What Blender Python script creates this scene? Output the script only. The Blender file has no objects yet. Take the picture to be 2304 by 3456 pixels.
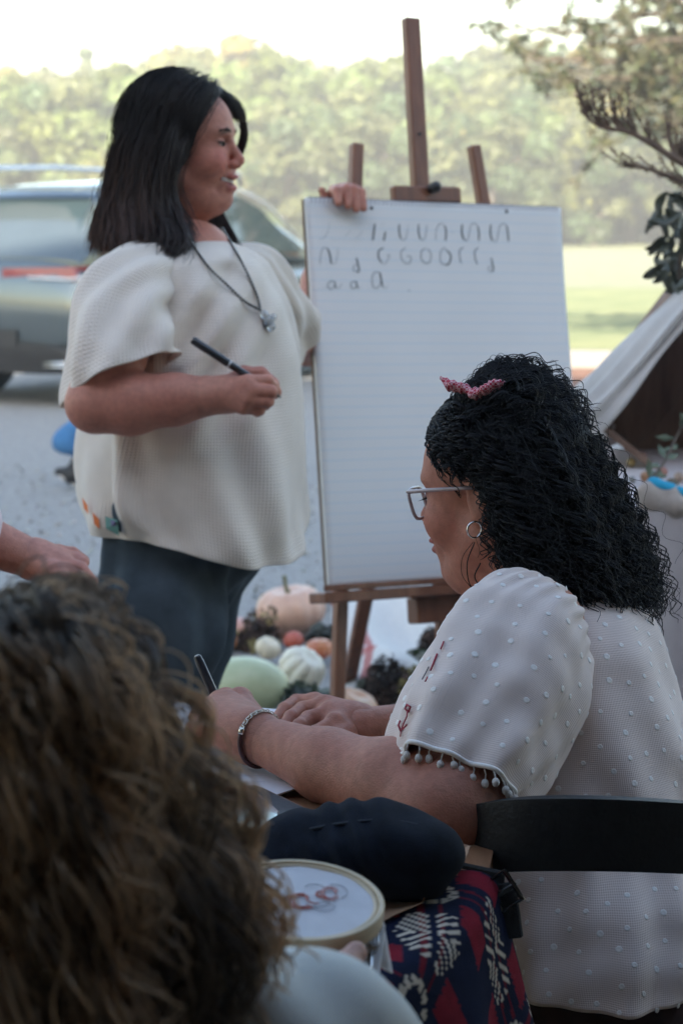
import bpy, math, random
import numpy as np
from mathutils import Vector, Matrix

random.seed(7)
rng = np.random.default_rng(7)
scene = bpy.context.scene
COL = scene.collection

# ------------------------------------------------------------------ camera
F, CX, CY, HZ, CAM_H = 7000.0, 1152.0, 1728.0, 700.0, 1.41     # photograph pixels, metres
TH = math.atan((CY - HZ) / F)
FWD = np.array([0, math.cos(TH), -math.sin(TH)])
UPV = np.array([0, math.sin(TH), math.cos(TH)])
RGT = np.array([1.0, 0, 0])
CAM = np.array([0, 0, CAM_H])
cam_data = bpy.data.cameras.new('camera')
cam = bpy.data.objects.new('camera', cam_data)
COL.objects.link(cam)
cam.location = CAM
cam.rotation_euler = (math.pi / 2 - TH, 0, 0)
cam_data.sensor_fit = 'VERTICAL'
cam_data.sensor_height = 24.0
cam_data.lens = 24.0 * F / 3456.0
cam_data.clip_start = 0.05
cam_data.clip_end = 2000
cam_data.dof.use_dof = True
cam_data.dof.focus_distance = 2.38
cam_data.dof.aperture_fstop = cam_data.lens / 9.5
scene.camera = cam

# ------------------------------------------------------------------ light
SUN_EL, SUN_AZ = math.radians(25.5), math.radians(188)   # azimuth clockwise from +Y (the view direction)
world = bpy.data.worlds.new('World')
scene.world = world
world.use_nodes = True
wn = world.node_tree.nodes
wl = world.node_tree.links
wn.clear()
sky = wn.new('ShaderNodeTexSky')
sky.sky_type = 'NISHITA'
sky.sun_disc = False
sky.sun_elevation = SUN_EL
sky.sun_rotation = SUN_AZ
sky.altitude = 50
sky.air_density = 1.3
sky.dust_density = 2.2
sky.ozone_density = 1.0
bg = wn.new('ShaderNodeBackground')
bg.inputs['Strength'].default_value = 0.11
wo = wn.new('ShaderNodeOutputWorld')
wl.new(sky.outputs[0], bg.inputs[0])
wl.new(bg.outputs[0], wo.inputs[0])
sun_d = bpy.data.lights.new('sun', 'SUN')
sun_d.energy = 4.8
sun_d.angle = math.radians(0.53)
sun_d.color = (1.0, 0.94, 0.84)
sun = bpy.data.objects.new('sun', sun_d)
COL.objects.link(sun)
sd = Vector((math.sin(SUN_AZ) * math.cos(SUN_EL), math.cos(SUN_AZ) * math.cos(SUN_EL), math.sin(SUN_EL)))
sun.rotation_euler = sd.to_track_quat('Z', 'Y').to_euler()
sun.location = (0, -8, 12)

vs = scene.view_settings
scene.display_settings.display_device = 'sRGB'
vs.view_transform = 'Standard'
vs.look = 'None'
vs.exposure = 2.2
vs.gamma = 1.0
vs.use_curve_mapping = False
scene.render.engine = 'CYCLES'
scene.cycles.use_denoising = True
scene.cycles.max_bounces = 8
scene.cycles.diffuse_bounces = 4
scene.cycles.transparent_max_bounces = 8
scene.cycles.sample_clamp_indirect = 6.0
scene.cycles.caustics_reflective = False
scene.cycles.caustics_refractive = False

# ------------------------------------------------------------------ helpers
def P(px, py, d):
    """photo pixel + distance along the view axis -> world point"""
    return CAM + d * (FWD + (px - CX) / F * RGT - (py - CY) / F * UPV)

def PH(px, py, h):
    """photo pixel on the horizontal plane z = h -> world point"""
    k = -math.sin(TH) - (py - CY) / F * math.cos(TH)
    return P(px, py, (h - CAM_H) / k)

def V3(*a): return np.array(a, float)
def nrm(v):
    v = np.asarray(v, float)
    return v / (np.linalg.norm(v) + 1e-12)

def tag(o, label=None, cat=None, group=None, kind=None):
    if label: o['label'] = label
    if cat: o['category'] = cat
    if group: o['group'] = group
    if kind: o['kind'] = kind
    return o

def empty(name, loc, label, cat, group=None):
    o = bpy.data.objects.new(name, None)
    o.empty_display_size = 0.1
    COL.objects.link(o)
    o.location = [float(c) for c in loc]
    tag(o, label, cat, group)
    return o

def link_mesh(name, me, material=None, parent=None):
    o = bpy.data.objects.new(name, me)
    COL.objects.link(o)
    if material is not None and len(me.materials) == 0:
        me.materials.append(material)
    if parent is not None:
        o.parent = parent
        # parents are unrotated empties or meshes at the world origin: keep world coordinates
        off = Vector((0, 0, 0)); p = parent
        while p is not None:
            off += p.location; p = p.parent
        o.location = -off
    return o

def np_mesh(name, verts, faces, smooth=True, attrs=None):
    """verts (N,3); faces (M,3|4) array, or list of such arrays"""
    verts = np.asarray(verts, np.float32)
    fl = faces if isinstance(faces, list) else [faces]
    fl = [np.asarray(f, np.int32) for f in fl if len(f)]
    me = bpy.data.meshes.new(name)
    me.vertices.add(len(verts))
    me.vertices.foreach_set('co', verts.ravel())
    loops = np.concatenate([f.ravel() for f in fl])
    tot = np.concatenate([np.full(len(f), f.shape[1], np.int32) for f in fl])
    start = np.concatenate([[0], np.cumsum(tot)[:-1]]).astype(np.int32)
    me.loops.add(len(loops))
    me.loops.foreach_set('vertex_index', loops)
    me.polygons.add(len(tot))
    me.polygons.foreach_set('loop_start', start)
    me.polygons.foreach_set('use_smooth', np.full(len(tot), bool(smooth)))
    me.update(calc_edges=True)
    me.validate()
    if attrs:
        for k, a in attrs.items():
            a = np.asarray(a, np.float32)
            if a.ndim == 2 and a.shape[1] == 3 and k.startswith('col'):
                at = me.color_attributes.new(k, 'FLOAT_COLOR', 'POINT')
                at.data.foreach_set('color', np.concatenate([a, np.ones((len(a), 1), np.float32)], 1).ravel())
            elif a.ndim == 2:
                at = me.attributes.new(k, 'FLOAT_VECTOR', 'POINT')
                at.data.foreach_set('vector', a.ravel())
            else:
                at = me.attributes.new(k, 'FLOAT', 'POINT')
                at.data.foreach_set('value', a)
    return me

class MB:
    """collects simple solids into one mesh"""
    def __init__(s): s.v = []; s.f = []; s.n = 0
    def add(s, v, f):
        v = np.asarray(v, float)
        s.v.append(v)
        for a in f: s.f.append([i + s.n for i in a])
        s.n += len(v)
        return s
    def box(s, c, size, R=None, bev=0.0):
        hx, hy, hz = [q / 2 for q in size]
        b = min(bev, hx * .9, hy * .9, hz * .9)
        R = np.eye(3) if R is None else np.asarray(R)
        if b <= 0:
            pts = np.array([[x, y, z] for x in (-hx, hx) for y in (-hy, hy) for z in (-hz, hz)])
            fs = [[0, 1, 3, 2], [4, 6, 7, 5], [0, 4, 5, 1], [2, 3, 7, 6], [0, 2, 6, 4], [1, 5, 7, 3]]
        else:
            pts = []; idx = {}
            for x in (-1, 1):
                for y in (-1, 1):
                    for z in (-1, 1):
                        for ax in range(3):
                            q = [x * (hx - b), y * (hy - b), z * (hz - b)]
                            q[ax] = (x, y, z)[ax] * (hx, hy, hz)[ax]
                            idx[(x, y, z, ax)] = len(pts); pts.append(q)
            pts = np.array(pts); fs = []
            for ax in range(3):
                o = [a for a in range(3) if a != ax]
                for sg in (-1, 1):
                    loop = []
                    for (p, q) in ((-1, -1), (1, -1), (1, 1), (-1, 1)):
                        k = [0, 0, 0]; k[ax] = sg; k[o[0]] = p; k[o[1]] = q
                        loop.append(idx[(k[0], k[1], k[2], ax)])
                    fs.append(loop)
            for ax in range(3):                                  # edges parallel to ax
                o = [a for a in range(3) if a != ax]
                for p in (-1, 1):
                    for q in (-1, 1):
                        k1 = [0, 0, 0]; k1[ax] = -1; k1[o[0]] = p; k1[o[1]] = q
                        k2 = list(k1); k2[ax] = 1
                        fs.append([idx[(*k1, o[0])], idx[(*k1, o[1])], idx[(*k2, o[1])], idx[(*k2, o[0])]])
            for x in (-1, 1):
                for y in (-1, 1):
                    for z in (-1, 1):
                        fs.append([idx[(x, y, z, a)] for a in range(3)])
            # consistent outward winding
            out = []
            for f in fs:
                q = pts[f]; n = np.cross(q[1] - q[0], q[2] - q[0])
                out.append(f if np.dot(n, q.mean(0)) > 0 else f[::-1])
            fs = out
        return s.add(pts @ R.T + np.asarray(c, float), fs)
    def bar(s, a, b, w, t, side=None, bev=0.0):
        """rectangular bar from a to b, w wide along side, t thick"""
        a = np.asarray(a, float); b = np.asarray(b, float)
        z = nrm(b - a)
        x = np.asarray(side if side is not None else (1, 0, 0), float)
        x = nrm(x - z * np.dot(x, z)); y = np.cross(z, x)
        return s.box((a + b) / 2, (w, t, np.linalg.norm(b - a)), np.stack([x, y, z], 1), bev)
    def tube(s, pts, r, seg=8, caps=True, closed=False):
        pts = np.asarray(pts, float); n = len(pts)
        r = np.broadcast_to(np.asarray(r, float), (n,))
        tang = np.gradient(pts, axis=0) if not closed else (np.roll(pts, -1, 0) - np.roll(pts, 1, 0))
        u = None; vs = []
        for i in range(n):
            t = nrm(tang[i])
            if u is None:
                u = nrm(np.cross(t, (0.3, 0.2, 0.93) if abs(t[2]) < .9 else (1, 0, 0)))
            u = nrm(u - t * np.dot(u, t)); w = np.cross(t, u)
            for k in range(seg):
                a = 2 * math.pi * k / seg
                vs.append(pts[i] + r[i] * (math.cos(a) * u + math.sin(a) * w))
        fs = []
        for i in range(n if closed else n - 1):
            j = (i + 1) % n
            for k in range(seg):
                m = (k + 1) % seg
                fs.append([i * seg + k, i * seg + m, j * seg + m, j * seg + k])
        if caps and not closed:
            fs.append(list(range(seg))[::-1]); fs.append([(n - 1) * seg + k for k in range(seg)])
        return s.add(vs, fs)
    def ball(s, c, r, seg=10, rings=7, R=None):
        r = np.broadcast_to(np.asarray(r, float), (3,)); vs = []; fs = []
        R = np.eye(3) if R is None else R
        for i in range(rings + 1):
            a = math.pi * i / rings
            for k in range(seg):
                b = 2 * math.pi * k / seg
                vs.append((math.sin(a) * math.cos(b) * r[0], math.sin(a) * math.sin(b) * r[1], math.cos(a) * r[2]))
        for i in range(rings):
            for k in range(seg):
                m = (k + 1) % seg
                fs.append([i * seg + k, (i + 1) * seg + k, (i + 1) * seg + m, i * seg + m])
        return s.add(np.array(vs) @ np.asarray(R).T + np.asarray(c, float), fs)
    def build(s, name, material, parent=None, smooth=False, auto=None):
        me = bpy.data.meshes.new(name)
        me.from_pydata(np.concatenate(s.v).tolist(), [], s.f)
        me.validate()
        if smooth:
            me.polygons.foreach_set('use_smooth', np.ones(len(me.polygons), bool))
            if auto: me.set_sharp_from_angle(angle=math.radians(auto))
        me.update()
        return link_mesh(name, me, material, parent)

def grid_faces(nu, nv, closed_u=False):
    """vertex index = iv*nu + iu"""
    iu = np.arange(nu if closed_u else nu - 1); iv = np.arange(nv - 1)
    A, B = np.meshgrid(iu, iv)
    A = A.ravel(); B = B.ravel(); A2 = (A + 1) % nu
    return np.stack([B * nu + A, B * nu + A2, (B + 1) * nu + A2, (B + 1) * nu + A], 1)

def smooth_path(pts, n):
    """Catmull-Rom resampling of a polyline (any dimension)"""
    p = np.asarray(pts, float)
    q = np.concatenate([[2 * p[0] - p[1]], p, [2 * p[-1] - p[-2]]])
    t = np.linspace(0, len(p) - 1 - 1e-9, n); i = t.astype(int); f = (t - i)[:, None]
    a, b, c, d = q[i], q[i + 1], q[i + 2], q[i + 3]
    return .5 * (2 * b + (c - a) * f + (2 * a - 5 * b + 4 * c - d) * f ** 2 + (3 * b - a - 3 * c + d) * f ** 3)

def vnoise(p, seed=0):
    """cheap smooth pseudo noise in -1..1 from summed sines"""
    r = np.random.default_rng(seed); out = 0
    for _ in range(6):
        k = r.normal(size=3); k /= np.linalg.norm(k); ph = r.uniform(0, 6.28); fr = r.uniform(.6, 1.6)
        out = out + np.sin((p @ k) * fr * 6.28 + ph)
    return out / 3.0

# ------------------------------------------------------------------ signed distance modelling
def smin(a, b, k):
    if k <= 0: return np.minimum(a, b)
    h = np.clip(.5 + .5 * (b - a) / k, 0, 1)
    return b + (a - b) * h - k * h * (1 - h)

class SDF:
    def __init__(s): s.items = []
    def _put(s, fn, lo, hi, k, sub): s.items.append((fn, np.asarray(lo, float), np.asarray(hi, float), k, sub)); return s
    def rc(s, a, b, r1, r2, k=.01, sub=False, axis=None, sq=1.0):
        """round cone; axis/sq squash its cross-section (sq>1 thinner along axis)"""
        a = np.asarray(a, float); b = np.asarray(b, float); ab = b - a; L = max(float(ab @ ab), 1e-12)
        m = max(r1, r2) * max(1.0, 1.0 / sq)
        ax = None if axis is None else nrm(axis)
        def fn(X):
            p = X - a
            t = np.clip((p @ ab) / L, 0, 1)
            q = p - t[..., None] * ab
            if ax is not None: q = q + ((q @ ax) * (sq - 1))[..., None] * ax
            return np.sqrt((q * q).sum(-1)) - (r1 + (r2 - r1) * t)
        return s._put(fn, np.minimum(a, b) - m, np.maximum(a, b) + m, k, sub)
    def chain(s, pts, rs, k=.006, **kw):
        for i in range(len(pts) - 1): s.rc(pts[i], pts[i + 1], rs[i], rs[i + 1], k, **kw)
        return s
    def el(s, c, r, R=None, k=.01, sub=False):
        c = np.asarray(c, float); r = np.asarray(r, float); R = np.eye(3) if R is None else np.asarray(R)
        m = np.sqrt(((R * r) ** 2).sum(1))
        def fn(X):
            p = (X - c) @ R
            k0 = np.sqrt(((p / r) ** 2).sum(-1)); k1 = np.sqrt(((p / r ** 2) ** 2).sum(-1)) + 1e-9
            return k0 * (k0 - 1) / k1
        return s._put(fn, c - m, c + m, k, sub)
    def mesh(s, res, clip=None):
        lo = np.min([i[1] for i in s.items if not i[4]], 0) - 3 * res
        hi = np.max([i[2] for i in s.items if not i[4]], 0) + 3 * res
        if clip is not None: lo = np.maximum(lo, clip[0]); hi = np.minimum(hi, clip[1])
        n = np.ceil((hi - lo) / res).astype(int) + 1
        D = np.full(n, 1.0, np.float32)
        ax = [lo[i] + res * np.arange(n[i]) for i in range(3)]
        for fn, l, h, k, sub in s.items:
            m = k + 3 * res
            i0 = np.clip(np.floor((l - m - lo) / res).astype(int), 0, n); i1 = np.clip(np.ceil((h + m - lo) / res).astype(int) + 1, 0, n)
            if (i1 <= i0).any(): continue
            X = np.stack(np.meshgrid(*[ax[i][i0[i]:i1[i]] for i in range(3)], indexing='ij'), -1)
            d = fn(X)
            S = np.s_[i0[0]:i1[0], i0[1]:i1[1], i0[2]:i1[2]]
            D[S] = -smin(-D[S], d, k) if sub else smin(D[S], d, k)
        return surface_net(D, lo, res)

def surface_net(D, lo, res):
    I = D < 0
    n = np.array(D.shape)
    cnt = np.zeros(n - 1, np.int8)
    for dx in (0, 1):
        for dy in (0, 1):
            for dz in (0, 1):
                cnt += I[dx:n[0] - 1 + dx, dy:n[1] - 1 + dy, dz:n[2] - 1 + dz]
    cells = np.argwhere((cnt > 0) & (cnt < 8))
    vid = np.full(n - 1, -1, np.int32); vid[tuple(cells.T)] = np.arange(len(cells))
    acc = np.zeros((len(cells), 3)); num = np.zeros(len(cells))
    corners = [(x, y, z) for x in (0, 1) for y in (0, 1) for z in (0, 1)]
    val = {c: D[tuple((cells + c).T)] for c in corners}
    for c in corners:
        for a in range(3):
            if c[a]: continue
            e = list(c); e[a] = 1; e = tuple(e)
            d0, d1 = val[c], val[e]
            m = (d0 < 0) != (d1 < 0)
            t = np.where(m, d0 / np.where(m, d0 - d1, 1), 0)
            p = np.tile(np.array(c, float), (len(cells), 1)); p[:, a] = t
            acc += p * m[:, None]; num += m
    verts = lo + res * (cells + acc / num[:, None])
    quads = []
    for a in range(3):
        b, c = (a + 1) % 3, (a + 2) % 3
        sl0 = [slice(None)] * 3; sl1 = [slice(None)] * 3
        sl0[a] = slice(0, n[a] - 1); sl1[a] = slice(1, n[a])
        i0, i1 = I[tuple(sl0)], I[tuple(sl1)]
        E = np.argwhere(i0 != i1)
        E = E[(E[:, b] > 0) & (E[:, c] > 0) & (E[:, b] < n[b] - 1) & (E[:, c] < n[c] - 1)]
        if not len(E): continue
        fl = i0[tuple(E.T)]
        def g(db, dc):
            q = E.copy(); q[:, b] -= db; q[:, c] -= dc
            return vid[tuple(q.T)]
        Q = np.stack([g(1, 1), g(0, 1), g(0, 0), g(1, 0)], 1)
        Q[~fl] = Q[~fl][:, ::-1]
        quads.append(Q)
    return verts, np.concatenate(quads)

def vert_normals(v, q):
    n = np.zeros_like(v)
    fn = np.cross(v[q[:, 2]] - v[q[:, 0]], v[q[:, 3]] - v[q[:, 1]])
    for i in range(4): np.add.at(n, q[:, i], fn)
    return n / (np.linalg.norm(n, axis=1)[:, None] + 1e-12)

def join_nets(parts):
    vs, qs, o = [], [], 0
    for v, q in parts:
        vs.append(v); qs.append(q + o); o += len(v)
    return np.concatenate(vs), np.concatenate(qs)

def strands(paths, rad, sides=3):
    """paths (N,S,3), rad (S,) or (N,S) -> verts, quads of thin tapered tubes"""
    N, S, _ = paths.shape
    rad = np.broadcast_to(np.asarray(rad, float), (N, S))
    t = np.gradient(paths, axis=1); t /= np.linalg.norm(t, axis=2, keepdims=True) + 1e-12
    ref = np.where(np.abs(t[..., 1:2]) < .9, np.array([0, 1., 0]), np.array([1., 0, 0]))
    u = np.cross(t, ref); u /= np.linalg.norm(u, axis=2, keepdims=True) + 1e-12
    w = np.cross(t, u)
    rings = [paths + rad[..., None] * (math.cos(2 * math.pi * k / sides) * u + math.sin(2 * math.pi * k / sides) * w) for k in range(sides)]
    v = np.stack(rings, 2).reshape(-1, 3)
    base = (np.arange(N)[:, None, None] * S + np.arange(S - 1)[None, :, None]) * sides
    k = np.arange(sides)[None, None, :]; k2 = (k + 1) % sides
    q = np.stack([base + k, base + k2, base + sides + k2, base + sides + k], -1).reshape(-1, 4)
    return v, q

def hair_from_guides(groups, n, S, spread, wave=0, wlen=.05, curl=0, seed=1, trim=.0, flare=1.0, clump=1, tight=.0022, ids=None):
    """groups: list of lists of guide polylines (world points); strands interpolate neighbouring guides"""
    r = np.random.default_rng(seed); out = []
    tot = sum(len(g) - 1 for g in groups)
    for g in groups:
        G = np.stack([smooth_path(x, S) for x in g])
        m = max(int(n * (len(g) - 1) / tot), 4)
        ci = r.integers(0, max(1, m // clump), m) if clump > 1 else np.arange(m); nc = int(ci.max()) + 1
        pick = lambda a: a[ci]
        if ids is not None: ids.append(ci + 10000 * len(ids))
        u = np.clip(pick(r.uniform(0, len(g) - 1.0001, nc)) + (r.normal(0, .03, m) if clump > 1 else 0), 0, len(g) - 1.0001); i = u.astype(int); f = (u - i)[:, None, None]
        p = G[i] * (1 - f) + G[i + 1] * f
        s = np.linspace(0, 1, S)[None, :, None]
        p = p + pick(r.normal(0, spread, (nc, 1, 3))) * (.35 + flare * s)
        if clump > 1: p = p + r.normal(0, tight, (m, 1, 3)) * (.4 + .9 * s)
        L = np.concatenate([np.zeros((m, 1)), np.cumsum(np.linalg.norm(np.diff(p, axis=1), axis=2), 1)], 1)[..., None]
        if wave or curl:
            ph = pick(r.uniform(0, 6.28, (nc, 1, 1))) + r.normal(0, .35, (m, 1, 1)) * (clump > 1); wl_ = wlen * pick(r.uniform(.7, 1.4, (nc, 1, 1))) * r.uniform(.97, 1.03, (m, 1, 1))
            amp = np.clip(s * 3.0, 0, 1) * pick(r.uniform(.45, 1.4, (nc, 1, 1)))
            d1 = pick(r.normal(size=(nc, 1, 3))); d1 /= np.linalg.norm(d1, axis=2, keepdims=True)
            t = np.gradient(p, axis=1); t /= np.linalg.norm(t, axis=2, keepdims=True) + 1e-9
            d1 = d1 - t * (d1 * t).sum(2, keepdims=True); d2 = np.cross(t, d1)
            a = 6.283 * L / wl_ + ph
            p = p + amp * (wave * np.sin(a) * d1 + curl * (np.sin(a) * d1 + np.cos(a) * d2))
        if trim:
            cut = 1 - r.uniform(0, trim, (m, 1)); k = np.linspace(0, 1, S)[None] * cut * (S - 1)
            i0 = np.clip(k.astype(int), 0, S - 2); ff = (k - i0)[..., None]; rows = np.arange(m)[:, None]
            p = p[rows, i0] * (1 - ff) + p[rows, i0 + 1] * ff
        out.append(p)
    return np.concatenate(out)

def push_out(paths, T, lift=.006, jit=.006, zmin=-.035, seed=3):
    """lift strands that run inside the skull out to just above it"""
    r = np.random.default_rng(seed); p = T.inv(paths.reshape(-1, 3)); n0 = paths.shape[0]
    j = np.repeat(r.uniform(0, jit, n0), paths.shape[1])
    for c, rad in (((-.014, 0, .036), (.096, .076, .083)), ((.034, 0, .03), (.057, .064, .060)), ((.036, 0, -.03), (.052, .058, .075))):
        c = np.array(c); rad = np.array(rad)[None] + (lift + j)[:, None]
        q = (p - c) / rad; n = np.linalg.norm(q, axis=1) + 1e-9
        m = (n < 1) & (p[:, 2] > zmin)
        p[m] = c + (q / n[:, None] * rad)[m]
    return (T.o + T.k * (p @ T.R.T)).reshape(paths.shape)

# ------------------------------------------------------------------ materials
def new_mat(name):
    m = bpy.data.materials.new(name); m.use_nodes = True
    nt = m.node_tree; b = nt.nodes['Principled BSDF']
    return m, nt, b

def N(nt, kind, **kw):
    n = nt.nodes.new(kind)
    for k, v in kw.items():
        if k in n.inputs: n.inputs[k].default_value = v
        else: setattr(n, k, v)
    return n

def mat(name, col, rough=.6, var=.12, scale=40, bump=0.0, bscale=None, metal=0.0, spec=.5, detail=4, stretch=None,
        col2=None, sheen=0, coat=0, trans=0, alpha=1, sss=0, coord='Object'):
    m, nt, b = new_mat(name)
    tc = N(nt, 'ShaderNodeTexCoord'); src = tc.outputs[coord]
    if stretch:
        mp = N(nt, 'ShaderNodeMapping'); mp.inputs['Scale'].default_value = stretch
        nt.links.new(src, mp.inputs[0]); src = mp.outputs[0]
    nz = N(nt, 'ShaderNodeTexNoise', Scale=scale, Detail=detail, Roughness=.6)
    nt.links.new(src, nz.inputs['Vector'])
    rp = N(nt, 'ShaderNodeValToRGB')
    c = np.array(col); c2 = np.array(col2) if col2 is not None else np.clip(c * (1 + var), 0, 1)
    c1 = c if col2 is not None else c * (1 - var)
    rp.color_ramp.elements[0].position = .3; rp.color_ramp.elements[1].position = .7
    rp.color_ramp.elements[0].color = (*c1, 1); rp.color_ramp.elements[1].color = (*c2, 1)
    nt.links.new(nz.outputs[0], rp.inputs[0]); nt.links.new(rp.outputs[0], b.inputs['Base Color'])
    b.inputs['Roughness'].default_value = rough; b.inputs['Metallic'].default_value = metal
    b.inputs['Specular IOR Level'].default_value = spec
    b.inputs['Sheen Weight'].default_value = sheen; b.inputs['Coat Weight'].default_value = coat
    b.inputs['Transmission Weight'].default_value = trans; b.inputs['Alpha'].default_value = alpha
    if sss:
        b.inputs['Subsurface Weight'].default_value = sss; b.inputs['Subsurface Radius'].default_value = (.012, .005, .003)
        b.inputs['Subsurface Scale'].default_value = 1.0
    if bump:
        nb = N(nt, 'ShaderNodeTexNoise', Scale=bscale or scale * 3, Detail=3.0)
        nt.links.new(src, nb.inputs['Vector'])
        bp = N(nt, 'ShaderNodeBump', Strength=bump, Distance=.01)
        nt.links.new(nb.outputs[0], bp.inputs['Height']); nt.links.new(bp.outputs[0], b.inputs['Normal'])
    return m

def attr_mat(name, rough=.5, bump=0, bscale=300, sss=0, spec=.5, mix=.10, nscale=60, sheen=0, metal=0):
    """base colour from the mesh's colour attribute with fine procedural mottling"""
    m, nt, b = new_mat(name)
    at = N(nt, 'ShaderNodeAttribute', attribute_name='col')
    tc = N(nt, 'ShaderNodeTexCoord')
    nz = N(nt, 'ShaderNodeTexNoise', Scale=nscale, Detail=4.0)
    nt.links.new(tc.outputs['Object'], nz.inputs['Vector'])
    mr = N(nt, 'ShaderNodeMapRange'); mr.inputs[1].default_value = .25; mr.inputs[2].default_value = .75
    mr.inputs[3].default_value = 1 - mix; mr.inputs[4].default_value = 1 + mix
    nt.links.new(nz.outputs[0], mr.inputs[0])
    mx = N(nt, 'ShaderNodeVectorMath', operation='SCALE')
    nt.links.new(at.outputs['Color'], mx.inputs[0]); nt.links.new(mr.outputs[0], mx.inputs['Scale'])
    nt.links.new(mx.outputs[0], b.inputs['Base Color'])
    b.inputs['Roughness'].default_value = rough; b.inputs['Specular IOR Level'].default_value = spec
    b.inputs['Sheen Weight'].default_value = sheen; b.inputs['Metallic'].default_value = metal
    if sss:
        b.inputs['Subsurface Weight'].default_value = sss; b.inputs['Subsurface Radius'].default_value = (.012, .005, .003)
        b.inputs['Subsurface Scale'].default_value = 1.0
    if bump:
        nb = N(nt, 'ShaderNodeTexNoise', Scale=bscale, Detail=3.0)
        nt.links.new(tc.outputs['Object'], nb.inputs['Vector'])
        bp = N(nt, 'ShaderNodeBump', Strength=bump, Distance=.004)
        nt.links.new(nb.outputs[0], bp.inputs['Height']); nt.links.new(bp.outputs[0], b.inputs['Normal'])
    return m

def hair_mat(name, c1, c2, rough=.38, scale=25, spec=.5):
    m = mat(name, c1, rough=rough, col2=c2, scale=scale, spec=spec, detail=3)
    b = m.node_tree.nodes['Principled BSDF']
    b.inputs['Anisotropic'].default_value = .4
    return m

def weave_mat(name, col, cell=.005, depth=.6, kind='waffle', rough=.9, sheen=.3, dots=None, trans=0):
    """fabric whose weave follows the vector attribute 'uvw' (metres along the cloth)"""
    m, nt, b = new_mat(name)
    at = N(nt, 'ShaderNodeAttribute', attribute_name='uvw')
    sx = N(nt, 'ShaderNodeSeparateXYZ'); nt.links.new(at.outputs['Vector'], sx.inputs[0])
    def wave(o, c):
        k = N(nt, 'ShaderNodeMath', operation='MULTIPLY'); k.inputs[1].default_value = 6.2832 / c
        nt.links.new(o, k.inputs[0])
        q = N(nt, 'ShaderNodeMath', operation='SINE'); nt.links.new(k.outputs[0], q.inputs[0])
        return q.outputs[0]
    a = wave(sx.outputs[0], cell); c = wave(sx.outputs[1], cell)
    mx = N(nt, 'ShaderNodeMath', operation='MAXIMUM' if kind == 'waffle' else 'ADD')
    nt.links.new(a, mx.inputs[0]); nt.links.new(c, mx.inputs[1])
    nz = N(nt, 'ShaderNodeTexNoise', Scale=35.0, Detail=3.0)
    nt.links.new(at.outputs['Vector'], nz.inputs['Vector'])
    rp = N(nt, 'ShaderNodeMapRange'); rp.inputs[3].default_value = .93; rp.inputs[4].default_value = 1.05
    nt.links.new(nz.outputs[0], rp.inputs[0])
    sc = N(nt, 'ShaderNodeVectorMath', operation='SCALE'); sc.inputs[0].default_value = col
    nt.links.new(rp.outputs[0], sc.inputs['Scale']); nt.links.new(sc.outputs[0], b.inputs['Base Color'])
    bp = N(nt, 'ShaderNodeBump', Strength=depth, Distance=cell * .35)
    nt.links.new(mx.outputs[0], bp.inputs['Height']); nt.links.new(bp.outputs[0], b.inputs['Normal'])
    b.inputs['Roughness'].default_value = rough; b.inputs['Sheen Weight'].default_value = sheen
    b.inputs['Specular IOR Level'].default_value = .2
    return m
# ================================================================== the setting
M_grass = mat('grass', (.10, .13, .045), rough=.95, col2=(.24, .235, .10), scale=.9, detail=8, bump=.5, bscale=60)
M_gravel = mat('gravel', (.20, .20, .20), rough=.95, col2=(.40, .39, .37), scale=55, detail=6, bump=1.0, bscale=90)
M_pale = mat('dry_track', (.15, .155, .085), rough=.95, col2=(.23, .225, .13), scale=2.0, detail=8, bump=.3)
M_mulch = mat('mulch', (.11, .05, .03), rough=1, col2=(.24, .12, .075), scale=14, detail=8, bump=1.0, bscale=50)
M_concrete = mat('concrete', (.13, .12, .11), rough=.9, col2=(.19, .18, .165), scale=5, detail=8, bump=.25, bscale=120)
M_timber = mat('pale_timber', (.20, .18, .155), rough=.8, var=.15, scale=12, stretch=(1, 10, 10), bump=.2)

def sheet(name, poly, z, material, kind='structure'):
    """flat ground sheet with a gently uneven outline"""
    pts = []
    n = len(poly)
    for i in range(n):
        a = np.array(poly[i], float); b = np.array(poly[(i + 1) % n], float)
        m = max(1, min(14, int(np.linalg.norm(b - a) / 1.2)))
        for k in range(m):
            p = a + (b - a) * k / m
            if k: p = p + rng.normal(0, .06, 2)
            pts.append((p[0], p[1], z))
    me = bpy.data.meshes.new(name)
    me.from_pydata(pts, [], [list(range(len(pts)))])
    me.update()
    o = link_mesh(name, me, material)
    return tag(o, kind=kind)

sheet('ground', [(-500, -300), (500, -300), (500, 900), (-500, 900)], 0.0, M_grass)
sheet('dry_track', [(-90, 40), (90, 34), (90, 70), (-90, 76)], .004, M_pale)
sheet('gravel_lot', [(-40, -1.0), (40, -1.0), (40, 15.6), (4, 16.4), (1.2, 17.0), (-1.0, 21.5), (-40, 22)], .008, M_gravel)
sheet('mulch_bed', [(1.1, 15.6), (9, 14.6), (12, 19.5), (1.6, 20.6)], .012, M_mulch)
sheet('porch_floor', [(-7, -9), (9, -9), (9, 3.1), (-7, 3.1)], .016, M_concrete)

kb = MB()
for i in range(3):
    a = V3(1.35 + i * 2.42, 18.3 - i * .33, .09); b = V3(3.72 + i * 2.42, 17.97 - i * .33, .09)
    kb.bar(a, b, .16, .16, side=(0, 0, 1), bev=.012)
tag(kb.build('bed_edging', M_timber), 'pale timber edging lying along the red mulch bed', 'edging')

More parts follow.
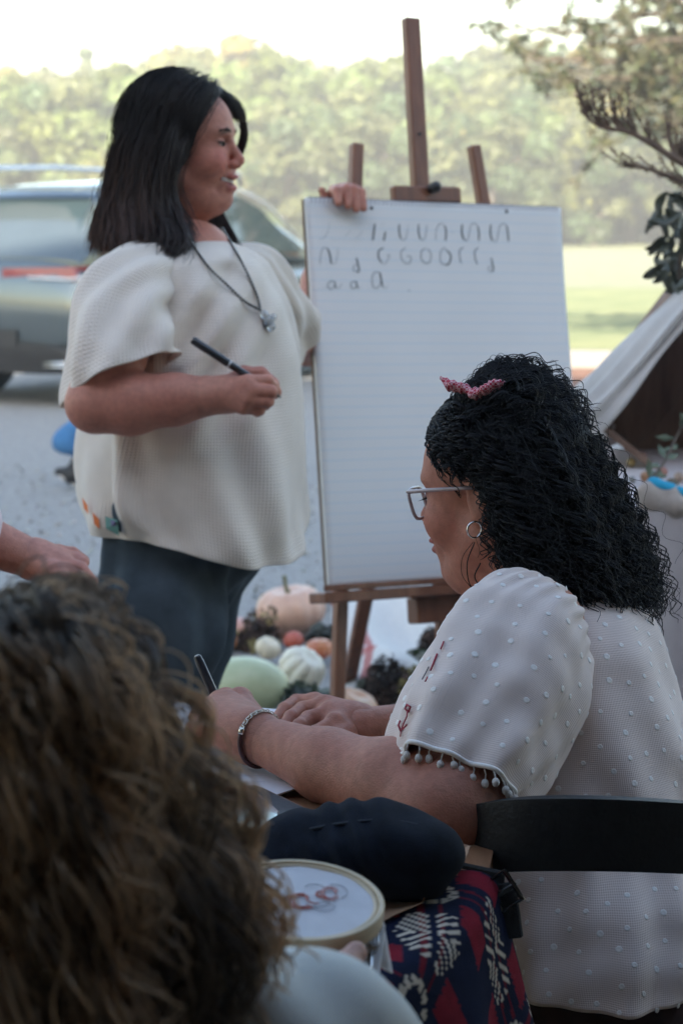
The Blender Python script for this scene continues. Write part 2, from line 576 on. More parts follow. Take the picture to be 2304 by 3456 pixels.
# small stones scattered on the gravel near the display
def stones():
    r = np.random.default_rng(3)
    n = 5200
    y = 3.3 + r.uniform(0, 1, n) ** 1.3 * 8.0
    x = r.uniform(-1, 1, n) * (0.24 * y + .3) - .1 * y
    sz = r.uniform(.005, .014, n)
    base = np.array([[1, 0, 0], [0, 1, 0], [-1, 0, 0], [0, -1, 0], [0, 0, .8], [0, 0, -.5]])
    f = np.array([[0, 1, 4], [1, 2, 4], [2, 3, 4], [3, 0, 4], [1, 0, 5], [2, 1, 5], [3, 2, 5], [0, 3, 5]])
    jit = 1 + r.uniform(-.35, .35, (n, 6, 1))
    an = r.uniform(0, 6.28, n); c, s = np.cos(an), np.sin(an)
    b = base[None] * jit * sz[:, None, None]
    v = np.stack([b[..., 0] * c[:, None] - b[..., 1] * s[:, None] + x[:, None], b[..., 0] * s[:, None] + b[..., 1] * c[:, None] + y[:, None], b[..., 2] + .010 + sz[:, None] * .35], -1)
    fa = (f[None] + np.arange(n)[:, None, None] * 6).reshape(-1, 3)
    g = r.uniform(.16, .5, n)[:, None] * np.array([1, .99, .96])[None] * (1 + r.normal(0, .03, (n, 3)))
    col = np.repeat(g, 6, 0)
    me = np_mesh('gravel_stones', v.reshape(-1, 3), fa, smooth=False, attrs={'col': col})
    tag(link_mesh('gravel_stones', me, attr_mat('stone', rough=.95)), 'loose grey gravel stones strewn over the parking lot', 'gravel', kind='stuff')
stones()

# ---------------------------------------------------------------- unseen shelter added behind and above the camera to shade the group
M_board = mat('weathered_board', (.20, .15, .11), rough=.85, var=.25, scale=6, stretch=(1, 1, 12), bump=.3)
M_tin = mat('tin_roof', (.24, .23, .22), rough=.5, var=.1, scale=5, metal=.6)
shade_barn = empty('shade_barn', (1, -6, 0), 'unseen board building with a deep porch, added to shade the group', 'shade_barn')
MB().box((1, -3.4, 3.2), (22, .2, 6.4)).box((1, -9, 3.2), (22, .2, 6.4)).box((-9.9, -6.2, 3.2), (.2, 5.4, 6.4)).box((11.9, -6.2, 3.2), (.2, 5.4, 6.4)).build('wall', M_board, shade_barn)
MB().bar((1, -2.9, 6.2), (1, -6.2, 11.2), 22.6, .12).bar((1, -9.5, 6.2), (1, -6.2, 11.2), 22.6, .12).build('roof', M_tin, shade_barn)  # ridge raised so the added building's shadow reaches the parked car
MB().bar((1, -3.3, 3.5), (1, 1.15, 2.88), 15.6, .10).build('porch_shade_roof', M_board, shade_barn)  # unseen slab put in to keep the foreground in shade
MB().bar((-6.6, 1.1, 2.74), (8.6, 1.1, 2.74), .20, .14, side=(0, 0, 1)).build('beam', M_board, shade_barn)
for x in (-5.5, -2.2, 5.6, 8.3):
    MB().box((x, 1.1, 1.33), (.16, .16, 2.63), bev=.008).build('post', M_board, shade_barn)
MB().box((1.45, -.55, 1.45), (.12, 5.5, 2.86)).build('light_block_wall', M_board, shade_barn)  # added out of view to block light from the right

# ---------------------------------------------------------------- trees
M_bark = mat('bark', (.10, .075, .055), rough=.95, var=.35, scale=8, stretch=(3, 3, .6), bump=.8, bscale=20)
def leaf_mat(name, c):
    m, nt, b = new_mat(name)
    at = N(nt, 'ShaderNodeAttribute', attribute_name='col')
    hs = N(nt, 'ShaderNodeVectorMath', operation='MULTIPLY'); hs.inputs[1].default_value = c
    nt.links.new(at.outputs['Color'], hs.inputs[0]); nt.links.new(hs.outputs[0], b.inputs['Base Color'])
    b.inputs['Roughness'].default_value = .55; b.inputs['Specular IOR Level'].default_value = .35
    tl = N(nt, 'ShaderNodeBsdfTranslucent'); nt.links.new(hs.outputs[0], tl.inputs[0])
    ad = N(nt, 'ShaderNodeMixShader', Fac=.38)
    nt.links.new(b.outputs[0], ad.inputs[1]); nt.links.new(tl.outputs[0], ad.inputs[2])
    nt.links.new(ad.outputs[0], nt.nodes['Material Output'].inputs[0])
    return m
M_leaf = [leaf_mat('leaf_green', (.125, .148, .045)), leaf_mat('leaf_yellow', (.175, .168, .05)), leaf_mat('leaf_dark', (.085, .110, .048))]

def crown_mesh(name, h, rad, n, seed, leaf, base=.25, cone=False, clumps=34):
    r = np.random.default_rng(seed)
    cl = r.normal(size=(clumps, 3)); cl /= np.linalg.norm(cl, axis=1)[:, None]
    cl *= r.uniform(.35, 1.0, (clumps, 1)) ** .6
    zc = h * (base + 1) / 2; hz = h * (1 - base) / 2
    c = np.stack([cl[:, 0] * rad, cl[:, 1] * rad, zc + cl[:, 2] * hz * .85], 1)
    if cone:
        k = np.clip((c[:, 2] - h * base) / (h * (1 - base)), 0, 1); c[:, :2] *= (1.05 - k)[:, None]
    cr = r.uniform(.22, .42, clumps) * rad * (1 if not cone else .6)
    ci = r.integers(0, clumps, n)
    d = r.normal(size=(n, 3)); d /= np.linalg.norm(d, axis=1)[:, None]
    p = c[ci] + d * (cr[ci] * r.uniform(.45, 1.05, n) ** .5)[:, None] * np.array([1, 1, .75])
    nn = d + r.normal(0, .6, (n, 3)); nn /= np.linalg.norm(nn, axis=1)[:, None]
    u = np.cross(nn, r.normal(size=(n, 3))); u /= np.linalg.norm(u, axis=1)[:, None]; w = np.cross(nn, u)
    s = leaf * r.uniform(.6, 1.4, (n, 1))
    v = np.stack([p - u * s, p + w * s * .55, p + u * s, p - w * s * .55], 1).reshape(-1, 3)
    q = np.arange(n * 4).reshape(-1, 4)
    g = (r.uniform(.65, 1.3, clumps)[ci] * r.uniform(.75, 1.25, n))[:, None] * np.stack([r.uniform(.85, 1.2, clumps)[ci], np.ones(n), r.uniform(.8, 1.1, n)], 1)
    return np_mesh(name, v, q, smooth=False, attrs={'col': np.repeat(g, 4, 0)}), c

def trunk_mesh(name, h, r0, c, seed, limbs=9):
    r = np.random.default_rng(seed); mb = MB()
    top = h * .72
    pts = [(0, 0, -.15)] + [(r.normal(0, .06) * h * .12, r.normal(0, .06) * h * .12, top * t) for t in (.2, .45, .7, 1)]
    mb.tube(smooth_path(pts, 9), np.linspace(r0, r0 * .3, 9), 7)
    for i in r.choice(len(c), min(limbs, len(c)), replace=False):
        z0 = min(c[i][2] * .65, top * .95)
        a = V3(0, 0, z0); b = c[i]
        mb.tube(smooth_path([a, (a + b) / 2 + V3(0, 0, .08 * h) * r.uniform(-.3, .6), b], 5), np.linspace(r0 * .35, r0 * .07, 5), 5)
    me = bpy.data.meshes.new(name); me.from_pydata(np.concatenate(mb.v).tolist(), [], mb.f); me.update()
    return me

protos = []
for i, (h, rad, n, leaf, base, cone, mi) in enumerate([
        (7.4, 3.0, 6500, .20, .06, False, 0), (6.6, 3.3, 6500, .20, .03, False, 1), (8.2, 2.7, 6000, .19, .10, False, 1),
        (7.0, 2.8, 6000, .20, .04, False, 2), (9.0, 1.5, 4200, .17, .12, True, 2), (4.6, 3.4, 5600, .19, -.10, False, 0)]):
    cm, cc = crown_mesh('crown', h, rad, n, 40 + i, leaf, base, cone)
    cm.materials.append(M_leaf[mi])
    tm = trunk_mesh('trunk', h, .05 * h ** .75, cc, 60 + i); tm.materials.append(M_bark)
    protos.append((cm, tm))
TREE_LABEL = ['mid green round tree in the sunlit treeline across the field', 'yellow green broad tree in the sunlit treeline across the field',
              'tall yellow green tree rising in the sunlit treeline', 'dark green shady tree in the treeline beside the bright field',
              'dark pointed conifer standing up out of the treeline', 'low bushy green tree at the foot of the treeline']
def place_tree(k, x, y, s, rz):
    t = empty('conifer_tree' if k == 4 else 'broadleaf_tree', (x, y, 0), TREE_LABEL[k], 'tree', 'trees across the field')
    t.rotation_euler = (0, 0, rz); t.scale = (s, s, s * 1.0)
    for nm, me in (('crown', protos[k][0]), ('trunk', protos[k][1])):
        o = bpy.data.objects.new(nm, me); COL.objects.link(o); o.parent = t
r_ = np.random.default_rng(11)
for row, (y0, n, hs) in enumerate(((76, 15, .86), (82, 17, .98), (90, 17, 1.12), (99, 15, 1.22))):
    half = .19 * y0 + 3
    for i in range(n):
        x = -half + 2 * half * (i + .5) / n + r_.normal(0, .7)
        k = int(r_.choice([0, 1, 2, 3, 5], p=[.25, .27, .2, .13, .15]))
        if row == 0: k = int(r_.choice([0, 1, 5, 3], p=[.3, .2, .35, .15]))
        if x > 5 and r_.uniform() < .5: k = 3
        place_tree(k, x, y0 + r_.normal(0, 1.5), hs * r_.uniform(.85, 1.1), r_.uniform(0, 6.28))
for px, py, d, k in ((290, 105, 98, 4), (690, 105, 101, 2), (1070, 125, 100, 0), (120, 160, 96, 2)):
    b = P(px, py, d); s = b[2] / (9.0, 8.0)[k != 4]
    place_tree(k, b[0], b[1], s, 1.0 + px)

# ---------------------------------------------------------------- pine overhanging from the right
M_needle = leaf_mat('needles', (.075, .095, .05))
def pine():
    base = V3(5.6, 20.5, 0)
    t = empty('pine_tree', base, 'loose pine with wispy brown green boughs reaching over the mulch bed', 'tree')
    tr = MB(); tr.tube(smooth_path([base + V3(0, 0, -.2), base + V3(.1, 0, 2), base + V3(.0, .1, 4.2), base + V3(-.15, .1, 6.5)], 9), np.linspace(.2, .07, 9), 8)
    r = np.random.default_rng(21); needles = []; twigs = []
    tips = [(1690, 90, 19.2), (1780, 200, 19), (1900, 60, 20), (1990, 260, 19), (2080, 120, 20.5), (2170, 320, 19.5), (2240, 60, 20), (1840, 330, 20),
            (2260, 420, 19), (2080, 430, 20.5), (1980, 150, 18.7), (2300, 230, 19), (1720, -40, 20), (2150, -20, 19), (2290, 150, 21), (1890, 240, 21), (2220, 210, 20)]
    for (px, py, d) in tips:
        b = P(px, py, d)
        a = base + V3(0, 0, max(1.6, b[2] - r.uniform(.1, .9)))
        m = (a + b) / 2 + V3(0, 0, r.uniform(.0, .35))
        path = smooth_path([a, m, b], 14)
        tr.tube(path, np.linspace(.045, .010, 14), 5)
        for i in range(4, 14):
            for _ in range(3):
                e = path[i] + r.normal(0, 1, 3) * V3(.26, .26, .15) * (.6 + i / 16)
                twigs.append(smooth_path([path[i], (path[i] + e) / 2 + V3(0, 0, .03), e], 6))
                for q in range(26):
                    c = path[i] + (e - path[i]) * r.uniform(.25, 1.05); dd = nrm(e - path[i] + r.normal(0, .17, 3)) * r.uniform(.06, .15)
                    dd = dd + r.normal(0, .035, 3)
                    needles.append((c, c + dd))
    tw, twq = strands(np.array(twigs), np.linspace(.008, .003, 6))
    tr.build('trunk', M_bark, t, smooth=True)
    o = link_mesh('twigs', np_mesh('twigs', tw, twq), M_bark, t)
    nd = np.array(needles); mid = nd.mean(1)
    w = np.cross(nd[:, 1] - nd[:, 0], r.normal(size=(len(nd), 3))); w /= np.linalg.norm(w, axis=1)[:, None]; w *= .017
    v = np.stack([nd[:, 0], mid + w, nd[:, 1], mid - w], 1).reshape(-1, 3)
    g = np.repeat(r.uniform(.6, 1.5, (len(nd), 1)) * np.stack([r.uniform(.9, 1.6, len(nd)), np.ones(len(nd)), r.uniform(.8, 1.2, len(nd))], 1), 4, 0)
    link_mesh('needles', np_mesh('needles', v, np.arange(len(v)).reshape(-1, 4), smooth=False, attrs={'col': g}), M_needle, t)
pine()
# ================================================================== people
M_skin = attr_mat('skin', rough=.52, bump=.28, bscale=420, sss=.12, spec=.32, mix=.15, nscale=110)
SKIN = np.array([.43, .205, .145])

class Frame:
    """local axes of a head or hand: x forward, y left, z up"""
    def __init__(s, origin, fwd, up=(0, 0, 1), scale=1.0):
        s.o = np.asarray(origin, float); f = nrm(fwd); l = nrm(np.cross(up, f)); u = np.cross(f, l)
        s.R = np.stack([f, l, u], 1); s.k = scale
    def __call__(s, x, y, z): return s.o + s.k * (s.R @ np.array([x, y, z], float))
    def inv(s, X): return ((X - s.o) @ s.R) / s.k

def add_head(S, T, smile=False, plump=1.0):
    k = T.k; R = T.R
    def el(c, r, kk=.01, sub=False): S.el(T(*c), np.array(r) * k, R, kk * k, sub)
    def rc(a, b, r1, r2, kk=.01, **kw): S.rc(T(*a), T(*b), r1 * k, r2 * k, kk * k, **kw)
    el((-.014, 0, .036), (.096, .076, .083))
    el((.034, 0, .03), (.057, .064, .060), .03)
    el((.036, 0, -.03), (.052, .058, .075), .03)
    for s in (-1, 1):
        rc((-.004, s * .052, -.052), (.050, s * .024, -.100), .022 * plump, .017, .03)      # jaw
        el((.058, s * (.038 if smile else .036), -.035), (.033 if smile else .030, .028, .028), .02)            # cheek
        el((.068, s * .025, .022), (.022, .026, .011), .014)                                  # brow
    el((.070, 0, -.101), (.021, .024, .019), .02)                                                # chin
    el((.012, 0, -.105), (.055, .05, .030 * plump), .03)                                         # under the chin
    el((.074, 0, -.066), (.022, .028, .026), .016)                                               # muzzle
    for s in (-1, 1): S.el(T(.092, s * .029, .0035), np.array([.014, .0165, .0085]) * k, R, .012 * k, True)   # socket
    for s in (-1, 1): el((.0715, s * .0305, .0), (.0140, .0165, .0120), .004)                                # eye under its lids
    for s in (-1, 1): el((.0745, s * .0305, .0052), (.0120, .0160, .0050), .004)                             # upper lid
    rc((.086, 0, .008), (.1055, 0, -.027), .0072, .0098, .009)                                    # nose
    el((.1045, 0, -.0315), (.0105, .0100, .0088), .006)
    for s in (-1, 1): el((.0975, s * .0112, -.0372), (.0105, .0068, .0078), .005)
    if smile:
        el((.0945, 0, -.0590), (.0078, .021, .0050), .006)
        el((.0905, 0, -.0805), (.0085, .020, .0055), .007)
        for s in (-1, 1):                                                                          # the open smile, curving up to the corners
            S.rc(T(.074, s * .0310, -.0610), T(.0925, s * .015, -.0690), .0026 * k, .0044 * k, .003 * k, True)
            S.rc(T(.0925, s * .015, -.0690), T(.0975, 0, -.0705), .0044 * k, .0048 * k, .003 * k, True)
        for s in (-1, 1):
            S.rc(T(.094, s * .021, -.046), T(.074, s * .037, -.082), .0035 * k, .0035 * k, .008 * k, True)   # smile fold
    else:
        el((.0965, 0, -.0605), (.0085, .018, .0052), .005)
        el((.0940, 0, -.0725), (.0085, .017, .0062), .005)
        S.el(T(.106, 0, -.0662), np.array([.010, .022, .0012]) * k, R, .002 * k, True)
    for s in (-1, 1):                                                                              # ears
        S.el(T(-.012, s * .075, -.004), np.array([.017, .007, .030]) * k, R, .008 * k)
        S.el(T(-.008, s * .084, .002), np.array([.008, .005, .016]) * k, R, .004 * k, True)
        S.el(T(-.006, s * .074, -.030), np.array([.009, .006, .010]) * k, R, .006 * k)

def face_colour(X, T, col, lip=(.40, .065, .07), blush=.35, brow=(.03, .018, .013), smile=False):
    p = T.inv(X); x, y, z = p.T; ay = np.abs(y)
    front = x > .03
    b = np.exp(-(((ay - .042) / .022) ** 2 + ((z + .030) / .024) ** 2)) * front * blush
    b = b + .5 * blush * np.exp(-((y / .014) ** 2 + ((z + .034) / .013) ** 2)) * (x > .09)
    col = col * (1 - b[:, None]) + np.array([.46, .075, .055]) * b[:, None]
    lz = -.066 if not smile else -.0705
    rad = .0125 if not smile else .0175
    l = np.exp(-((y / .022) ** 4 + ((z - lz) / rad) ** 4)) * (x > .086)
    col = col * (1 - .75 * l[:, None]) + np.array(lip) * .75 * l[:, None]
    if smile:
        m = np.exp(-((y / .021) ** 4 + ((z - lz) / .0085) ** 4)) * (x < .0955) * (x > .05) * (ay < .024)
        col = col * (1 - m[:, None]) + np.array([.16, .03, .03]) * m[:, None]
    br = np.exp(-(((ay - .031) / .017) ** 4 + ((z - .021 - .004 * np.cos((ay - .02) * 90)) / .0040) ** 2)) * front
    col = col * (1 - .88 * br[:, None]) + np.array(brow) * .88 * br[:, None]
    # eye: narrow opening with dark lash line above, iris and a little white
    ez = z + .0008 - 9.0 * (ay - .030) ** 2
    wid = np.exp(-((ay - .0305) / .0140) ** 6) * (x > .05)
    open_ = np.exp(-((ez + .0004) / .0030) ** 4) * wid
    eye = np.where((np.abs(ay - .0275) < .0062)[:, None], np.array([.035, .020, .014]), np.array([.36, .31, .29]))
    col = col * (1 - .9 * open_[:, None]) + eye * .9 * open_[:, None]
    lash = np.exp(-((ez - .0036) / .0026) ** 2) * np.exp(-((ay - .0315) / .0165) ** 6) * (x > .05)
    col = col * (1 - .93 * lash[:, None]) + np.array([.015, .010, .009]) * .93 * lash[:, None]
    sh = np.exp(-(((ay - .031) / .018) ** 2 + ((z - .009) / .009) ** 2)) * (x > .05) * .25
    col = col * (1 - sh[:, None]) + np.array([.24, .095, .08]) * sh[:, None]
    return col

def skin_tone(X, seed, base=SKIN):
    n = vnoise(X * 9, seed) * .10 + vnoise(X * 40, seed + 1) * .06
    c = base[None] * (1 + n[:, None] * np.array([.6, 1.1, 1.1]))
    return c

def loft(rings, nu=96, shape=None, disp=None, hem=True):
    """rings: list of (centre, axis_a, axis_b); returns verts, quads, uv (metres)"""
    C = np.array([r[0] for r in rings]); A = np.array([r[1] for r in rings]); B = np.array([r[2] for r in rings])
    nv = max(40, len(rings) * 9)
    C, A, B = smooth_path(C, nv), smooth_path(A, nv), smooth_path(B, nv)
    ph = np.linspace(0, 2 * math.pi, nu, endpoint=False)
    V = C[:, None] + np.cos(ph)[None, :, None] * A[:, None] + np.sin(ph)[None, :, None] * B[:, None]
    if shape is not None: V = shape(V, ph, np.linspace(0, 1, nv))
    s = np.concatenate([[0], np.cumsum(np.linalg.norm(np.diff(C, axis=0), axis=1))])
    rad = (np.linalg.norm(A, axis=1) + np.linalg.norm(B, axis=1)).mean() / 2
    uv = np.stack(np.broadcast_arrays(ph[None] * rad, s[:, None], 0 * ph[None]), -1)
    if disp is not None:
        nr = V - C[:, None]; nr /= np.linalg.norm(nr, axis=2, keepdims=True) + 1e-9
        V = V + nr * disp(ph[None, :], np.linspace(0, 1, nv)[:, None], V)[..., None]
    if hem:                                                    # turned-in hem so the cloth has thickness
        c = C[-1]; e1 = c + (V[-1] - c) * .985 + (C[-1] - C[-2]) * .15; e2 = c + (V[-1] - c) * .955; e3 = c + (V[-6] - c) * .93
        V = np.concatenate([V, e1[None], e2[None], e3[None]]); uv = np.concatenate([uv, uv[-1:], uv[-1:], uv[-1:]])
    nv2 = len(V)
    return V.reshape(-1, 3), grid_faces(nu, nv2, True), uv.reshape(-1, 3), V

# ------------------------------------------------------------------ the standing teacher
def standing_woman():
    D0 = 3.9; K = F / D0
    def S_(px, py, dd=0.0): return P(px, py, D0 + dd)
    foot = PH(560, 3300, .0); base = V3(S_(600, 1700)[0], S_(600, 1700)[1], 0)
    root = empty('person', base, 'smiling person with long dark hair and cream waffle tunic standing at the easel', 'person')
    T = Frame(S_(622, 492), (math.cos(.22), -math.sin(.22), .02))
    hs = SDF(); add_head(hs, T, smile=True, plump=1.15)
    hs.rc(T(-.012, 0, -.06), T(-.030, 0, -.17), .050, .052, .03)
    hs.el(T(-.02, 0, -.195), (.075, .09, .035), T.R, .03)
    bs = SDF()
    # arms, torso core, legs
    bs.rc(S_(640, 900), S_(640, 1500), .09, .16, .05)
    el_, wr = S_(322, 1362, -.285), S_(748, 1333, -.31)
    bs.chain([S_(455, 1010, -.17), S_(385, 1180, -.255), el_], [.045, .056, .050], .03)
    bs.chain([el_, S_(440, 1362, -.29), S_(590, 1348, -.30), wr], [.050, .054, .044, .0315], .015)
    bs.chain([S_(860, 1000, .20), S_(965, 1090, .50), S_(1038, 1160, .80)], [.042, .050, .046], .03)
    bs.chain([S_(1038, 1160, .80), S_(1085, 950, .88), S_(1150, 715, .81)], [.048, .044, .027], .02)
    # right hand closed round the pen
    hd = SDF(); dn = -.31
    knu = [S_(838, 1290, dn - .034), S_(850, 1318, dn - .040), S_(842, 1348, dn - .037), S_(822, 1374, dn - .028)]
    pip = [S_(902, 1286, dn - .026), S_(914, 1322, dn - .040), S_(904, 1354, dn - .036), S_(876, 1384, dn - .024)]
    tip = [S_(930, 1322, dn + .010), S_(908, 1340, dn + .006), S_(893, 1366, dn + .004), S_(868, 1390, dn + .006)]
    end = [S_(926, 1330, dn + .018), S_(880, 1334, dn + .022), S_(868, 1358, dn + .020), S_(846, 1380, dn + .018)]
    for i in range(4):
        hd.rc(S_(764, 1330, dn), knu[i], .026, .0145 - .001 * (i == 3), .012)
    for i in range(4):
        r = (.0115, .0118, .0112, .0098)[i]
        hd.chain([knu[i], pip[i], tip[i], end[i]], [r + .002, r, r * .9, r * .8], .0022)
    hd.chain([S_(778, 1296, dn + .01), S_(826, 1262, dn + .004), S_(880, 1262, dn + .006), S_(924, 1292, dn + .004)], [.018, .0135, .012, .0095], .007)
    hd.rc(S_(700, 1336, -.31), S_(768, 1332, -.31), .036, .031, .01)
    # left hand over the top edge of the pad
    lh = SDF(); wl_ = S_(1150, 712, .80)
    top = [(1128, 640), (1158, 634), (1184, 636), (1206, 645)]
    for i, (px, py) in enumerate(top):
        kn = S_(px, py + 2, .765); lh.rc(wl_, kn, .024, .012, .012)
        t1 = S_(px + 10, py + 6, .69 + i * .010); t2 = S_(px + 14 + i * 2, py + (44, 60, 70, 58)[i], .676 + i * .010)
        lh.chain([kn, t1, t2], [.0125, .0115, .0085], .004)
    lh.chain([wl_, S_(1105, 690, .77), S_(1086, 642, .76)], [.020, .012, .008], .008)
    bv, bq = bs.mesh(.0065)
    parts = [hs.mesh(.0016), (bv, bq), hd.mesh(.0019), lh.mesh(.0024)]
    v, q = join_nets(parts)
    col = skin_tone(v, 5, np.array([.47, .195, .135]))
    nh = len(parts[0][0])
    col[:nh] = face_colour(v[:nh], T, col[:nh], smile=True, blush=.55)
    link_mesh('body', np_mesh('body', v, q, attrs={'col': col}), M_skin, root)
    # teeth and eyes
    M_teeth = mat('teeth', (.78, .74, .68), rough=.25, var=.04)
    tb = MB()
    for i in range(-5, 6):
        a = i * .0050
        tb.box(T(.0912 - 17 * a * a, a, -.0672 + 5.5 * a * a), (.004, .0047, .0072), T.R, .0012)
    tb.build('teeth', M_teeth, root)
    def face_pt(y, z, lift=.0004):
        hv_ = parts[0][0]; p_ = T.inv(hv_); d_ = (p_[:, 1] - y) ** 2 + (p_[:, 2] - z) ** 2 - .0 ; d_ = np.where(p_[:, 0] > .03, d_, 1)
        i_ = np.argmin(d_); return p_[i_] + np.array([lift, lift * np.sign(y), 0])
    M_eye = mat('eye', (.014, .009, .007), rough=.6, var=.1, spec=.12)
    M_brow = mat('brow_hair', (.018, .011, .009), rough=.7, var=.2, spec=.15); gb = np.random.default_rng(3)
    for s in (-1, 1):
        br, la = MB(), MB()
        for i in range(80):
            f_ = gb.uniform(); y = s * (.012 + .036 * f_); z = .0195 + .0075 * math.sin(.35 + 2.2 * f_) + gb.normal(0, .0011)
            a_ = face_pt(y, z); b_ = a_ + np.array([-.001, s * .0055, .0016 - .004 * f_ + gb.normal(0, .0006)])
            br.tube([T(*a_), T(*((a_ + b_) / 2 + np.array([.0008, 0, .0006]))), T(*b_)], [.00055, .0005, .0002], 4)
        br.build('eyebrow', M_brow, root)['kind'] = 'stuff'
        ln = [face_pt(s * y, .0030 + 9.0 * (y - .030) ** 2 * -1 + .0010, .0008) for y in np.linspace(.017, .046, 14)]
        la.tube([T(*p_) for p_ in ln], np.linspace(.0007, .0014, 14), 5)
        ln = [face_pt(s * y, -.0030 + 9.0 * (y - .030) ** 2, .0003) for y in np.linspace(.019, .043, 12)]
        la.tube([T(*p_) for p_ in ln], np.full(12, .0005), 5)
        la.build('eyelashes', M_brow, root)['kind'] = 'stuff'
        MB().ball(T(.0838, s * .0312, -.0002), (.0050, .0062, .0044), 12, 8, T.R).build('eye', M_eye, root, smooth=True)
    # tunic
    M_waffle = weave_mat('waffle_knit', (.80, .70, .60), cell=.0054, depth=.5)
    st = [(806, 655, 752, .056), (822, 590, 792, .10), (846, 505, 850, .155), (890, 430, 905, .195), (960, 385, 945, .215), (1050, 352, 985, .225), (1200, 318, 1015, .232),
          (1350, 298, 1024, .236), (1500, 275, 1030, .24), (1640, 264, 1030, .243), (1740, 278, 1026, .24), (1812, 305, 1020, .232)]
    rings = []
    for (y, x0, x1, rd) in st:
        c = S_((x0 + x1) / 2, y); rings.append((c, np.array([(x1 - x0) / 2 / K, 0, 0]), np.array([0, rd, 0])))
    def tshape(V, ph, t):
        w = np.clip((t - .55) / .45, 0, 1)[:, None] ** 1.5
        dz = -(.030 * np.cos(ph) ** 1)[None] * w                      # front hem hangs lower
        dz = dz + .012 * np.sin(ph * 3 + 1)[None] * w
        V = V.copy(); V[..., 2] += dz
        return V
    def tdisp(ph, t, V):
        d = .007 * np.sin(ph * 5 + 9 * t + 2 * np.sin(t * 6)) * np.clip(t * 2 - .4, 0, 1) + .006 * np.sin(ph * 9 - 14 * t) * np.clip(t * 2 - .3, 0, 1) + .005 * np.sin(ph * 14 + 5 * np.sin(t * 4)) * np.clip(t * 2.5 - 1.2, 0, 1)
        x = V[..., 0] * K / 1.0; z = V[..., 2]
        # drapes running from the near armpit to the pen hand and down the side
        sx = S_(600, 1100)[0]; sz = S_(600, 1100)[2]
        u = (V[..., 0] - sx) * .55 + (V[..., 2] - sz) * .83; g = np.exp(-(((V[..., 0] - sx - .06) / .10) ** 2 + ((V[..., 2] - sz + .03) / .13) ** 2)) * (np.sin(ph) < 0)
        w = (V[..., 0] - sx) * .83 - (V[..., 2] - sz) * .55
        d = d + .016 * np.sin(w * 95 + 1.2) * g
        bx = S_(440, 1650)[0]; bz = S_(440, 1650)[2]
        gb = np.exp(-(((V[..., 0] - bx) / .035) ** 2)) * np.clip((t - .45) * 4, 0, 1) * (np.sin(ph) < 0)
        d = d + .020 * gb * np.sin((V[..., 0] - bx) * 75 + (V[..., 2] - bz) * 4)
        d = d + .003 * vnoise(V.reshape(-1, 3) * 7, 3).reshape(d.shape)
        d = d - .012 * np.exp(-((t - .30) / .05) ** 2) * np.exp(-((ph - 5.1) / .5) ** 2)
        return d
    v, q, uv, V = loft(rings, 160, tshape, tdisp)
    tun = link_mesh('tunic', np_mesh('tunic', v, q, attrs={'uvw': uv}), M_waffle, root)
    # sleeves: dropped shoulder, wide cuff
    def sleeve(pts, rad, depthr, hemtilt, up):
        rg = []
        pts = [np.asarray(p) for p in pts]
        for i, p in enumerate(pts):
            t = nrm(pts[min(i + 1, len(pts) - 1)] - pts[max(i - 1, 0)])
            a = nrm(np.cross(t, (0, 1, 0))); b = np.cross(t, a)
            rg.append((p, a * rad[i], b * depthr[i]))
        def sd(ph, t, V):
            return (.007 * np.sin(ph * 4 + 7 * t) + .006 * np.sin(ph * 7 - 11 * t + 1)) * np.clip(t * 2, 0, 1) + .002 * vnoise(V.reshape(-1, 3) * 12, 9).reshape(V.shape[:2])
        return loft(rg, 110, up, sd)
    def cuff_shape(V, ph, t):
        V = V.copy(); w = np.clip((t - .45) / .55, 0, 1) ** 1.3
        # cuff line: level, a little lower at the back of the arm
        V[..., 2] += w[:, None] * (V[..., 0] - V[..., 0].mean(1, keepdims=True)) * .40
        return V
    v, q, uv, V = sleeve([S_(590, 885, -.08), S_(525, 915, -.13), S_(455, 980, -.19), S_(414, 1075, -.23), S_(405, 1185, -.255), S_(406, 1278, -.262)],
                         [.030, .060, .080, .089, .096, .102], [.03, .052, .070, .079, .088, .096], 0, cuff_shape)
    link_mesh('sleeve', np_mesh('sleeve', v, q, attrs={'uvw': uv}), M_waffle, tun)
    v, q, uv, V = sleeve([S_(770, 875, .08), S_(830, 915, .15), S_(880, 975, .22), S_(925, 1045, .32), S_(965, 1115, .42)], [.030, .055, .070, .072, .072], [.03, .06, .075, .08, .08], 0, None)
    link_mesh('sleeve', np_mesh('sleeve', v, q, attrs={'uvw': uv}), M_waffle, tun)
    # printed band at the slit of the hem: orange and violet patches
    M_or = mat('orange_print', (.75, .20, .06), rough=.9, var=.2, scale=150); M_vi = mat('violet_print', (.13, .10, .20), rough=.9, var=.4, scale=120)
    M_te = mat('teal_print', (.10, .22, .19), rough=.9, var=.3, scale=120)
    M_cream = mat('cream_trim', (.66, .60, .50), rough=.9, var=.05, scale=200)
    def on_tunic(px, py, lift=.003):
        # nearest surface point of the tunic along the viewing ray, a little proud
        o = CAM; d = nrm(P(px, py, 1) - CAM)
        w = Vt - o; tt = w @ d; dist = np.linalg.norm(w - tt[:, None] * d, axis=1)
        ok = dist < .012
        if not ok.any(): ok = dist < dist.min() + .004
        i = np.argmin(np.where(ok, tt + dist * 2, 1e9))
        return o + d * (tt[i] - lift)
    Vt = np.asarray(tun.data.vertices[0].co) if False else None
    co = np.empty(len(tun.data.vertices) * 3, np.float32); tun.data.vertices.foreach_get('co', co); Vt = co.reshape(-1, 3).astype(float)
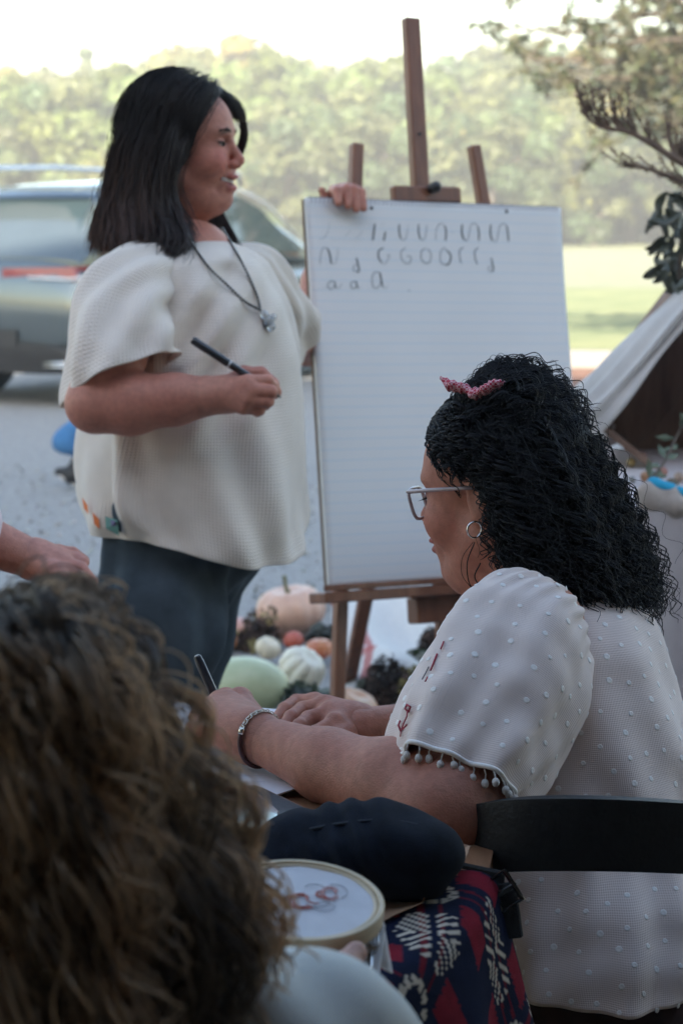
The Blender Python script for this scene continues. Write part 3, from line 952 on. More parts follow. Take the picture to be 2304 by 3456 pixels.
    def patch(name, pts, material):
        mb = MB(); c = [on_tunic(x, y) for x, y in pts]; b = [p + V3(0, .002, 0) for p in c]
        n = len(c); mb.add(c + b, [list(range(n))[::-1], list(range(n, 2 * n))] + [[i, (i + 1) % n, n + (i + 1) % n, n + i] for i in range(n)])
        return mb.build(name, material, tun)
    patch('print_patch', [(313, 1730), (334, 1752), (336, 1786), (318, 1768)], M_or)
    patch('print_patch', [(356, 1744), (398, 1756), (402, 1808), (358, 1784)], M_te)
    patch('print_patch', [(366, 1752), (390, 1760), (393, 1796), (368, 1780)], M_vi).location.y -= .003
    patch('print_patch', [(278, 1680), (296, 1706), (299, 1736), (284, 1716)], M_or)
    # trousers
    ts = SDF()
    ts.rc(S_(640, 1640, 0), S_(640, 1760, 0), .15, .15, .05)
    ts.chain([S_(550, 1780, -.075), S_(535, 2100, -.10), S_(505, 2480, -.09), S_(520, 2900, -.08), S_(530, 3150, -.08)], [.118, .108, .085, .07, .075], .04)
    ts.chain([S_(725, 1760, .09), S_(632, 2100, .11), S_(555, 2480, .13), S_(560, 2850, .14), S_(560, 3020, .15)], [.112, .080, .075, .062, .068], .04)
    v, q = ts.mesh(.008)
    n = vert_normals(v, q); v = v + n * (.010 * vnoise(v * np.array([11, 11, 4]), 4) + .009 * np.sin(v[:, 2] * 34 + 40 * v[:, 0]) * np.clip(vnoise(v * 3, 6), 0, 1))[:, None]
    M_denim = mat('grey_trousers', (.016, .027, .036), rough=.95, col2=(.060, .080, .098), scale=9, detail=8, bump=.3, bscale=500)
    link_mesh('trousers', np_mesh('trousers', v, q), M_denim, root)
    M_shoe = mat('black_shoe', (.02, .02, .02), rough=.5)
    for px, dd in ((530, -.08), (560, .15)):
        sh = SDF(); g = S_(px, 3200, dd); g[2] = .035
        sh.rc(g + V3(-.06, 0, .01), g + V3(.15, -.02, -.002), .046, .038, .02, axis=(0, 0, 1), sq=1.25)
        sh.rc(g + V3(-.02, 0, .05), g + V3(0, 0, .10), .05, .05, .02)
        v, q = sh.mesh(.008); v[:, 2] = np.maximum(v[:, 2], .01)
        link_mesh('shoe', np_mesh('shoe', v, q), M_shoe, root)
    # hair
    M_hair = hair_mat('dark_brown_hair', (.008, .006, .006), (.030, .017, .014), rough=.36)
    cap = SDF()
    cap.el(T(-.020, 0, .040), (.094, .078, .080), T.R, .01)
    cap.el(T(-.056, 0, -.03), (.060, .074, .10), T.R, .04)
    cap.el(T(-.085, 0, -.14), (.055, .075, .08), T.R, .05)
    cap.el(T(.10, 0, -.04), (.082, .066, .098), T.R, .004, True)
    v, q = cap.mesh(.005)
    cv, cq = v, q
    g = lambda L: [S_(*p) for p in L]
    near = [g([(706, 326, -.015), (668, 368, -.05), (636, 435, -.074), (620, 495, -.080), (600, 535, -.086), (566, 565, -.086), (562, 655, -.086), (600, 745, -.10), (628, 815, -.135), (596, 893, -.155)]),
            g([(690, 300, -.02), (640, 355, -.065), (600, 440, -.088), (572, 540, -.094), (556, 640, -.093), (566, 740, -.10), (588, 820, -.135), (560, 880, -.165)]),
            g([(655, 275, -.02), (590, 350, -.075), (540, 460, -.092), (508, 580, -.096), (500, 680, -.096), (512, 780, -.12), (520, 860, -.17)]),
            g([(620, 262, -.01), (540, 335, -.070), (482, 450, -.086), (452, 580, -.09), (440, 690, -.09), (440, 780, -.12), (450, 845, -.16)]),
            g([(596, 258, .0), (500, 325, -.05), (440, 440, -.068), (412, 570, -.072), (398, 690, -.075), (385, 780, -.085), (382, 842, -.10)]),
            g([(590, 258, .01), (478, 325, -.01), (420, 440, -.02), (392, 570, -.02), (372, 690, -.02), (350, 780, -.02), (338, 845, -.02)]),
            g([(596, 260, .02), (490, 330, .05), (430, 450, .06), (402, 580, .06), (380, 700, .06), (356, 800, .06), (345, 855, .06)]),
            g([(640, 268, .03), (560, 335, .08), (500, 450, .09), (480, 600, .09), (470, 720, .09), (460, 800, .09), (460, 850, .09)])]
    far = [g([(712, 322, -.012), (776, 345, .012), (812, 385, .045), (826, 430, .066), (824, 480, .074), (798, 540, .088), (755, 610, .10), (735, 690, .10), (768, 770, .10), (818, 848, .09)]),
           g([(708, 318, -.010), (770, 340, .016), (804, 380, .050), (818, 430, .072), (814, 484, .080), (788, 550, .092), (748, 620, .10), (730, 700, .10), (758, 780, .10), (800, 846, .10)])]
    far2 = [g([(700, 306, .0), (745, 325, .04), (766, 370, .07), (766, 440, .088), (752, 520, .092), (730, 600, .1), (715, 690, .10), (735, 780, .10), (785, 842, .10)]),
            g([(680, 290, .0), (720, 310, .055), (740, 360, .085), (738, 440, .096), (720, 540, .1), (700, 650, .1), (705, 740, .11), (750, 825, .11)])]
    top = [g([(710, 324, -.014), (766, 336, .0), (800, 366, .03), (818, 410, .055)]), g([(715, 300, -.01), (755, 318, .01), (790, 352, .04), (810, 400, .07)]),
           g([(680, 284, -.01), (725, 298, .03), (762, 335, .06), (780, 400, .09)])]
    p = push_out(hair_from_guides([near], 6200, 22, .0085, wave=.006, wlen=.13, seed=2, trim=.2, clump=14, tight=.0028), T, .007, .010)
    p2 = np.concatenate([push_out(hair_from_guides([far], 420, 22, .0026, wave=.002, wlen=.12, seed=3, trim=.1), T, .004, .008), push_out(hair_from_guides([far2], 1100, 22, .0042, wave=.002, wlen=.12, seed=13, trim=.1), T, .003, .005)])
    pf = push_out(hair_from_guides([near], 420, 22, .018, wave=.010, wlen=.10, seed=22, trim=.3), T, .010, .02)
    p3 = push_out(hair_from_guides([top], 1200, 22, .004, seed=4, trim=.2), T, .007, .008)
    allp = np.concatenate([p, p2, p3, pf]); hv, hq = strands(allp, .00072 * np.concatenate([np.full(20, 1.0), [.7, .35]]))
    rr = np.random.default_rng(77); t = np.linspace(0, 1, 22)[None, :, None]; xw = (S_(520, 700)[0] - allp[..., :1]) / .10
    warm = np.clip((t - .35) * 1.3, 0, 1) * np.clip(xw + .55, 0.14, 1) * rr.uniform(.3, 1.2, (len(allp), 1, 1))
    col = np.array([.017, .011, .010]) * (1 - warm) + np.array([.16, .085, .058]) * warm; col = col * rr.uniform(.6, 1.5, (len(allp), 1, 1))
    v, q = join_nets([(cv, cq), (hv, hq)])
    col = np.concatenate([np.tile([.008, .007, .008], (len(cv), 1)), np.repeat(col.reshape(-1, 3), 3, 0)])
    link_mesh('hair', np_mesh('hair', v, q, attrs={'col': col}), attr_mat('dark_brown_hair', rough=.40, mix=.15, spec=.3), root)
    # necklace of dark beads with a clear pendant
    M_bead = mat('dark_bead', (.03, .022, .018), rough=.25, var=.3, scale=200, coat=.6)
    nk = MB()
    def on_front(px, py): return on_tunic(px, py, .007)
    path = [S_(628, 770, -.115), on_front(645, 815), on_front(700, 897), on_front(770, 965), on_front(830, 1020), on_front(878, 1046)]
    path2 = [on_front(878, 1046), on_front(868, 1000), on_front(838, 930), on_front(805, 865), S_(775, 815, -.03), S_(750, 770, .05)]
    for pp in (path, path2):
        sp = smooth_path(pp, 300); L = np.concatenate([[0], np.cumsum(np.linalg.norm(np.diff(sp, axis=0), axis=1))])
        for s in np.arange(0, L[-1], .0062):
            nk.ball(np.array([np.interp(s, L, sp[:, i]) for i in range(3)]), .0031, 6, 4)
    n_o = nk.build('necklace', M_bead, root, smooth=True); n_o['kind'] = 'part'
    del n_o['kind']
    M_glass = mat('clear_bead', (.8, .85, .88), rough=.03, var=.02, trans=.8)
    pb = MB(); c = on_front(893, 1062)
    for dx, dz, r in ((.0, .0, .008), (.008, -.010, .010), (.012, -.022, .008), (.002, -.017, .007), (.016, -.004, .006)):
        pb.ball(c + V3(dx, -.004, dz), r, 10, 7)
    pb.build('pendant', M_glass, n_o, smooth=True)
    # the pen, held
    pen = empty('marker_pen', S_(700, 1180, -.33), 'long black calligraphy pen held in the fist of the person in cream', 'pen')
    a, b = S_(648, 1146, -.345), S_(918, 1322, -.318); tipp = S_(948, 1342, -.312)
    M_pen = mat('black_plastic', (.014, .015, .018), rough=.3, var=.1, coat=.4); M_print = mat('white_print', (.6, .6, .6), rough=.5, var=.05)
    MB().tube([a, a + (b - a) * .02, a + (b - a) * .45, a + (b - a) * .46, b], [.0055, .0072, .0072, .0066, .0066], 14).build('barrel', M_pen, pen, smooth=True, auto=40)
    MB().tube([a + (b - a) * .455, a + (b - a) * .475], [.0070, .0070], 14).build('printed_band', M_print, pen, smooth=True, auto=40)
    MB().tube([b, b + (tipp - b) * .4, tipp], [.006, .0035, .0008], 10).build('nib', M_pen, pen, smooth=True)
    return root
standing_woman()
# ================================================================== easel and pad
BW = V3(.86755354, .49622778, -.03329947); BU = V3(-.0594205, .16989403, .98366927); BN = np.cross(BW, BU)
BL = V3(-.0290, 4.4730, .5810); PW, PHT = .6856, .8642
def EB(s, t, n=0.0): return BL + s * BW + t * BU + n * BN
def onB(px, py, n=0.0):
    d = P(px, py, 1.0) - CAM; o = BL + n * BN
    k = ((o - CAM) @ BN) / (d @ BN); q = CAM + k * d - BL
    return q @ BW, q @ BU
def EP(px, py, n=0.0):
    s, t = onB(px, py, n); return EB(s, t, n)
M_wood = mat('easel_wood', (.13, .042, .018), rough=.45, col2=(.24, .085, .038), scale=7, stretch=(6, 6, .8), detail=6, bump=.12, bscale=60, coat=.15)
M_knob = mat('black_knob', (.015, .015, .016), rough=.4)
def easel():
    e = empty('easel', (EB(.34, 0)[0], EB(.34, 0)[1] + .3, 0), 'reddish wooden artist easel standing on gravel holding the big pad', 'easel')
    mt = EP(1385, 62, -.035)
    ms = mt + (EP(1418, 660, -.035) - mt) * 1.0
    md = nrm(ms - mt)
    MB().bar(mt, mt + md * 1.50, .040, .026, side=BW, bev=.003).build('mast', M_wood, e)
    def leg(a, b, w=.028, t=.026):
        d = nrm(b - a); k = (.012 - a[2]) / d[2]
        return MB().bar(a, a + d * k, w, t, side=BW, bev=.003)
    la, lb = EP(1203, 486, -.062), EP(1187, 690, -.062)
    la2 = EP(1140, 2300, -.04)
    leg(la, la2).build('leg', M_wood, e)
    ra, rb = EP(1597, 492, -.062), EP(1630, 690, -.062)
    leg(ra, ra + (rb - ra) * 3 + BU * .0, .028).build('leg', M_wood, e)
    hinge = EB(.33, .62, -.07); ft = PH(1168, 2345, .012)
    MB().bar(hinge, ft, .040, .022, side=BW, bev=.003).build('rear_leg', M_wood, e)
    # cross bar joining legs, top clamp, tray, ratchet block
    MB().bar(EB(.10, .42, -.085), EB(.60, .42, -.085), .030, .018, side=BU, bev=.002).build('crossbar', M_wood, e)
    c0, c1 = EP(1322, 655, -.008), EP(1548, 660, -.008)
    MB().bar(c0, c1, .036, .022, side=BU, bev=.003).build('top_clamp', M_wood, e)
    kb = MB(); kc = EP(1462, 634, .012); kb.tube([kc - BN * .012, kc + BN * .014], [.011, .013], 14); kb.ball(kc + BN * .012, .012, 10, 7)
    kb.build('clamp_knob', M_knob, e, smooth=True, auto=40)
    MB().bar(EB(-.036, -.017, .012), EB(.70, -.017, .012), .024, .075, side=BU, bev=.003).build('tray', M_wood, e)
    MB().bar(EB(-.036, .004, .046), EB(.70, .004, .046), .014, .008, side=BU, bev=.002).build('tray_lip', M_wood, e)
    s, t = onB(1465, 2035, -.02)
    MB().box(EB(s, -.060, -.012), (.13, .05, .060), np.stack([BW, BN, BU], 1), .004).build('tray_bracket', M_wood, e)
    kb = MB(); kc = EB(s + .06, -.062, .02); kb.tube([kc, kc + BN * .03], [.011, .013], 12); kb.build('tray_knob', M_knob, e, smooth=True, auto=40)
    for py in (452,):
        h = EP(1416, py, -.020); hb = MB(); hb.tube([h - BN * .004, h + BN * .0015], [.0035, .0035], 10); hb.build('bolt_hole', M_knob, e)
easel()

def pad():
    p = empty('flip_chart_pad', EB(PW / 2, 0), 'large white ruled flip chart pad with handwritten letter strokes on the easel', 'flip chart')
    # paper: sheets with a slight bow, ruled lines procedural
    m, nt, b = new_mat('ruled_paper')
    at = N(nt, 'ShaderNodeAttribute', attribute_name='uvw'); sx = N(nt, 'ShaderNodeSeparateXYZ'); nt.links.new(at.outputs['Vector'], sx.inputs[0])
    k = N(nt, 'ShaderNodeMath', operation='MULTIPLY'); k.inputs[1].default_value = 1 / .0235; nt.links.new(sx.outputs[1], k.inputs[0])
    fr = N(nt, 'ShaderNodeMath', operation='FRACT'); nt.links.new(k.outputs[0], fr.inputs[0])
    lt = N(nt, 'ShaderNodeMath', operation='LESS_THAN'); lt.inputs[1].default_value = .06; nt.links.new(fr.outputs[0], lt.inputs[0])
    nz = N(nt, 'ShaderNodeTexNoise', Scale=6.0, Detail=5.0); nt.links.new(at.outputs['Vector'], nz.inputs['Vector'])
    rp = N(nt, 'ShaderNodeMapRange'); rp.inputs[3].default_value = .96; rp.inputs[4].default_value = 1.03; nt.links.new(nz.outputs[0], rp.inputs[0])
    mx = N(nt, 'ShaderNodeMix', data_type='RGBA'); mx.inputs[6].default_value = (.78, .77, .76, 1); mx.inputs[7].default_value = (.58, .68, .76, 1)
    nt.links.new(lt.outputs[0], mx.inputs[0])
    sc = N(nt, 'ShaderNodeVectorMath', operation='SCALE'); nt.links.new(mx.outputs[2], sc.inputs[0]); nt.links.new(rp.outputs[0], sc.inputs['Scale'])
    nt.links.new(sc.outputs[0], b.inputs['Base Color']); b.inputs['Roughness'].default_value = .75; b.inputs['Specular IOR Level'].default_value = .25
    nu, nv = 40, 50
    U, Vv = np.meshgrid(np.linspace(0, 1, nu), np.linspace(0, 1, nv))
    def sheet_pts(off):
        bow = .006 * np.sin(U * 3.1) * np.sin(Vv * 3.1) + .004 * np.sin(U * 5 + Vv * 4) * (1 - Vv) + .002 * np.sin(Vv * 14)*U
        return BL + (U * PW)[..., None] * BW + (Vv * PHT)[..., None] * BU + (bow + off)[..., None] * BN
    fr_ = sheet_pts(.004)
    v = fr_.reshape(-1, 3); back = sheet_pts(.0032).reshape(-1, 3); n = nu * nv
    q = grid_faces(nu, nv)
    edge = [(i, i + 1) for i in range(nu - 1)] + [((nv - 1) * nu + i + 1, (nv - 1) * nu + i) for i in range(nu - 1)] + [((i + 1) * nu, i * nu) for i in range(nv - 1)] + [(i * nu + nu - 1, (i + 1) * nu + nu - 1) for i in range(nv - 1)]
    eq = np.array([[a, a + n, c + n, c] for a, c in edge])
    uv = np.stack([U * PW, Vv * PHT, 0 * U], -1).reshape(-1, 3)
    me = np_mesh('top_sheet', np.concatenate([v, back]), np.concatenate([q, q[:, ::-1] + n, eq]), attrs={'uvw': np.concatenate([uv, uv])})
    link_mesh('top_sheet', me, m, p)
    MB().box(EB(PW / 2 + .001, PHT / 2, -.0035), (PW, PHT, .009), np.stack([BW, BU, BN], 1), .001).build('sheet_block', mat('paper_edge', (.70, .69, .66), rough=.8, var=.06), p)
    MB().box(EB(PW / 2 - .002, PHT / 2 - .002, -.0115), (PW, PHT, .004), np.stack([BW, BU, BN], 1)).build('backing_board', mat('grey_board', (.22, .15, .10), rough=.9), p)
    sp = MB(); M_wire = mat('binding_wire', (.10, .10, .12), rough=.4, metal=.6)
    for i in range(62):
        c = EB(.012 + i * (PW - .024) / 61, PHT - .004, -.003); a = np.linspace(0, 2 * math.pi, 9)[:-1]
        sp.tube([c + BU * (.0085 * math.cos(x)) + BN * (.0115 * math.sin(x)) for x in a], .0011, 4, closed=True)
    o = sp.build('spiral_binding', M_wire, p, smooth=True); o['kind'] = 'stuff'
    # handwriting: brush strokes (pixels of an enlarged crop of the photograph), thin grey up-strokes and thick dark down-strokes
    dark, mid, faint = [], [], []
    def z(pts): return [(1020 + x / 2.119, 700 + y / 2.119) for x, y in pts]
    T_, H_ = 5.2, 2.6
    dark += [(z(q), w) for q, w in [
        ([(515, 118), (508, 180), (501, 238)], 13), ([(590, 175), (583, 210), (578, 240)], 13), ([(688, 122), (688, 180), (700, 225)], 11),
        ([(826, 122), (826, 180), (838, 226)], 10), ([(1012, 130), (1022, 180), (1016, 240)], 11), ([(1136, 122), (1134, 185), (1150, 235)], 12),
        ([(1250, 140), (1256, 190), (1256, 240)], 11), ([(1340, 125), (1338, 190), (1352, 238)], 12), ([(1456, 135), (1464, 190), (1468, 244)], 11),
        ([(180, 295), (196, 345), (204, 402)], 12), ([(384, 360), (396, 410), (402, 455), (385, 462)], 11), ([(575, 290), (545, 310), (540, 355), (562, 395)], 11),
        ([(1030, 310), (1056, 350), (1040, 405), (1015, 410)], 11), ([(1345, 362), (1354, 410), (1360, 445), (1345, 462)], 10),
        ([(228, 530), (232, 555), (240, 580)], 9), ([(382, 530), (386, 556), (395, 580)], 9), ([(553, 470), (560, 520), (570, 570)], 12), ([(755, 594), (760, 600)], 13),
        ([(1445, 18), (1447, 30)], 7), ([(497, 0), (495, 6)], 7)]]
    mid += [(z(q), w) for q, w in [
        ([(700, 225), (718, 236), (738, 210), (748, 160)], 5), ([(838, 226), (856, 236), (876, 200), (884, 130)], 5), ([(948, 236), (950, 170), (975, 118), (1005, 125)], 5),
        ([(1150, 235), (1172, 238), (1186, 190), (1198, 130), (1225, 116), (1250, 140)], 6), ([(1352, 238), (1380, 244), (1394, 190), (1405, 135), (1432, 118), (1456, 135)], 6),
        ([(124, 405), (130, 330), (150, 290), (180, 295)], 6), ([(204, 402), (230, 400), (248, 350), (252, 290)], 4), ([(385, 462), (364, 450), (362, 425), (385, 405)], 5),
        ([(562, 395), (590, 402), (620, 345), (598, 345)], 5), ([(735, 290), (706, 310), (702, 360), (730, 400), (765, 395), (770, 355), (740, 350)], 7),
        ([(875, 290), (845, 320), (848, 375), (878, 402), (908, 385), (912, 330), (890, 298)], 8), ([(1015, 410), (985, 395), (980, 330), (1005, 292), (1030, 310)], 6),
        ([(1130, 405), (1118, 350), (1120, 305), (1148, 288)], 8), ([(1245, 408), (1228, 360), (1228, 310), (1252, 290)], 10), ([(1345, 462), (1326, 452), (1324, 435), (1345, 420)], 5),
        ([(228, 530), (195, 530), (180, 555), (190, 582), (215, 580), (232, 555)], 7), ([(240, 580), (262, 575), (280, 545)], 4),
        ([(382, 530), (350, 535), (342, 560), (355, 582), (378, 575), (386, 556)], 7), ([(395, 580), (415, 575)], 4),
        ([(553, 470), (515, 465), (495, 500), (500, 560), (525, 580), (550, 555), (560, 520)], 7), ([(570, 570), (590, 580), (608, 560)], 4)]]
    faint += [(z(q), w) for q, w in [
        ([(118, 232), (155, 215), (185, 160), (192, 110)], 5), ([(300, 215), (330, 180), (345, 165)], 4), ([(375, 222), (405, 200), (430, 165)], 4),
        ([(1050, 178), (1085, 182)], 4), ([(748, 160), (750, 120)], 4), ([(560, 130), (575, 110)], 4), ([(140, 585), (165, 575), (180, 555)], 3),
        ([(470, 590), (485, 580)], 3), ([(60, 590), (140, 585)], 2), ([(200, 236), (430, 236)], 2)]]
    def ribbon(mb, pts, w, n):
        sp = smooth_path(pts, max(8, len(pts) * 6)) if len(pts) > 2 else np.array(pts, float)
        L = len(sp); tg = np.gradient(sp, axis=0); tg /= np.linalg.norm(tg, axis=1)[:, None] + 1e-9
        nn = np.stack([-tg[:, 1], tg[:, 0]], 1); hw = .8 * w / 2.119 / 2 * (.75 + .25 * np.sin(np.linspace(0.3, 2.8, L)))
        vv = []
        for i in range(L):
            for sg in (-1, 1):
                x, y = sp[i] + sg * nn[i] * hw[i]; s, t = onB(x, y, n)
                bow = .006 * math.sin(s / PW * 3.1) * math.sin(t / PHT * 3.1) + .004 * math.sin(s / PW * 5 + t / PHT * 4) * (1 - t / PHT) + .002 * math.sin(t / PHT * 14) * s / PW
                vv.append(EB(s, t, .0050 + bow))
        mb.add(vv, [[2 * i, 2 * i + 1, 2 * i + 3, 2 * i + 2] for i in range(L - 1)])
    for nm, L, c in (('dark_strokes', dark, (.035, .04, .042)), ('grey_strokes', mid, (.22, .23, .24)), ('faint_strokes', faint, (.45, .47, .48))):
        m_ = mat(nm, c, rough=.6, var=.25, scale=120)
        for pts, w in L:
            mb = MB(); ribbon(mb, pts, w, .004); mb.build('pen_stroke', m_, p)
    for px, py in ((1253, 702), (1708, 714)):
        mb = MB(); c = EP(px, py, .006); mb.tube([c - BN * .003, c + BN * .002], .0035, 8); mb.build('punch_hole', M_knob, p)
pad()

# ================================================================== harvest display on the gravel behind the easel
def gourd(name, label, cat, px, py_base, wpx, hpx, col, ribs=0, depth=.08, tilt=(0, 0, 0), stem=None, group=None, h0=.008, squash=1.0, col2=None, elong=1.0):
    b = PH(px, py_base, h0); d = (b - CAM) @ FWD; rx = wpx / 2 * d / F; rz = hpx / 2 * d / F
    # rest on the ground: centre one vertical radius up
    o = empty(name, b, label, cat, group)
    nu, nv = 64, 30
    ph = np.linspace(0, 2 * math.pi, nu, endpoint=False); t = np.linspace(0.0, math.pi, nv)
    TT, PP = np.meshgrid(t, ph, indexing='ij')
    rib = 1 - depth * (1 - np.abs(np.cos(PP * ribs / 2))) ** 1.5 * np.sin(TT) ** .5 if ribs else np.ones_like(TT)
    dip = 1 - (.30 * np.exp(-(TT / .45) ** 2) if ribs else 0)
    x = np.sin(TT) * np.cos(PP) * rx * rib; y = np.sin(TT) * np.sin(PP) * rx * rib * elong; zz = np.cos(TT) * rz * dip * rib ** .3
    v = np.stack([x, y, zz], -1).reshape(-1, 3)
    v = v * (1 + .02 * vnoise(v / rx * .4 + px, 8))[:, None]
    Rm = np.array(Matrix.Rotation(tilt[2], 3, 'Z') @ Matrix.Rotation(tilt[1], 3, 'Y') @ Matrix.Rotation(tilt[0], 3, 'X'))
    v = v @ Rm.T; v[:, 2] -= v[:, 2].min(); c = b.copy()
    v = v + c
    me = np_mesh('flesh', v, grid_faces(nu, nv, True))
    link_mesh('flesh', me, mat(name + '_skin', col, rough=.42, var=.10, scale=18, col2=col2, bump=.08, bscale=90, coat=.15, sss=.05), o)
    if stem:
        top = V3(0, 0, rz * .70) @ Rm.T; zmin = 0
        base = c + top + V3(0, 0, rz * 1.0) ; L = stem * d / F
        dr = Rm @ V3(0, 0, 1)
        base = v[:nu].mean(0) - dr * .004
        sp = smooth_path([base, base + dr * L * .4 + V3(-.1 * L, 0, 0), base + dr * L + V3(-.12 * L, 0, 0)], 7)
        MB().tube(sp, np.array([.012, .008, .0065, .006, .006, .0065, .0075]), 7).build('stem', mat(name + '_stem', (.13, .13, .05), rough=.8, var=.3, scale=60), o, smooth=True)
    return o
gourd('pumpkin', 'large ribbed peach pumpkin with a thin green stem on the gravel', 'pumpkin', 980, 2150, 240, 180, (.60, .35, .25), ribs=11, stem=62, col2=(.72, .46, .33), tilt=(.08, -.10, 0))
gourd('spaghetti_squash', 'smooth pale green oval squash lying in front of the white pumpkin', 'squash', 832, 2425, 300, 212, (.44, .50, .28), tilt=(0, .12, .1), col2=(.54, .58, .36), h0=.03, elong=.8)
gourd('white_pumpkin', 'small white ribbed pumpkin tipped beside the green squash', 'pumpkin', 1020, 2330, 165, 140, (.74, .70, .56), ribs=10, depth=.16, tilt=(.5, .5, .3), h0=.05, col2=(.78, .74, .60))
gourd('cream_gourd', 'little cream gourd behind the pale green squash', 'gourd', 905, 2225, 90, 75, (.66, .58, .42), ribs=8, tilt=(.3, .4, 0), h0=.03)
gourd('orange_pumpkin', 'small plain orange pumpkin beside the grey trouser leg', 'pumpkin', 752, 2205, 95, 90, (.50, .17, .04), ribs=9, h0=.01)
gourd('pink_squash', 'pink squash half hidden behind dried moss', 'squash', 828, 2165, 110, 75, (.62, .33, .27), ribs=0, h0=.01, tilt=(0, .5, .4))
gourd('red_apple', 'dull red apple between the pumpkins', 'apple', 990, 2190, 70, 60, (.46, .10, .06), h0=.02)
gourd('red_tomato', 'red orange ribbed fruit behind the white pumpkin', 'fruit', 1078, 2225, 95, 75, (.45, .09, .05), ribs=6, h0=.03, col2=(.5, .2, .07))
gourd('striped_gourd', 'cream and orange gourd at the foot of the easel leg', 'gourd', 1195, 2450, 170, 120, (.62, .46, .32), ribs=9, depth=.05, h0=.02, tilt=(.2, .3, 0), col2=(.60, .24, .09))
gourd('coral_gourd', 'small coral gourd peeping out behind the easel legs', 'gourd', 1150, 2055, 80, 80, (.60, .14, .09), h0=.01)

# moss clumps and cut leaves
def clump(name, label, cat, px, py, w, h, cols, n, seed, h0=.01, leaf=.018, group=None, flat=.5):
    r = np.random.default_rng(seed); b = PH(px, py, h0); d = (b - CAM) @ FWD; rx = w / 2 * d / F; rz = h * d / F
    o = empty(name, b, label, cat, group)
    u = r.normal(size=(n, 3)); u /= np.linalg.norm(u, axis=1)[:, None]; u[:, 2] = np.abs(u[:, 2])
    p = u * (r.uniform(.25, 1.0, n) ** .5)[:, None] * np.array([rx, rx * .8, rz]) * (1 + .25 * vnoise(u * .8, seed))[:, None]
    nn = u + r.normal(0, .5, (n, 3)); nn /= np.linalg.norm(nn, axis=1)[:, None]
    a = np.cross(nn, r.normal(size=(n, 3))); a /= np.linalg.norm(a, axis=1)[:, None]; c = np.cross(nn, a)
    s = leaf * r.uniform(.5, 1.3, (n, 1))
    v = np.stack([p - a * s, p + c * s * flat + nn * s * .2, p + a * s, p - c * s * flat + nn * s * .2], 1).reshape(-1, 3) + b
    ci = (np.clip(.5 + .5 * vnoise(p / rx * .9, seed + 5) + r.normal(0, .12, n), 0, .999) * len(cols)).astype(int)
    col = np.array(cols)[ci] * r.uniform(.6, 1.3, (n, 1))
    x = link_mesh('leaves', np_mesh('leaves', v, np.arange(4 * n).reshape(-1, 4), smooth=False, attrs={'col': np.repeat(col, 4, 0)}), attr_mat(name + '_leaf', rough=.5 if leaf > .02 else .9), o)
    if n > 300: x['kind'] = 'stuff'
    st = MB()
    for i in range(10):
        q = p[r.integers(0, n)]; st.tube(smooth_path([b, b + q * .6 + r.normal(0, .006, 3), b + q], 5), [.003, .0028, .0025, .002, .0015], 5)
    st.build('stems', M_bark, o)
    return o
BR, YL, DK = (.075, .045, .035), (.26, .22, .09), (.03, .02, .018)
clump('dried_hydrangea', 'brown and yellow dried flower head beside the peach pumpkin', 'dried flower', 868, 2190, 170, 125, [DK, BR, BR, YL], 900, 1, leaf=.012)
clump('dried_hydrangea', 'dark brown dried flower heap at the foot of the white cloth', 'dried flower', 1310, 2385, 190, 165, [DK, DK, BR, BR], 1200, 2, leaf=.012, h0=.02)
clump('yellow_moss', 'yellow green dried flower head against the embroidered sleeve', 'dried flower', 1400, 2390, 150, 150, [YL, (.16, .14, .06), YL, BR], 900, 3, leaf=.012, h0=.02)
clump('dried_hydrangea', 'small brown dried flower tuft on top of the white cloth', 'dried flower', 1460, 2190, 110, 70, [DK, BR, BR], 500, 4, leaf=.012, h0=.10)
clump('leaf_sprig', 'dark green leafy sprig spread below the white pumpkin', 'leaves', 1005, 2440, 340, 130, [(.02, .035, .02), (.035, .055, .035), (.22, .26, .22)], 260, 5, leaf=.034, h0=.02)
clump('leaf_sprig', 'dark leaves tucked beside the white cloth under the easel', 'leaves', 1235, 2370, 120, 75, [(.02, .03, .02), (.03, .05, .03), (.2, .22, .19)], 110, 6, leaf=.026, h0=.02)
clump('leaf_sprig', 'dark leaf sprig lying against the peach pumpkin', 'leaves', 1090, 2180, 110, 80, [(.03, .035, .03), (.06, .07, .06)], 110, 7, leaf=.026, h0=.02)
clump('leaf_sprig', 'green leaves behind the sleeve beside the yellow flower head', 'leaves', 1420, 2275, 120, 90, [(.03, .06, .02), (.05, .09, .03), (.3, .32, .28)], 110, 8, leaf=.026, h0=.08)
clump('yellow_moss', 'little tuft of yellow moss behind the easel tray', 'moss', 1290, 2062, 90, 40, [YL, (.14, .13, .05)], 300, 9, leaf=.012, h0=.01)

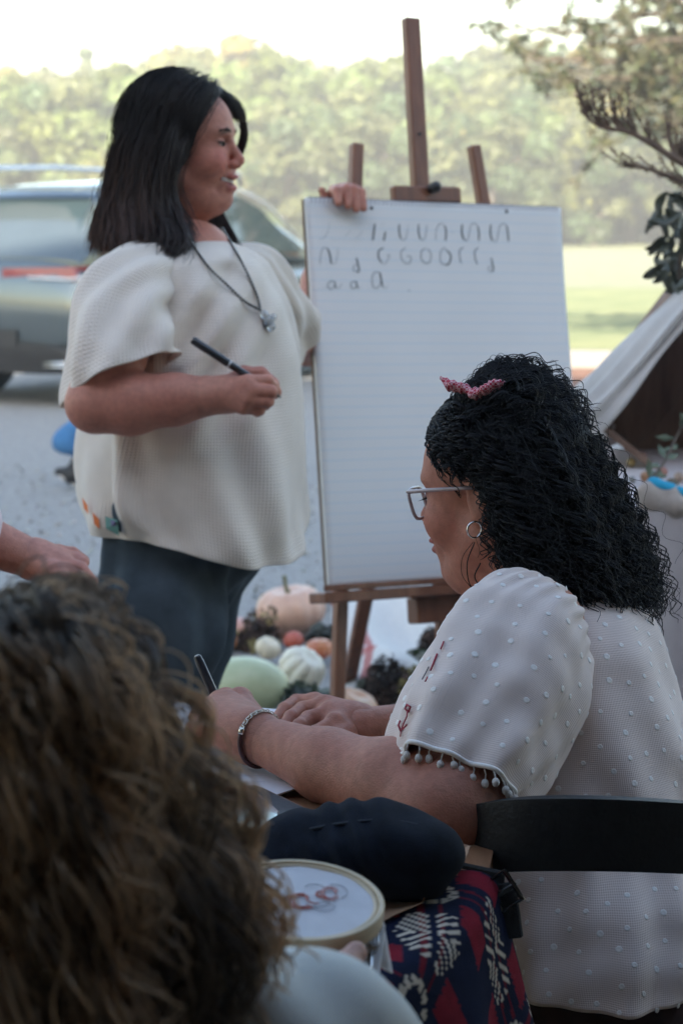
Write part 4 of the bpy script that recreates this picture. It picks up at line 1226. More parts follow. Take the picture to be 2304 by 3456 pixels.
def display_cloth():
    """grain-sack cloth lying in folds under the easel, red stripe printed"""
    nu, nv = 110, 90
    U, Vv = np.meshgrid(np.linspace(0, 1, nu), np.linspace(0, 1, nv))
    px = 1120 + U * 560; py = 2420 - Vv * 420
    b = np.array([[PH(px[j, i], py[j, i], .01) for i in range(nu)] for j in range(nv)])
    f = U * .8 + Vv * 1.3
    hgt = .11 * np.exp(-((Vv - .62 - .10 * np.sin(U * 4)) / .14) ** 2) + .09 * np.exp(-((Vv - .25 + .15 * U) / .12) ** 2) + .05 * np.exp(-((Vv - .92) / .08) ** 2)
    hgt = hgt * (.5 + .5 * np.sin(U * 3 + .4)) + .016 * np.sin(f * 17) + .02 * vnoise(np.stack([U * 2, Vv * 2, U * 0], -1).reshape(-1, 3), 2).reshape(U.shape) + .035
    hgt *= np.clip(np.minimum.reduce([U, 1 - U, Vv, 1 - Vv]) * 10, .15, 1)
    b[..., 2] = .012 + np.maximum(hgt, 0)
    col = np.full((nv, nu, 3), (.66, .65, .62)); red = np.array([.42, .08, .07])
    s1 = np.abs(U - .10 - .16 * np.sin(Vv * 5.0)) < .028; s2 = (np.abs((U - .20) ** 2 * 9 + (Vv - .30) ** 2 * 22 - .20) < .07) & (U > .13)
    s3 = (np.abs(U - .52 + .1 * Vv) < .035) & (Vv > .86)
    for m in (s1 & (Vv < .55), s2 & (Vv < .45), s3): col[m] = red * .8 + .2 * col[m]
    v = b.reshape(-1, 3); n = len(v); q = grid_faces(nu, nv)
    me = np_mesh('grain_sack_cloth', np.concatenate([v, v - [0, 0, .006]]), np.concatenate([q, q[:, ::-1] + n]), attrs={'col': np.concatenate([col.reshape(-1, 3)] * 2)})
    o = link_mesh('grain_sack_cloth', me, attr_mat('sack_cloth', rough=.95, bump=.4, bscale=700, mix=.05))
    tag(o, 'rumpled white grain sack cloth with red printed marks under the easel', 'cloth')
display_cloth()
# ================================================================== the work table
TABLE_H = .74
M_table = mat('table_wood', (.22, .095, .045), rough=.4, col2=(.34, .17, .085), scale=9, stretch=(8, .7, 8), detail=6, bump=.1, bscale=80, coat=.2)
def quad_slab(pts, th):
    """thin slab from top-corner points"""
    c = [np.asarray(p, float) for p in pts]; n = len(c); b = [p - V3(0, 0, th) for p in c]
    return MB().add(c + b, [list(range(n)), list(range(2 * n - 1, n - 1, -1))] + [[i, n + i, n + (i + 1) % n, (i + 1) % n] for i in range(n)])
TC, TR = V3(-.605, 2.145, 0), .765                     # round table: centre and radius
def table():
    t = empty('round_table', TC, 'round brown plank table covered in papers and craft things', 'table')
    n = 10; w = 2 * TR / n
    for i in range(n):                                       # planks run along the view, trimmed to the circle
        xs = np.linspace(-TR + i * w + .0012, -TR + (i + 1) * w - .0012, 9); hy = np.sqrt(np.maximum(TR ** 2 - xs ** 2, 1e-6))
        top = [V3(TC[0] + x, TC[1] + h, TABLE_H) for x, h in zip(xs, hy)] + [V3(TC[0] + x, TC[1] - h, TABLE_H) for x, h in zip(xs[::-1], hy[::-1])]
        quad_slab(top[::-1], .028).build('plank', M_table, t)
    a = np.linspace(0, 2 * math.pi, 60, endpoint=False)
    MB().tube([V3(TC[0] + (TR - .06) * math.cos(x), TC[1] + (TR - .06) * math.sin(x), .685) for x in a], .024, 6, closed=True).build('apron', M_table, t)
    for k in range(4):
        x = .78 + k * math.pi / 2
        MB().tube([V3(TC[0] + .60 * math.cos(x), TC[1] + .60 * math.sin(x), .71), V3(TC[0] + .56 * math.cos(x), TC[1] + .56 * math.sin(x), .016)], [.032, .022], 10).build('leg', M_table, t)

table()

def tablecloth():
    """navy jacquard cover with red blocks, cream fern and ring motifs, hanging over the near end's right edge"""
    nu, nv = 420, 300
    ys = np.linspace(.98, 2.02, nv); ss = np.linspace(-.75, .70, nu)
    S, Y = np.meshgrid(ss, ys)
    dx, dy = S - TC[0], Y - TC[1]; rr0 = np.hypot(dx, dy) + 1e-9; r = .025
    over = rr0 - (TR + .010 - r); a = np.clip(over / r, 0, math.pi / 2); fall = np.clip(over - r * math.pi / 2, 0, None)
    ang = np.arctan2(dy, dx)
    R_ = np.where(over < 0, rr0, TR + .010 - r + r * np.sin(a)) + fall * .10 + np.clip(fall * 6, 0, 1) * .014 * (1.1 + np.sin(ang * 27))
    X = TC[0] + dx / rr0 * R_; Yw = TC[1] + dy / rr0 * R_
    Z = TABLE_H + .007 - np.where(over < 0, 0, r * (1 - np.cos(a))) - fall
    Z = Z + np.where(over < 0, .001 * np.sin(S * 23 + Y * 15) + .001 * vnoise(np.stack([S * 3, Y * 3, S * 0], -1).reshape(-1, 3), 3).reshape(S.shape), 0)
    # pattern
    c = .215; u = (S - .085) / c; v = (Y - 1.735) / c + .10 * u
    uu = u - np.round(u); vv = v - np.round(v)
    col = np.full(S.shape + (3,), (.006, .010, .032)); red = np.array([.20, .012, .025]); cream = np.array([.58, .50, .40])
    wob = .010 * np.sin(S * 900) * np.sin(Y * 700)
    blk = (np.abs(np.abs(uu) - .255) < .115 + wob) & (np.abs(np.abs(vv) - .235) < .10 + wob)
    col[blk] = red
    line = ((np.abs(np.abs(uu) - .045) < .010) & (np.abs(vv) > .14)) | ((np.abs(np.abs(vv) - .045) < .010) & (np.abs(uu) > .14))
    col[line] = red * .7
    rr = np.hypot(uu, vv); an = np.arctan2(vv, uu)
    ring = (np.abs(rr - .115) < .022) & (np.sin(an * 12) > -.75); col[ring] = cream
    f = np.abs(vv) - .5                                               # fern on the band halfway between the rings, along v
    arm = (np.abs(uu) > .018) & (np.abs(uu) < .17 - .30 * np.abs(f) * 1.0) & (np.abs(f) < .24) & ((((np.abs(uu) * .9 + f) * 15) % 1) < .42)
    col[arm] = cream
    f2 = np.abs(uu) - .5
    arm2 = (np.abs(vv) > .018) & (np.abs(vv) < .15 - .25 * np.abs(f2)) & (np.abs(f2) < .22) & ((((np.abs(vv) * .9 + f2) * 15) % 1) < .42)
    col[arm2] = cream
    V_ = np.stack([X, Yw, Z], -1).reshape(-1, 3); n = len(V_); q = grid_faces(nu, nv)
    keep = (Z.reshape(-1)[q].min(1) > .03); q = q[keep]
    me = np_mesh('patterned_tablecloth', V_, q, attrs={'col': col.reshape(-1, 3)})
    o = link_mesh('patterned_tablecloth', me, attr_mat('jacquard', rough=.97, bump=.5, bscale=600, mix=.2, sheen=0, spec=.1))
    so = o.modifiers.new('thickness', 'SOLIDIFY'); so.thickness = .003; so.offset = -1
    tag(o, 'navy woven cloth with red blocks and cream fern motifs on the near table end', 'tablecloth')
tablecloth()

M_paper = mat('lined_paper', (.66, .64, .66), rough=.8, var=.03, scale=30)
TT = TABLE_H + .004
def papers():
    h = TT + .006
    s = empty('lined_sheet', PH(850, 2500, h), 'white ruled practice sheet under the writing hands', 'paper')
    q = [PH(575, 2365, h), PH(960, 2395, h), PH(1235, 2585, h), PH(905, 2690, h), PH(520, 2700, h)]
    quad_slab([q[4], q[3], q[2], q[1], q[0]], .0015).build('sheet', M_paper, s)
    ml = mat('paper_rule', (.42, .42, .52), rough=.8, var=.1); lb = MB()
    for k in range(9):
        t = .42 + k * .062
        a = q[0] + (q[4] - q[0]) * t; b = q[1] + (q[3] - q[1]) * t; a, b = a + (b - a) * .05, a + (b - a) * .95
        a[2] = b[2] = h + .0012; w = nrm(np.cross(b - a, (0, 0, 1))) * .0006
        lb.add([a - w, b - w, b + w, a + w], [[0, 1, 2, 3]])
    lb.build('rules', ml, s)
    n = empty('writing_pad', PH(1130, 2540, TT), 'stack of loose white sheets poking out beneath the resting hand', 'paper')
    q = [PH(900, 2440, h), PH(1060, 2425, h + .004), PH(1300, 2580, h + .004), PH(1180, 2640, h)]
    quad_slab([p + V3(0, 0, .003) for p in q[::-1]], .005).build('sheets', mat('white_paper', (.70, .68, .66), rough=.8, var=.04), n)
papers()

def tablet():
    t = empty('tablet', PH(900, 2760, TT), 'dark leather folio holding a tablet whose screen is coloured like reflected pale sky', 'tablet')
    M_case = mat('black_leather', (.018, .02, .026), rough=.5, var=.3, scale=120, bump=.2); M_rim = mat('tan_edge', (.30, .16, .11), rough=.6)
    h = TT + .014
    def rounded(c, r=.25):
        out = []
        n = len(c)
        for i in range(n):
            a, b, d = c[i - 1], c[i], c[(i + 1) % n]
            for k in range(6):
                t = k / 5; p0 = b + (a - b) * r; p1 = b + (d - b) * r
                out.append((1 - t) ** 2 * p0 + 2 * t * (1 - t) * b + t * t * p1)
        return out
    case = [PH(790, 2655, h), PH(868, 2650, h), PH(1150, 2785, h), PH(1010, 2930, h), PH(700, 2840, h)]
    quad_slab(rounded(case, .12)[::-1], .012).build('folio', M_case, t)
    rim = rounded(case, .12)
    MB().tube([p + V3(0, 0, -.002) for p in rim], .0022, 6, closed=True).build('folio_edge', M_rim, t, smooth=True)
    g = [PH(800, 2668, h + .003), PH(858, 2664, h + .003), PH(1010, 2800, h + .003), PH(910, 2838, h + .003), PH(715, 2800, h + .003)]
    m, nt, b = new_mat('sky_tinted_screen'); b.inputs['Base Color'].default_value = (.52, .74, .80, 1); b.inputs['Roughness'].default_value = .06  # sky reflection put into the screen's pale cyan base colour
    b.inputs['Metallic'].default_value = .85; b.inputs['Coat Weight'].default_value = 1
    nz = N(nt, 'ShaderNodeTexNoise', Scale=14.0); rp = N(nt, 'ShaderNodeMapRange'); rp.inputs[3].default_value = .03; rp.inputs[4].default_value = .12
    nt.links.new(nz.outputs[0], rp.inputs[0]); nt.links.new(rp.outputs[0], b.inputs['Roughness'])
    quad_slab(rounded(g, .1)[::-1], .003).build('screen', m, t)
    cl = MB(); cl.box(PH(958, 2750, h + .006), (.014, .020, .006), bev=.002); cl.build('clasp', M_case, t)
tablet()

def pouch():
    o = empty('zip_pouch', PH(1180, 3060, TABLE_H), 'plump dark navy fabric pouch resting on crumpled kraft paper', 'pouch')
    S = SDF(); z0 = TABLE_H + .012
    c = P(1190, 2930, 2.03); c[2] = z0 + .034
    R = np.array(Matrix.Rotation(math.radians(-6), 3, 'Z'))
    S.el(c, (.092, .066, .036), R, .01)
    S.el(c + V3(.03, 0, .006), (.064, .058, .038), R, .03)
    S.el(c + V3(-.045, .0, .002), (.052, .056, .034), R, .03)
    S.rc(c + V3(-.065, -.01, -.012), c + V3(.068, -.015, -.012), .028, .028, .03)
    v, q = S.mesh(.003)
    n = vert_normals(v, q); v = v + n * (.0045 * vnoise(v * 13, 2) + .0022 * np.sin(v[:, 0] * 150 + v[:, 2] * 120 + 3 * np.sin(v[:, 0] * 40)))[:, None]
    v[:, 2] = np.maximum(v[:, 2], z0)
    M = mat('navy_canvas', (.007, .010, .018), rough=.9, var=.35, scale=60, bump=.3, bscale=900, spec=.15)
    link_mesh('bag', np_mesh('bag', v, q), M, o)
    zp = smooth_path([c + V3(-.088, -.020, .008), c + V3(-.05, -.030, .030), c + V3(.02, -.030, .041), c + V3(.070, -.026, .032), c + V3(.092, -.018, .008)], 40)
    MB().tube(zp, .0022, 6).build('piping', mat('navy_piping', (.012, .017, .027), rough=.8), o, smooth=True)
pouch()

def kraft():
    nu, nv = 60, 40; U, Vv = np.meshgrid(np.linspace(0, 1, nu), np.linspace(0, 1, nv))
    a, b, c, d = [PH(*p, TABLE_H + .009) for p in ((1100, 3200), (1540, 3010), (1590, 2900), (1000, 2930))]
    X = (a * ((1 - U) * (1 - Vv))[..., None] + b * (U * (1 - Vv))[..., None] + c * (U * Vv)[..., None] + d * ((1 - U) * Vv)[..., None])
    r = np.random.default_rng(5); z = 0
    for i in range(9):
        k = r.normal(size=2); k /= np.linalg.norm(k); z = z + np.abs(((U * k[0] + Vv * k[1]) * r.uniform(2, 5) + r.uniform()) % 1 - .5)
    rim = np.clip(1 - np.minimum.reduce([U, 1 - U, Vv, 1 - Vv]) * 7, 0, 1)
    X[..., 2] += (z - z.min()) * .0022 * (.2 + rim) + .018 * rim * np.clip(np.sin(U * 8 + .6), 0, 1)
    me = np_mesh('kraft_paper', X.reshape(-1, 3), grid_faces(nu, nv), smooth=False)
    o = link_mesh('kraft_paper', me, mat('kraft', (.38, .22, .13), rough=.8, var=.15, scale=40, bump=.1))
    so = o.modifiers.new('thickness', 'SOLIDIFY'); so.thickness = .0008
    tag(o, 'crumpled sheet of brown kraft paper under the navy pouch', 'paper')
kraft()

def hoop():
    c = P(1010, 3050, 1.66); o = empty('embroidery_hoop', c, 'round wooden embroidery hoop with white cloth and red stitching', 'embroidery hoop')
    R = np.array(Matrix.Rotation(math.radians(4), 3, 'Y') @ Matrix.Rotation(math.radians(9), 3, 'X')); r = .0635
    def L(x, y, z=0): return c + R @ V3(x, y, z)
    M_hoop = mat('hoop_wood', (.62, .49, .32), rough=.5, var=.12, scale=30, stretch=(1, 1, 6))
    for nm, ri, ro, z0, z1 in (('outer_ring', r, r + .0045, -.009, .005), ('inner_ring', r - .004, r - .0005, -.009, .0035)):
        a = np.linspace(0, 2 * math.pi, 72, endpoint=False); mb = MB()
        prof = [(ri, z0), (ro, z0), (ro, z1 - .001), (ro - .001, z1), (ri + .0006, z1), (ri, z1 - .0006)]
        vs_ = [L(p * math.cos(t), p * math.sin(t), z) for t in a for p, z in prof]; k = len(prof)
        mb.add(vs_, [[i * k + j, ((i + 1) % 72) * k + j, ((i + 1) % 72) * k + (j + 1) % k, i * k + (j + 1) % k] for i in range(72) for j in range(k)])
        mb.build(nm, M_hoop, o, smooth=True, auto=45)
    # cloth: taut disc, then hanging folds below
    nr, na = 26, 96; rr = np.linspace(0.001, 1, nr); an = np.linspace(0, 2 * math.pi, na, endpoint=False)
    vs_ = []
    for t in rr:
        for x in an: vs_.append(L((r - .001) * t * math.cos(x), (r - .001) * t * math.sin(x), .0022 + .0003 * math.sin(9 * x) * t))
    nd = len(vs_)
    for k in range(1, 14):
        for x in an:
            f = k / 13; R2 = r + .003 + .006 * f * math.sin(x * 6 + 1) + .010 * f * math.sin(x * 3)
            p = L(R2 * math.cos(x), R2 * math.sin(x), -.004); p[2] = p[2] - .062 * f * (.75 + .25 * math.sin(x * 4)); vs_.append(p)
    M_lin = mat('embroidery_linen', (.70, .69, .72), rough=.9, var=.04, scale=60, bump=.3, bscale=1500)
    q = grid_faces(na, nr, True); q2 = grid_faces(na, 13, True) + nd
    link_mesh('cloth', np_mesh('cloth', np.array(vs_), np.concatenate([q, q2])), M_lin, o)
    st = MB(); gs = MB()
    def arc(mb, cx, cy, rx, ry, a0, a1, w, n=22):
        mb.tube([L(cx + rx * math.cos(t), cy + ry * math.sin(t), .0035) for t in np.linspace(a0, a1, n)], w, 5)
    for k in range(3): arc(st, .002, -.002, .007 + .0022 * k, .009 + .002 * k, .6 + .4 * k, 5.6, .0005)
    for k in range(2): arc(st, .024, .014, .005 + .002 * k, .008 + .003 * k, 0 + .4 * k, 6.0, .0005)
    arc(st, -.006, -.004, .009, .009, 1.5, 4.5, .0009); arc(st, .019, .012, .006, .005, 2, 5.2, .0008); arc(st, .013, .006, .008, .010, 3.2, 5.0, .0006)
    arc(gs, .014, .002, .010, .012, 3.6, 6.2, .0004); arc(gs, .020, -.008, .008, .007, 0, 6.2, .0004); arc(gs, .028, .018, .010, .012, -1, 2, .0004); arc(gs, .012, .022, .008, .006, .5, 3, .0004)
    st.build('red_stitching', mat('red_thread', (.50, .12, .08), rough=.7, var=.2, scale=300), o, smooth=True)
    gs.build('pencil_lines', mat('grey_thread', (.34, .34, .38), rough=.8), o, smooth=True)
hoop()

def cutlery():
    o = empty('fork', P(1235, 3200, 1.70), 'silver fork on a folded white napkin leaning beside the hoop', 'fork')
    a, b = P(1262, 3118, 1.66), P(1226, 3420, 1.60)
    w = V3(.0075, 0, 0)
    M_n = mat('white_napkin', (.72, .73, .74), rough=.8, var=.03); M_s = mat('steel', (.6, .6, .62), rough=.18, metal=1, var=.05)
    MB().bar(a, b, .018, .003, side=(1, 0, 0), bev=.001).build('napkin', M_n, o)
    f = lambda t, x: a + (b - a) * t + V3(x, -.004, 0)
    mb = MB(); mb.tube([f(.30, 0), f(.5, .001), f(.95, .0)], [.0028, .0018, .0028], 8)
    for x in (-.0045, -.0015, .0015, .0045): mb.tube([f(.30, x * .6), f(.22, x), f(.06, x)], [.0014, .0012, .0008], 6)
    mb.build('tines', M_s, o, smooth=True)
cutlery()
# ================================================================== the seated writer
def cloth_dots(v, q, n, r, seed, material, parent, face=None):
    """little raised woven dots spread evenly over a garment surface"""
    g = np.random.default_rng(seed); nr = vert_normals(v, q)
    if ((v - v.mean(0)) * nr).sum() < 0: nr = -nr
    order = g.permutation(len(v)); pick = []; cell = {}
    for i in order:
        p = v[i]; k = tuple(np.floor(p / n).astype(int)); ok = True
        for dx in (-1, 0, 1):
            for dy in (-1, 0, 1):
                for dz in (-1, 0, 1):
                    for j in cell.get((k[0] + dx, k[1] + dy, k[2] + dz), ()):
                        if ((v[j] - p) ** 2).sum() < n * n: ok = False; break
                    if not ok: break
                if not ok: break
            if not ok: break
        if ok and (face is None or face(p, nr[i])): cell.setdefault(k, []).append(i); pick.append(i)
    mb = MB()
    for i in pick:
        c = v[i]; nn = nr[i]; a = nrm(np.cross(nn, (0.2, .1, .97))); b = np.cross(nn, a); rr = r * g.uniform(.8, 1.2)
        vs_ = []
        for (k, h) in ((1.0, .0001), (.85, .0006), (.5, .0006), (.25, .0004)):
            for t in range(7):
                x = t * 2 * math.pi / 7; vs_.append(c + rr * k * (math.cos(x) * a + math.sin(x) * b) + nn * h)
        fs = [[l * 7 + t, l * 7 + (t + 1) % 7, (l + 1) * 7 + (t + 1) % 7, (l + 1) * 7 + t] for l in range(3) for t in range(7)] + [[21 + t for t in range(7)]]
        mb.add(vs_, fs)
    o = mb.build('swiss_dots', material, parent, smooth=True); o['kind'] = 'stuff'
    return o

def seated_writer():
    base = P(2000, 3300, 2.45); base[2] = 0
    root = empty('person', base, 'seated person with black curly hair and glasses in a dotted white blouse, writing', 'person')
    T = Frame(P(1682, 1648, 2.62), (-math.cos(.56) * .99, math.sin(.56) * .99, -.13))
    hs = SDF(); add_head(hs, T, plump=1.1)
    hs.rc(T(-.015, 0, -.06), T(-.055, 0, -.17), .056, .062, .03)
    hs.el(T(-.045, 0, -.175), (.055, .06, .025), T.R, .03)
    hs.el(T(.02, 0, -.112), (.045, .042, .022), T.R, .02)
    bs = SDF()
    sh, el_, wr = P(1800, 2120, 2.42), P(1490, 2735, 2.245), P(872, 2492, 2.455)
    mid = lambda a, b, t: a + (b - a) * t
    bs.chain([sh, mid(sh, el_, .5), el_], [.060, .060, .056], .02)
    bs.chain([el_, mid(el_, wr, .25) + V3(0, 0, .006), mid(el_, wr, .6), wr], [.054, .050, .040, .0275], .02)
    # the far arm
    e2, w2 = P(1640, 2480, 2.78), P(1205, 2462, 2.66)
    bs.chain([P(1950, 2120, 2.75), e2], [.055, .048], .02)
    bs.chain([e2, mid(e2, w2, .5), w2], [.046, .040, .028], .02)
    bs.rc(P(1960, 2300, 2.57), P(2000, 2900, 2.5), .10, .13, .04)
    # near (writing) hand: back of the hand to the camera, fingers closed round the pen on the left
    hd = SDF(); H = TABLE_H
    def q_(px, py, d): return P(px, py, d)
    kn = [q_(742, 2372, 2.555), q_(712, 2392, 2.525), q_(694, 2425, 2.498), q_(694, 2462, 2.475)]
    pp = [q_(690, 2388, 2.60), q_(668, 2420, 2.565), q_(655, 2458, 2.53), q_(660, 2496, 2.50)]
    tt = [q_(690, 2440, 2.635), q_(680, 2470, 2.60), q_(672, 2505, 2.56), q_(682, 2530, 2.525)]
    for i in range(4): hd.rc(q_(850, 2484, 2.46), kn[i], .0275, .0155, .015)
    hd.rc(q_(845, 2450, 2.50), q_(775, 2385, 2.545), .024, .018, .015)
    hd.el(q_(768, 2445, 2.50), (.034, .030, .022), None, .018)
    for i in range(4):
        r = (.0105, .0108, .0104, .0092)[i]; hd.chain([kn[i], pp[i], tt[i]], [r + .003, r, r * .85], .004)
    hd.chain([q_(842, 2420, 2.54), q_(810, 2362, 2.585), q_(762, 2358, 2.62), q_(722, 2392, 2.645)], [.019, .0145, .0125, .009], .009)
    hd.rc(wr + (el_ - wr) * .12, q_(848, 2482, 2.462), .029, .028, .01)
    # far hand lying on the paper, three fingers bent towards the pen
    lh = SDF(); hp = H + .012
    knl = [P(1062, 2372, 2.735), P(1092, 2384, 2.70), P(1118, 2408, 2.668), P(1130, 2440, 2.635)]
    pil = [P(1000, 2368, 2.745), P(1020, 2394, 2.70), P(1040, 2425, 2.655), P(1068, 2470, 2.61)]
    til = [PH(928, 2432, hp), PH(950, 2462, hp), PH(985, 2488, hp), PH(1036, 2520, hp)]
    for i in range(4): lh.rc(P(1188, 2450, 2.675), knl[i], .026, .0145, .014)
    lh.el(P(1130, 2430, 2.675), (.03, .03, .018), None, .015)
    for i in range(4):
        r = (.0098, .0102, .0100, .0088)[i]; m2 = mid(pil[i], til[i], .55) + V3(0, 0, .004)
        lh.chain([knl[i], pil[i], m2, til[i]], [r + .003, r, r * .92, r * .72], .003)
    lh.chain([P(1160, 2480, 2.63), P(1120, 2500, 2.60), PH(1080, 2530, hp)], [.018, .012, .0095], .008)
    lh.rc(w2 + (e2 - w2) * .1, P(1185, 2450, 2.675), .029, .027, .01)
    parts = [hs.mesh(.0017), bs.mesh(.0045), hd.mesh(.0016), lh.mesh(.0016)]
    v, q = join_nets(parts); nh = len(parts[0][0])
    col = skin_tone(v, 15, np.array([.40, .165, .11]))
    col[:nh] = face_colour(v[:nh], T, col[:nh], lip=(.34, .085, .08), blush=.38, brow=(.06, .035, .028))
    link_mesh('body', np_mesh('body', v, q, attrs={'col': col}), M_skin, root)
    nails = MB()
    for i in range(4):
        d = nrm(til[i] - pil[i]); c = til[i] + V3(0, 0, .0062) + d * .001; nails.ball(c, (.0052, .0042, .0016), 8, 5, np.stack([d, nrm(np.cross((0, 0, 1), d)), nrm(np.cross(d, nrm(np.cross((0, 0, 1), d))))], 1))
    o = nails.build('fingernails', mat('nail', (.55, .33, .28), rough=.25, coat=.4), root, smooth=True); o['kind'] = 'stuff'
    # blouse
    M_b = weave_mat('gauze', (.76, .635, .575), cell=.0024, depth=.18, kind='gauze', rough=.9)
    M_d = mat('woven_dot', (.88, .84, .80), rough=.9, var=.05, scale=300)
    st = [(1975, 1790, 2010, 2.56, .06), (2000, 1740, 2090, 2.57, .10), (2050, 1690, 2170, 2.58, .145), (2130, 1650, 2225, 2.58, .165), (2260, 1620, 2262, 2.57, .175), (2440, 1590, 2320, 2.55, .18),
          (2640, 1570, 2380, 2.53, .185), (2850, 1560, 2420, 2.50, .20), (3050, 1560, 2430, 2.48, .215), (3190, 1590, 2420, 2.46, .22)]
    rings = []
    for (y, x0, x1, d, rd) in st:
        rings.append((P((x0 + x1) / 2, y, d), np.array([(x1 - x0) / 2 * d / F, 0, 0]), np.array([0, rd, 0])))
    def bd(ph, t, V):
        d = .005 * np.sin(ph * 9 + 4 * np.sin(t * 5)) * np.clip(t * 1.6, .1, 1) + .004 * np.sin(ph * 17 + 8 * t) * np.clip((t - .5) * 3, 0, 1)
        return d + .003 * vnoise(V.reshape(-1, 3) * 10, 5).reshape(d.shape) - .016 * np.exp(-((t - .72) / .07) ** 2)
    v, q, uv, V = loft(rings, 200, None, bd)
    bl = link_mesh('blouse', np_mesh('blouse', v, q, attrs={'uvw': uv}), M_b, root)
    vis = lambda p, n: (n @ (CAM - p)) > 0
    cloth_dots(v, q, .0245, .0037, 3, M_d, bl, vis)
    # near sleeve
    A = [P(1840, 2055, 2.45), P(1805, 2090, 2.43), P(1760, 2160, 2.40), P(1715, 2260, 2.37), P(1665, 2365, 2.345), P(1600, 2480, 2.315), P(1553, 2590, 2.288), P(1528, 2655, 2.275)]
    ra = [.040, .070, .086, .094, .097, .094, .086, .078]; rb = [.040, .064, .076, .082, .085, .084, .080, .076]
    rg = []
    for i, p in enumerate(A):
        t = nrm(A[min(i + 1, 7)] - A[max(i - 1, 0)]); a = nrm(np.cross(t, (.2, 1, .1))); b = np.cross(t, a); rg.append((p, a * ra[i], b * rb[i]))
    def sd(ph, t, V):
        g = np.exp(-(t / .22) ** 2)
        return .004 * g * np.sin(ph * 22) * np.clip(t * 12, 0, 1) + .006 * np.sin(ph * 5 + 3 * t) * np.clip(t * 2, 0, 1) + .0035 * np.sin(ph * 11 - 5 * t) * t + .002 * vnoise(V.reshape(-1, 3) * 14, 6).reshape(V.shape[:2])
    v, q, uv, V = loft(rg, 170, None, sd)
    sl = link_mesh('sleeve', np_mesh('sleeve', v, q, attrs={'uvw': uv}), M_b, bl)
    cloth_dots(v, q, .0250, .0037, 4, M_d, sl, vis)
    hemring = V[-4]
    MB().tube(hemring, .0028, 6, closed=True).build('hem_band', M_d, sl, smooth=True)
    # pompom fringe
    M_p = mat('pompom', (.88, .83, .79), rough=1, var=.05, scale=400, bump=.6, bscale=1500)
    L = np.concatenate([[0], np.cumsum(np.linalg.norm(np.diff(np.concatenate([hemring, hemring[:1]]), axis=0), axis=1))]); hc = np.concatenate([hemring, hemring[:1]])
    g = np.random.default_rng(8); ctr = hemring.mean(0)
    for s in np.arange(0, L[-1] - .006, .0125):
        p = np.array([np.interp(s + g.normal(0, .0015), L, hc[:, i]) for i in range(3)])
        if (CAM - ctr) @ (p - ctr) < -.05: continue
        out = nrm(p - ctr); e = p + V3(0, 0, -.012 - g.uniform(0, .005)) + out * (.004 + g.uniform(0, .003)) + g.normal(0, .0015, 3)
        mb = MB(); mb.tube([p, (p + e) / 2 + g.normal(0, .001, 3), e], .0009, 5); mb.ball(e - V3(0, 0, .003), (.0042, .0042, .0052), 9, 6)
        mb.build('pompom', M_p, sl, smooth=True)
    # red embroidery near the front edge of the sleeve
    M_r = mat('red_embroidery', (.42, .05, .08), rough=.8, var=.2, scale=300); M_k = mat('dark_embroidery', (.06, .05, .07), rough=.8)
    def on_sl(px, py, lift=.0015):
        d = nrm(P(px, py, 1) - CAM); w = v - CAM; tt_ = w @ d; dist = np.linalg.norm(w - tt_[:, None] * d, axis=1)
        ok = dist < .007
        if not ok.any(): ok = dist < dist.min() + .003
        i = np.argmin(np.where(ok, tt_ + 2 * dist, 1e9)); return CAM + d * (tt_[i] - lift)
    for k, (pts, w, m) in enumerate([([(1352, 2468), (1362, 2440), (1372, 2418), (1374, 2400)], .0014, M_r), ([(1374, 2400), (1366, 2392), (1372, 2378), (1384, 2386), (1378, 2402)], .002, M_r),
                      ([(1352, 2468), (1344, 2448), (1350, 2432)], .002, M_r), ([(1356, 2462), (1372, 2446)], .0016, M_r), ([(1352, 2468), (1350, 2486)], .0012, M_r),
                      ([(1424, 2292), (1436, 2270), (1446, 2250)], .0011, M_k), ([(1452, 2262), (1462, 2236), (1474, 2206)], .0018, M_r), ([(1486, 2190), (1496, 2165)], .0016, M_r),
                      ([(1434, 2300), (1442, 2284)], .0014, M_r)]):
        MB().tube([on_sl(*p) for p in pts], w * .6, 5).build('embroidered_stitch', m, sl, smooth=True)
    # far sleeve end
    A2 = [P(1900, 2040, 2.72), P(1800, 2150, 2.76), P(1700, 2280, 2.78), P(1600, 2400, 2.78)]
    rg = []
    for i, p in enumerate(A2):
        t = nrm(A2[min(i + 1, 3)] - A2[max(i - 1, 0)]); a = nrm(np.cross(t, (.2, 1, .1))); rg.append((p, a * (.06, .09, .09, .085)[i], np.cross(t, a) * (.06, .085, .085, .08)[i]))
    v2, q2, uv2, _ = loft(rg, 90, None, sd)
    link_mesh('sleeve', np_mesh('sleeve', v2, q2, attrs={'uvw': uv2}), M_b, bl)
    # skirt
    ss = SDF(); hp_ = P(2010, 3300, 2.46)
    ss.el(hp_ - V3(0, 0, .02), (.19, .20, .15), None, .03)
    for dy in (-.09, .10):
        kx = hp_ + V3(-.46, dy + .12, -.06); ss.rc(hp_ + V3(-.02, dy, -.05), kx, .105, .075, .04)
        ss.rc(kx, V3(kx[0] - .02, kx[1], .10), .072, .055, .04)
    vk, qk = ss.mesh(.008)
    n = vert_normals(vk, qk); vk = vk + n * (.006 * vnoise(vk * np.array([12, 5, 5]), 4))[:, None]
    link_mesh('skirt', np_mesh('skirt', vk, qk), mat('dark_skirt', (.035, .014, .014), rough=.9, var=.4, scale=60), root)
    M_sh = mat('dark_shoe', (.03, .025, .02), rough=.5)
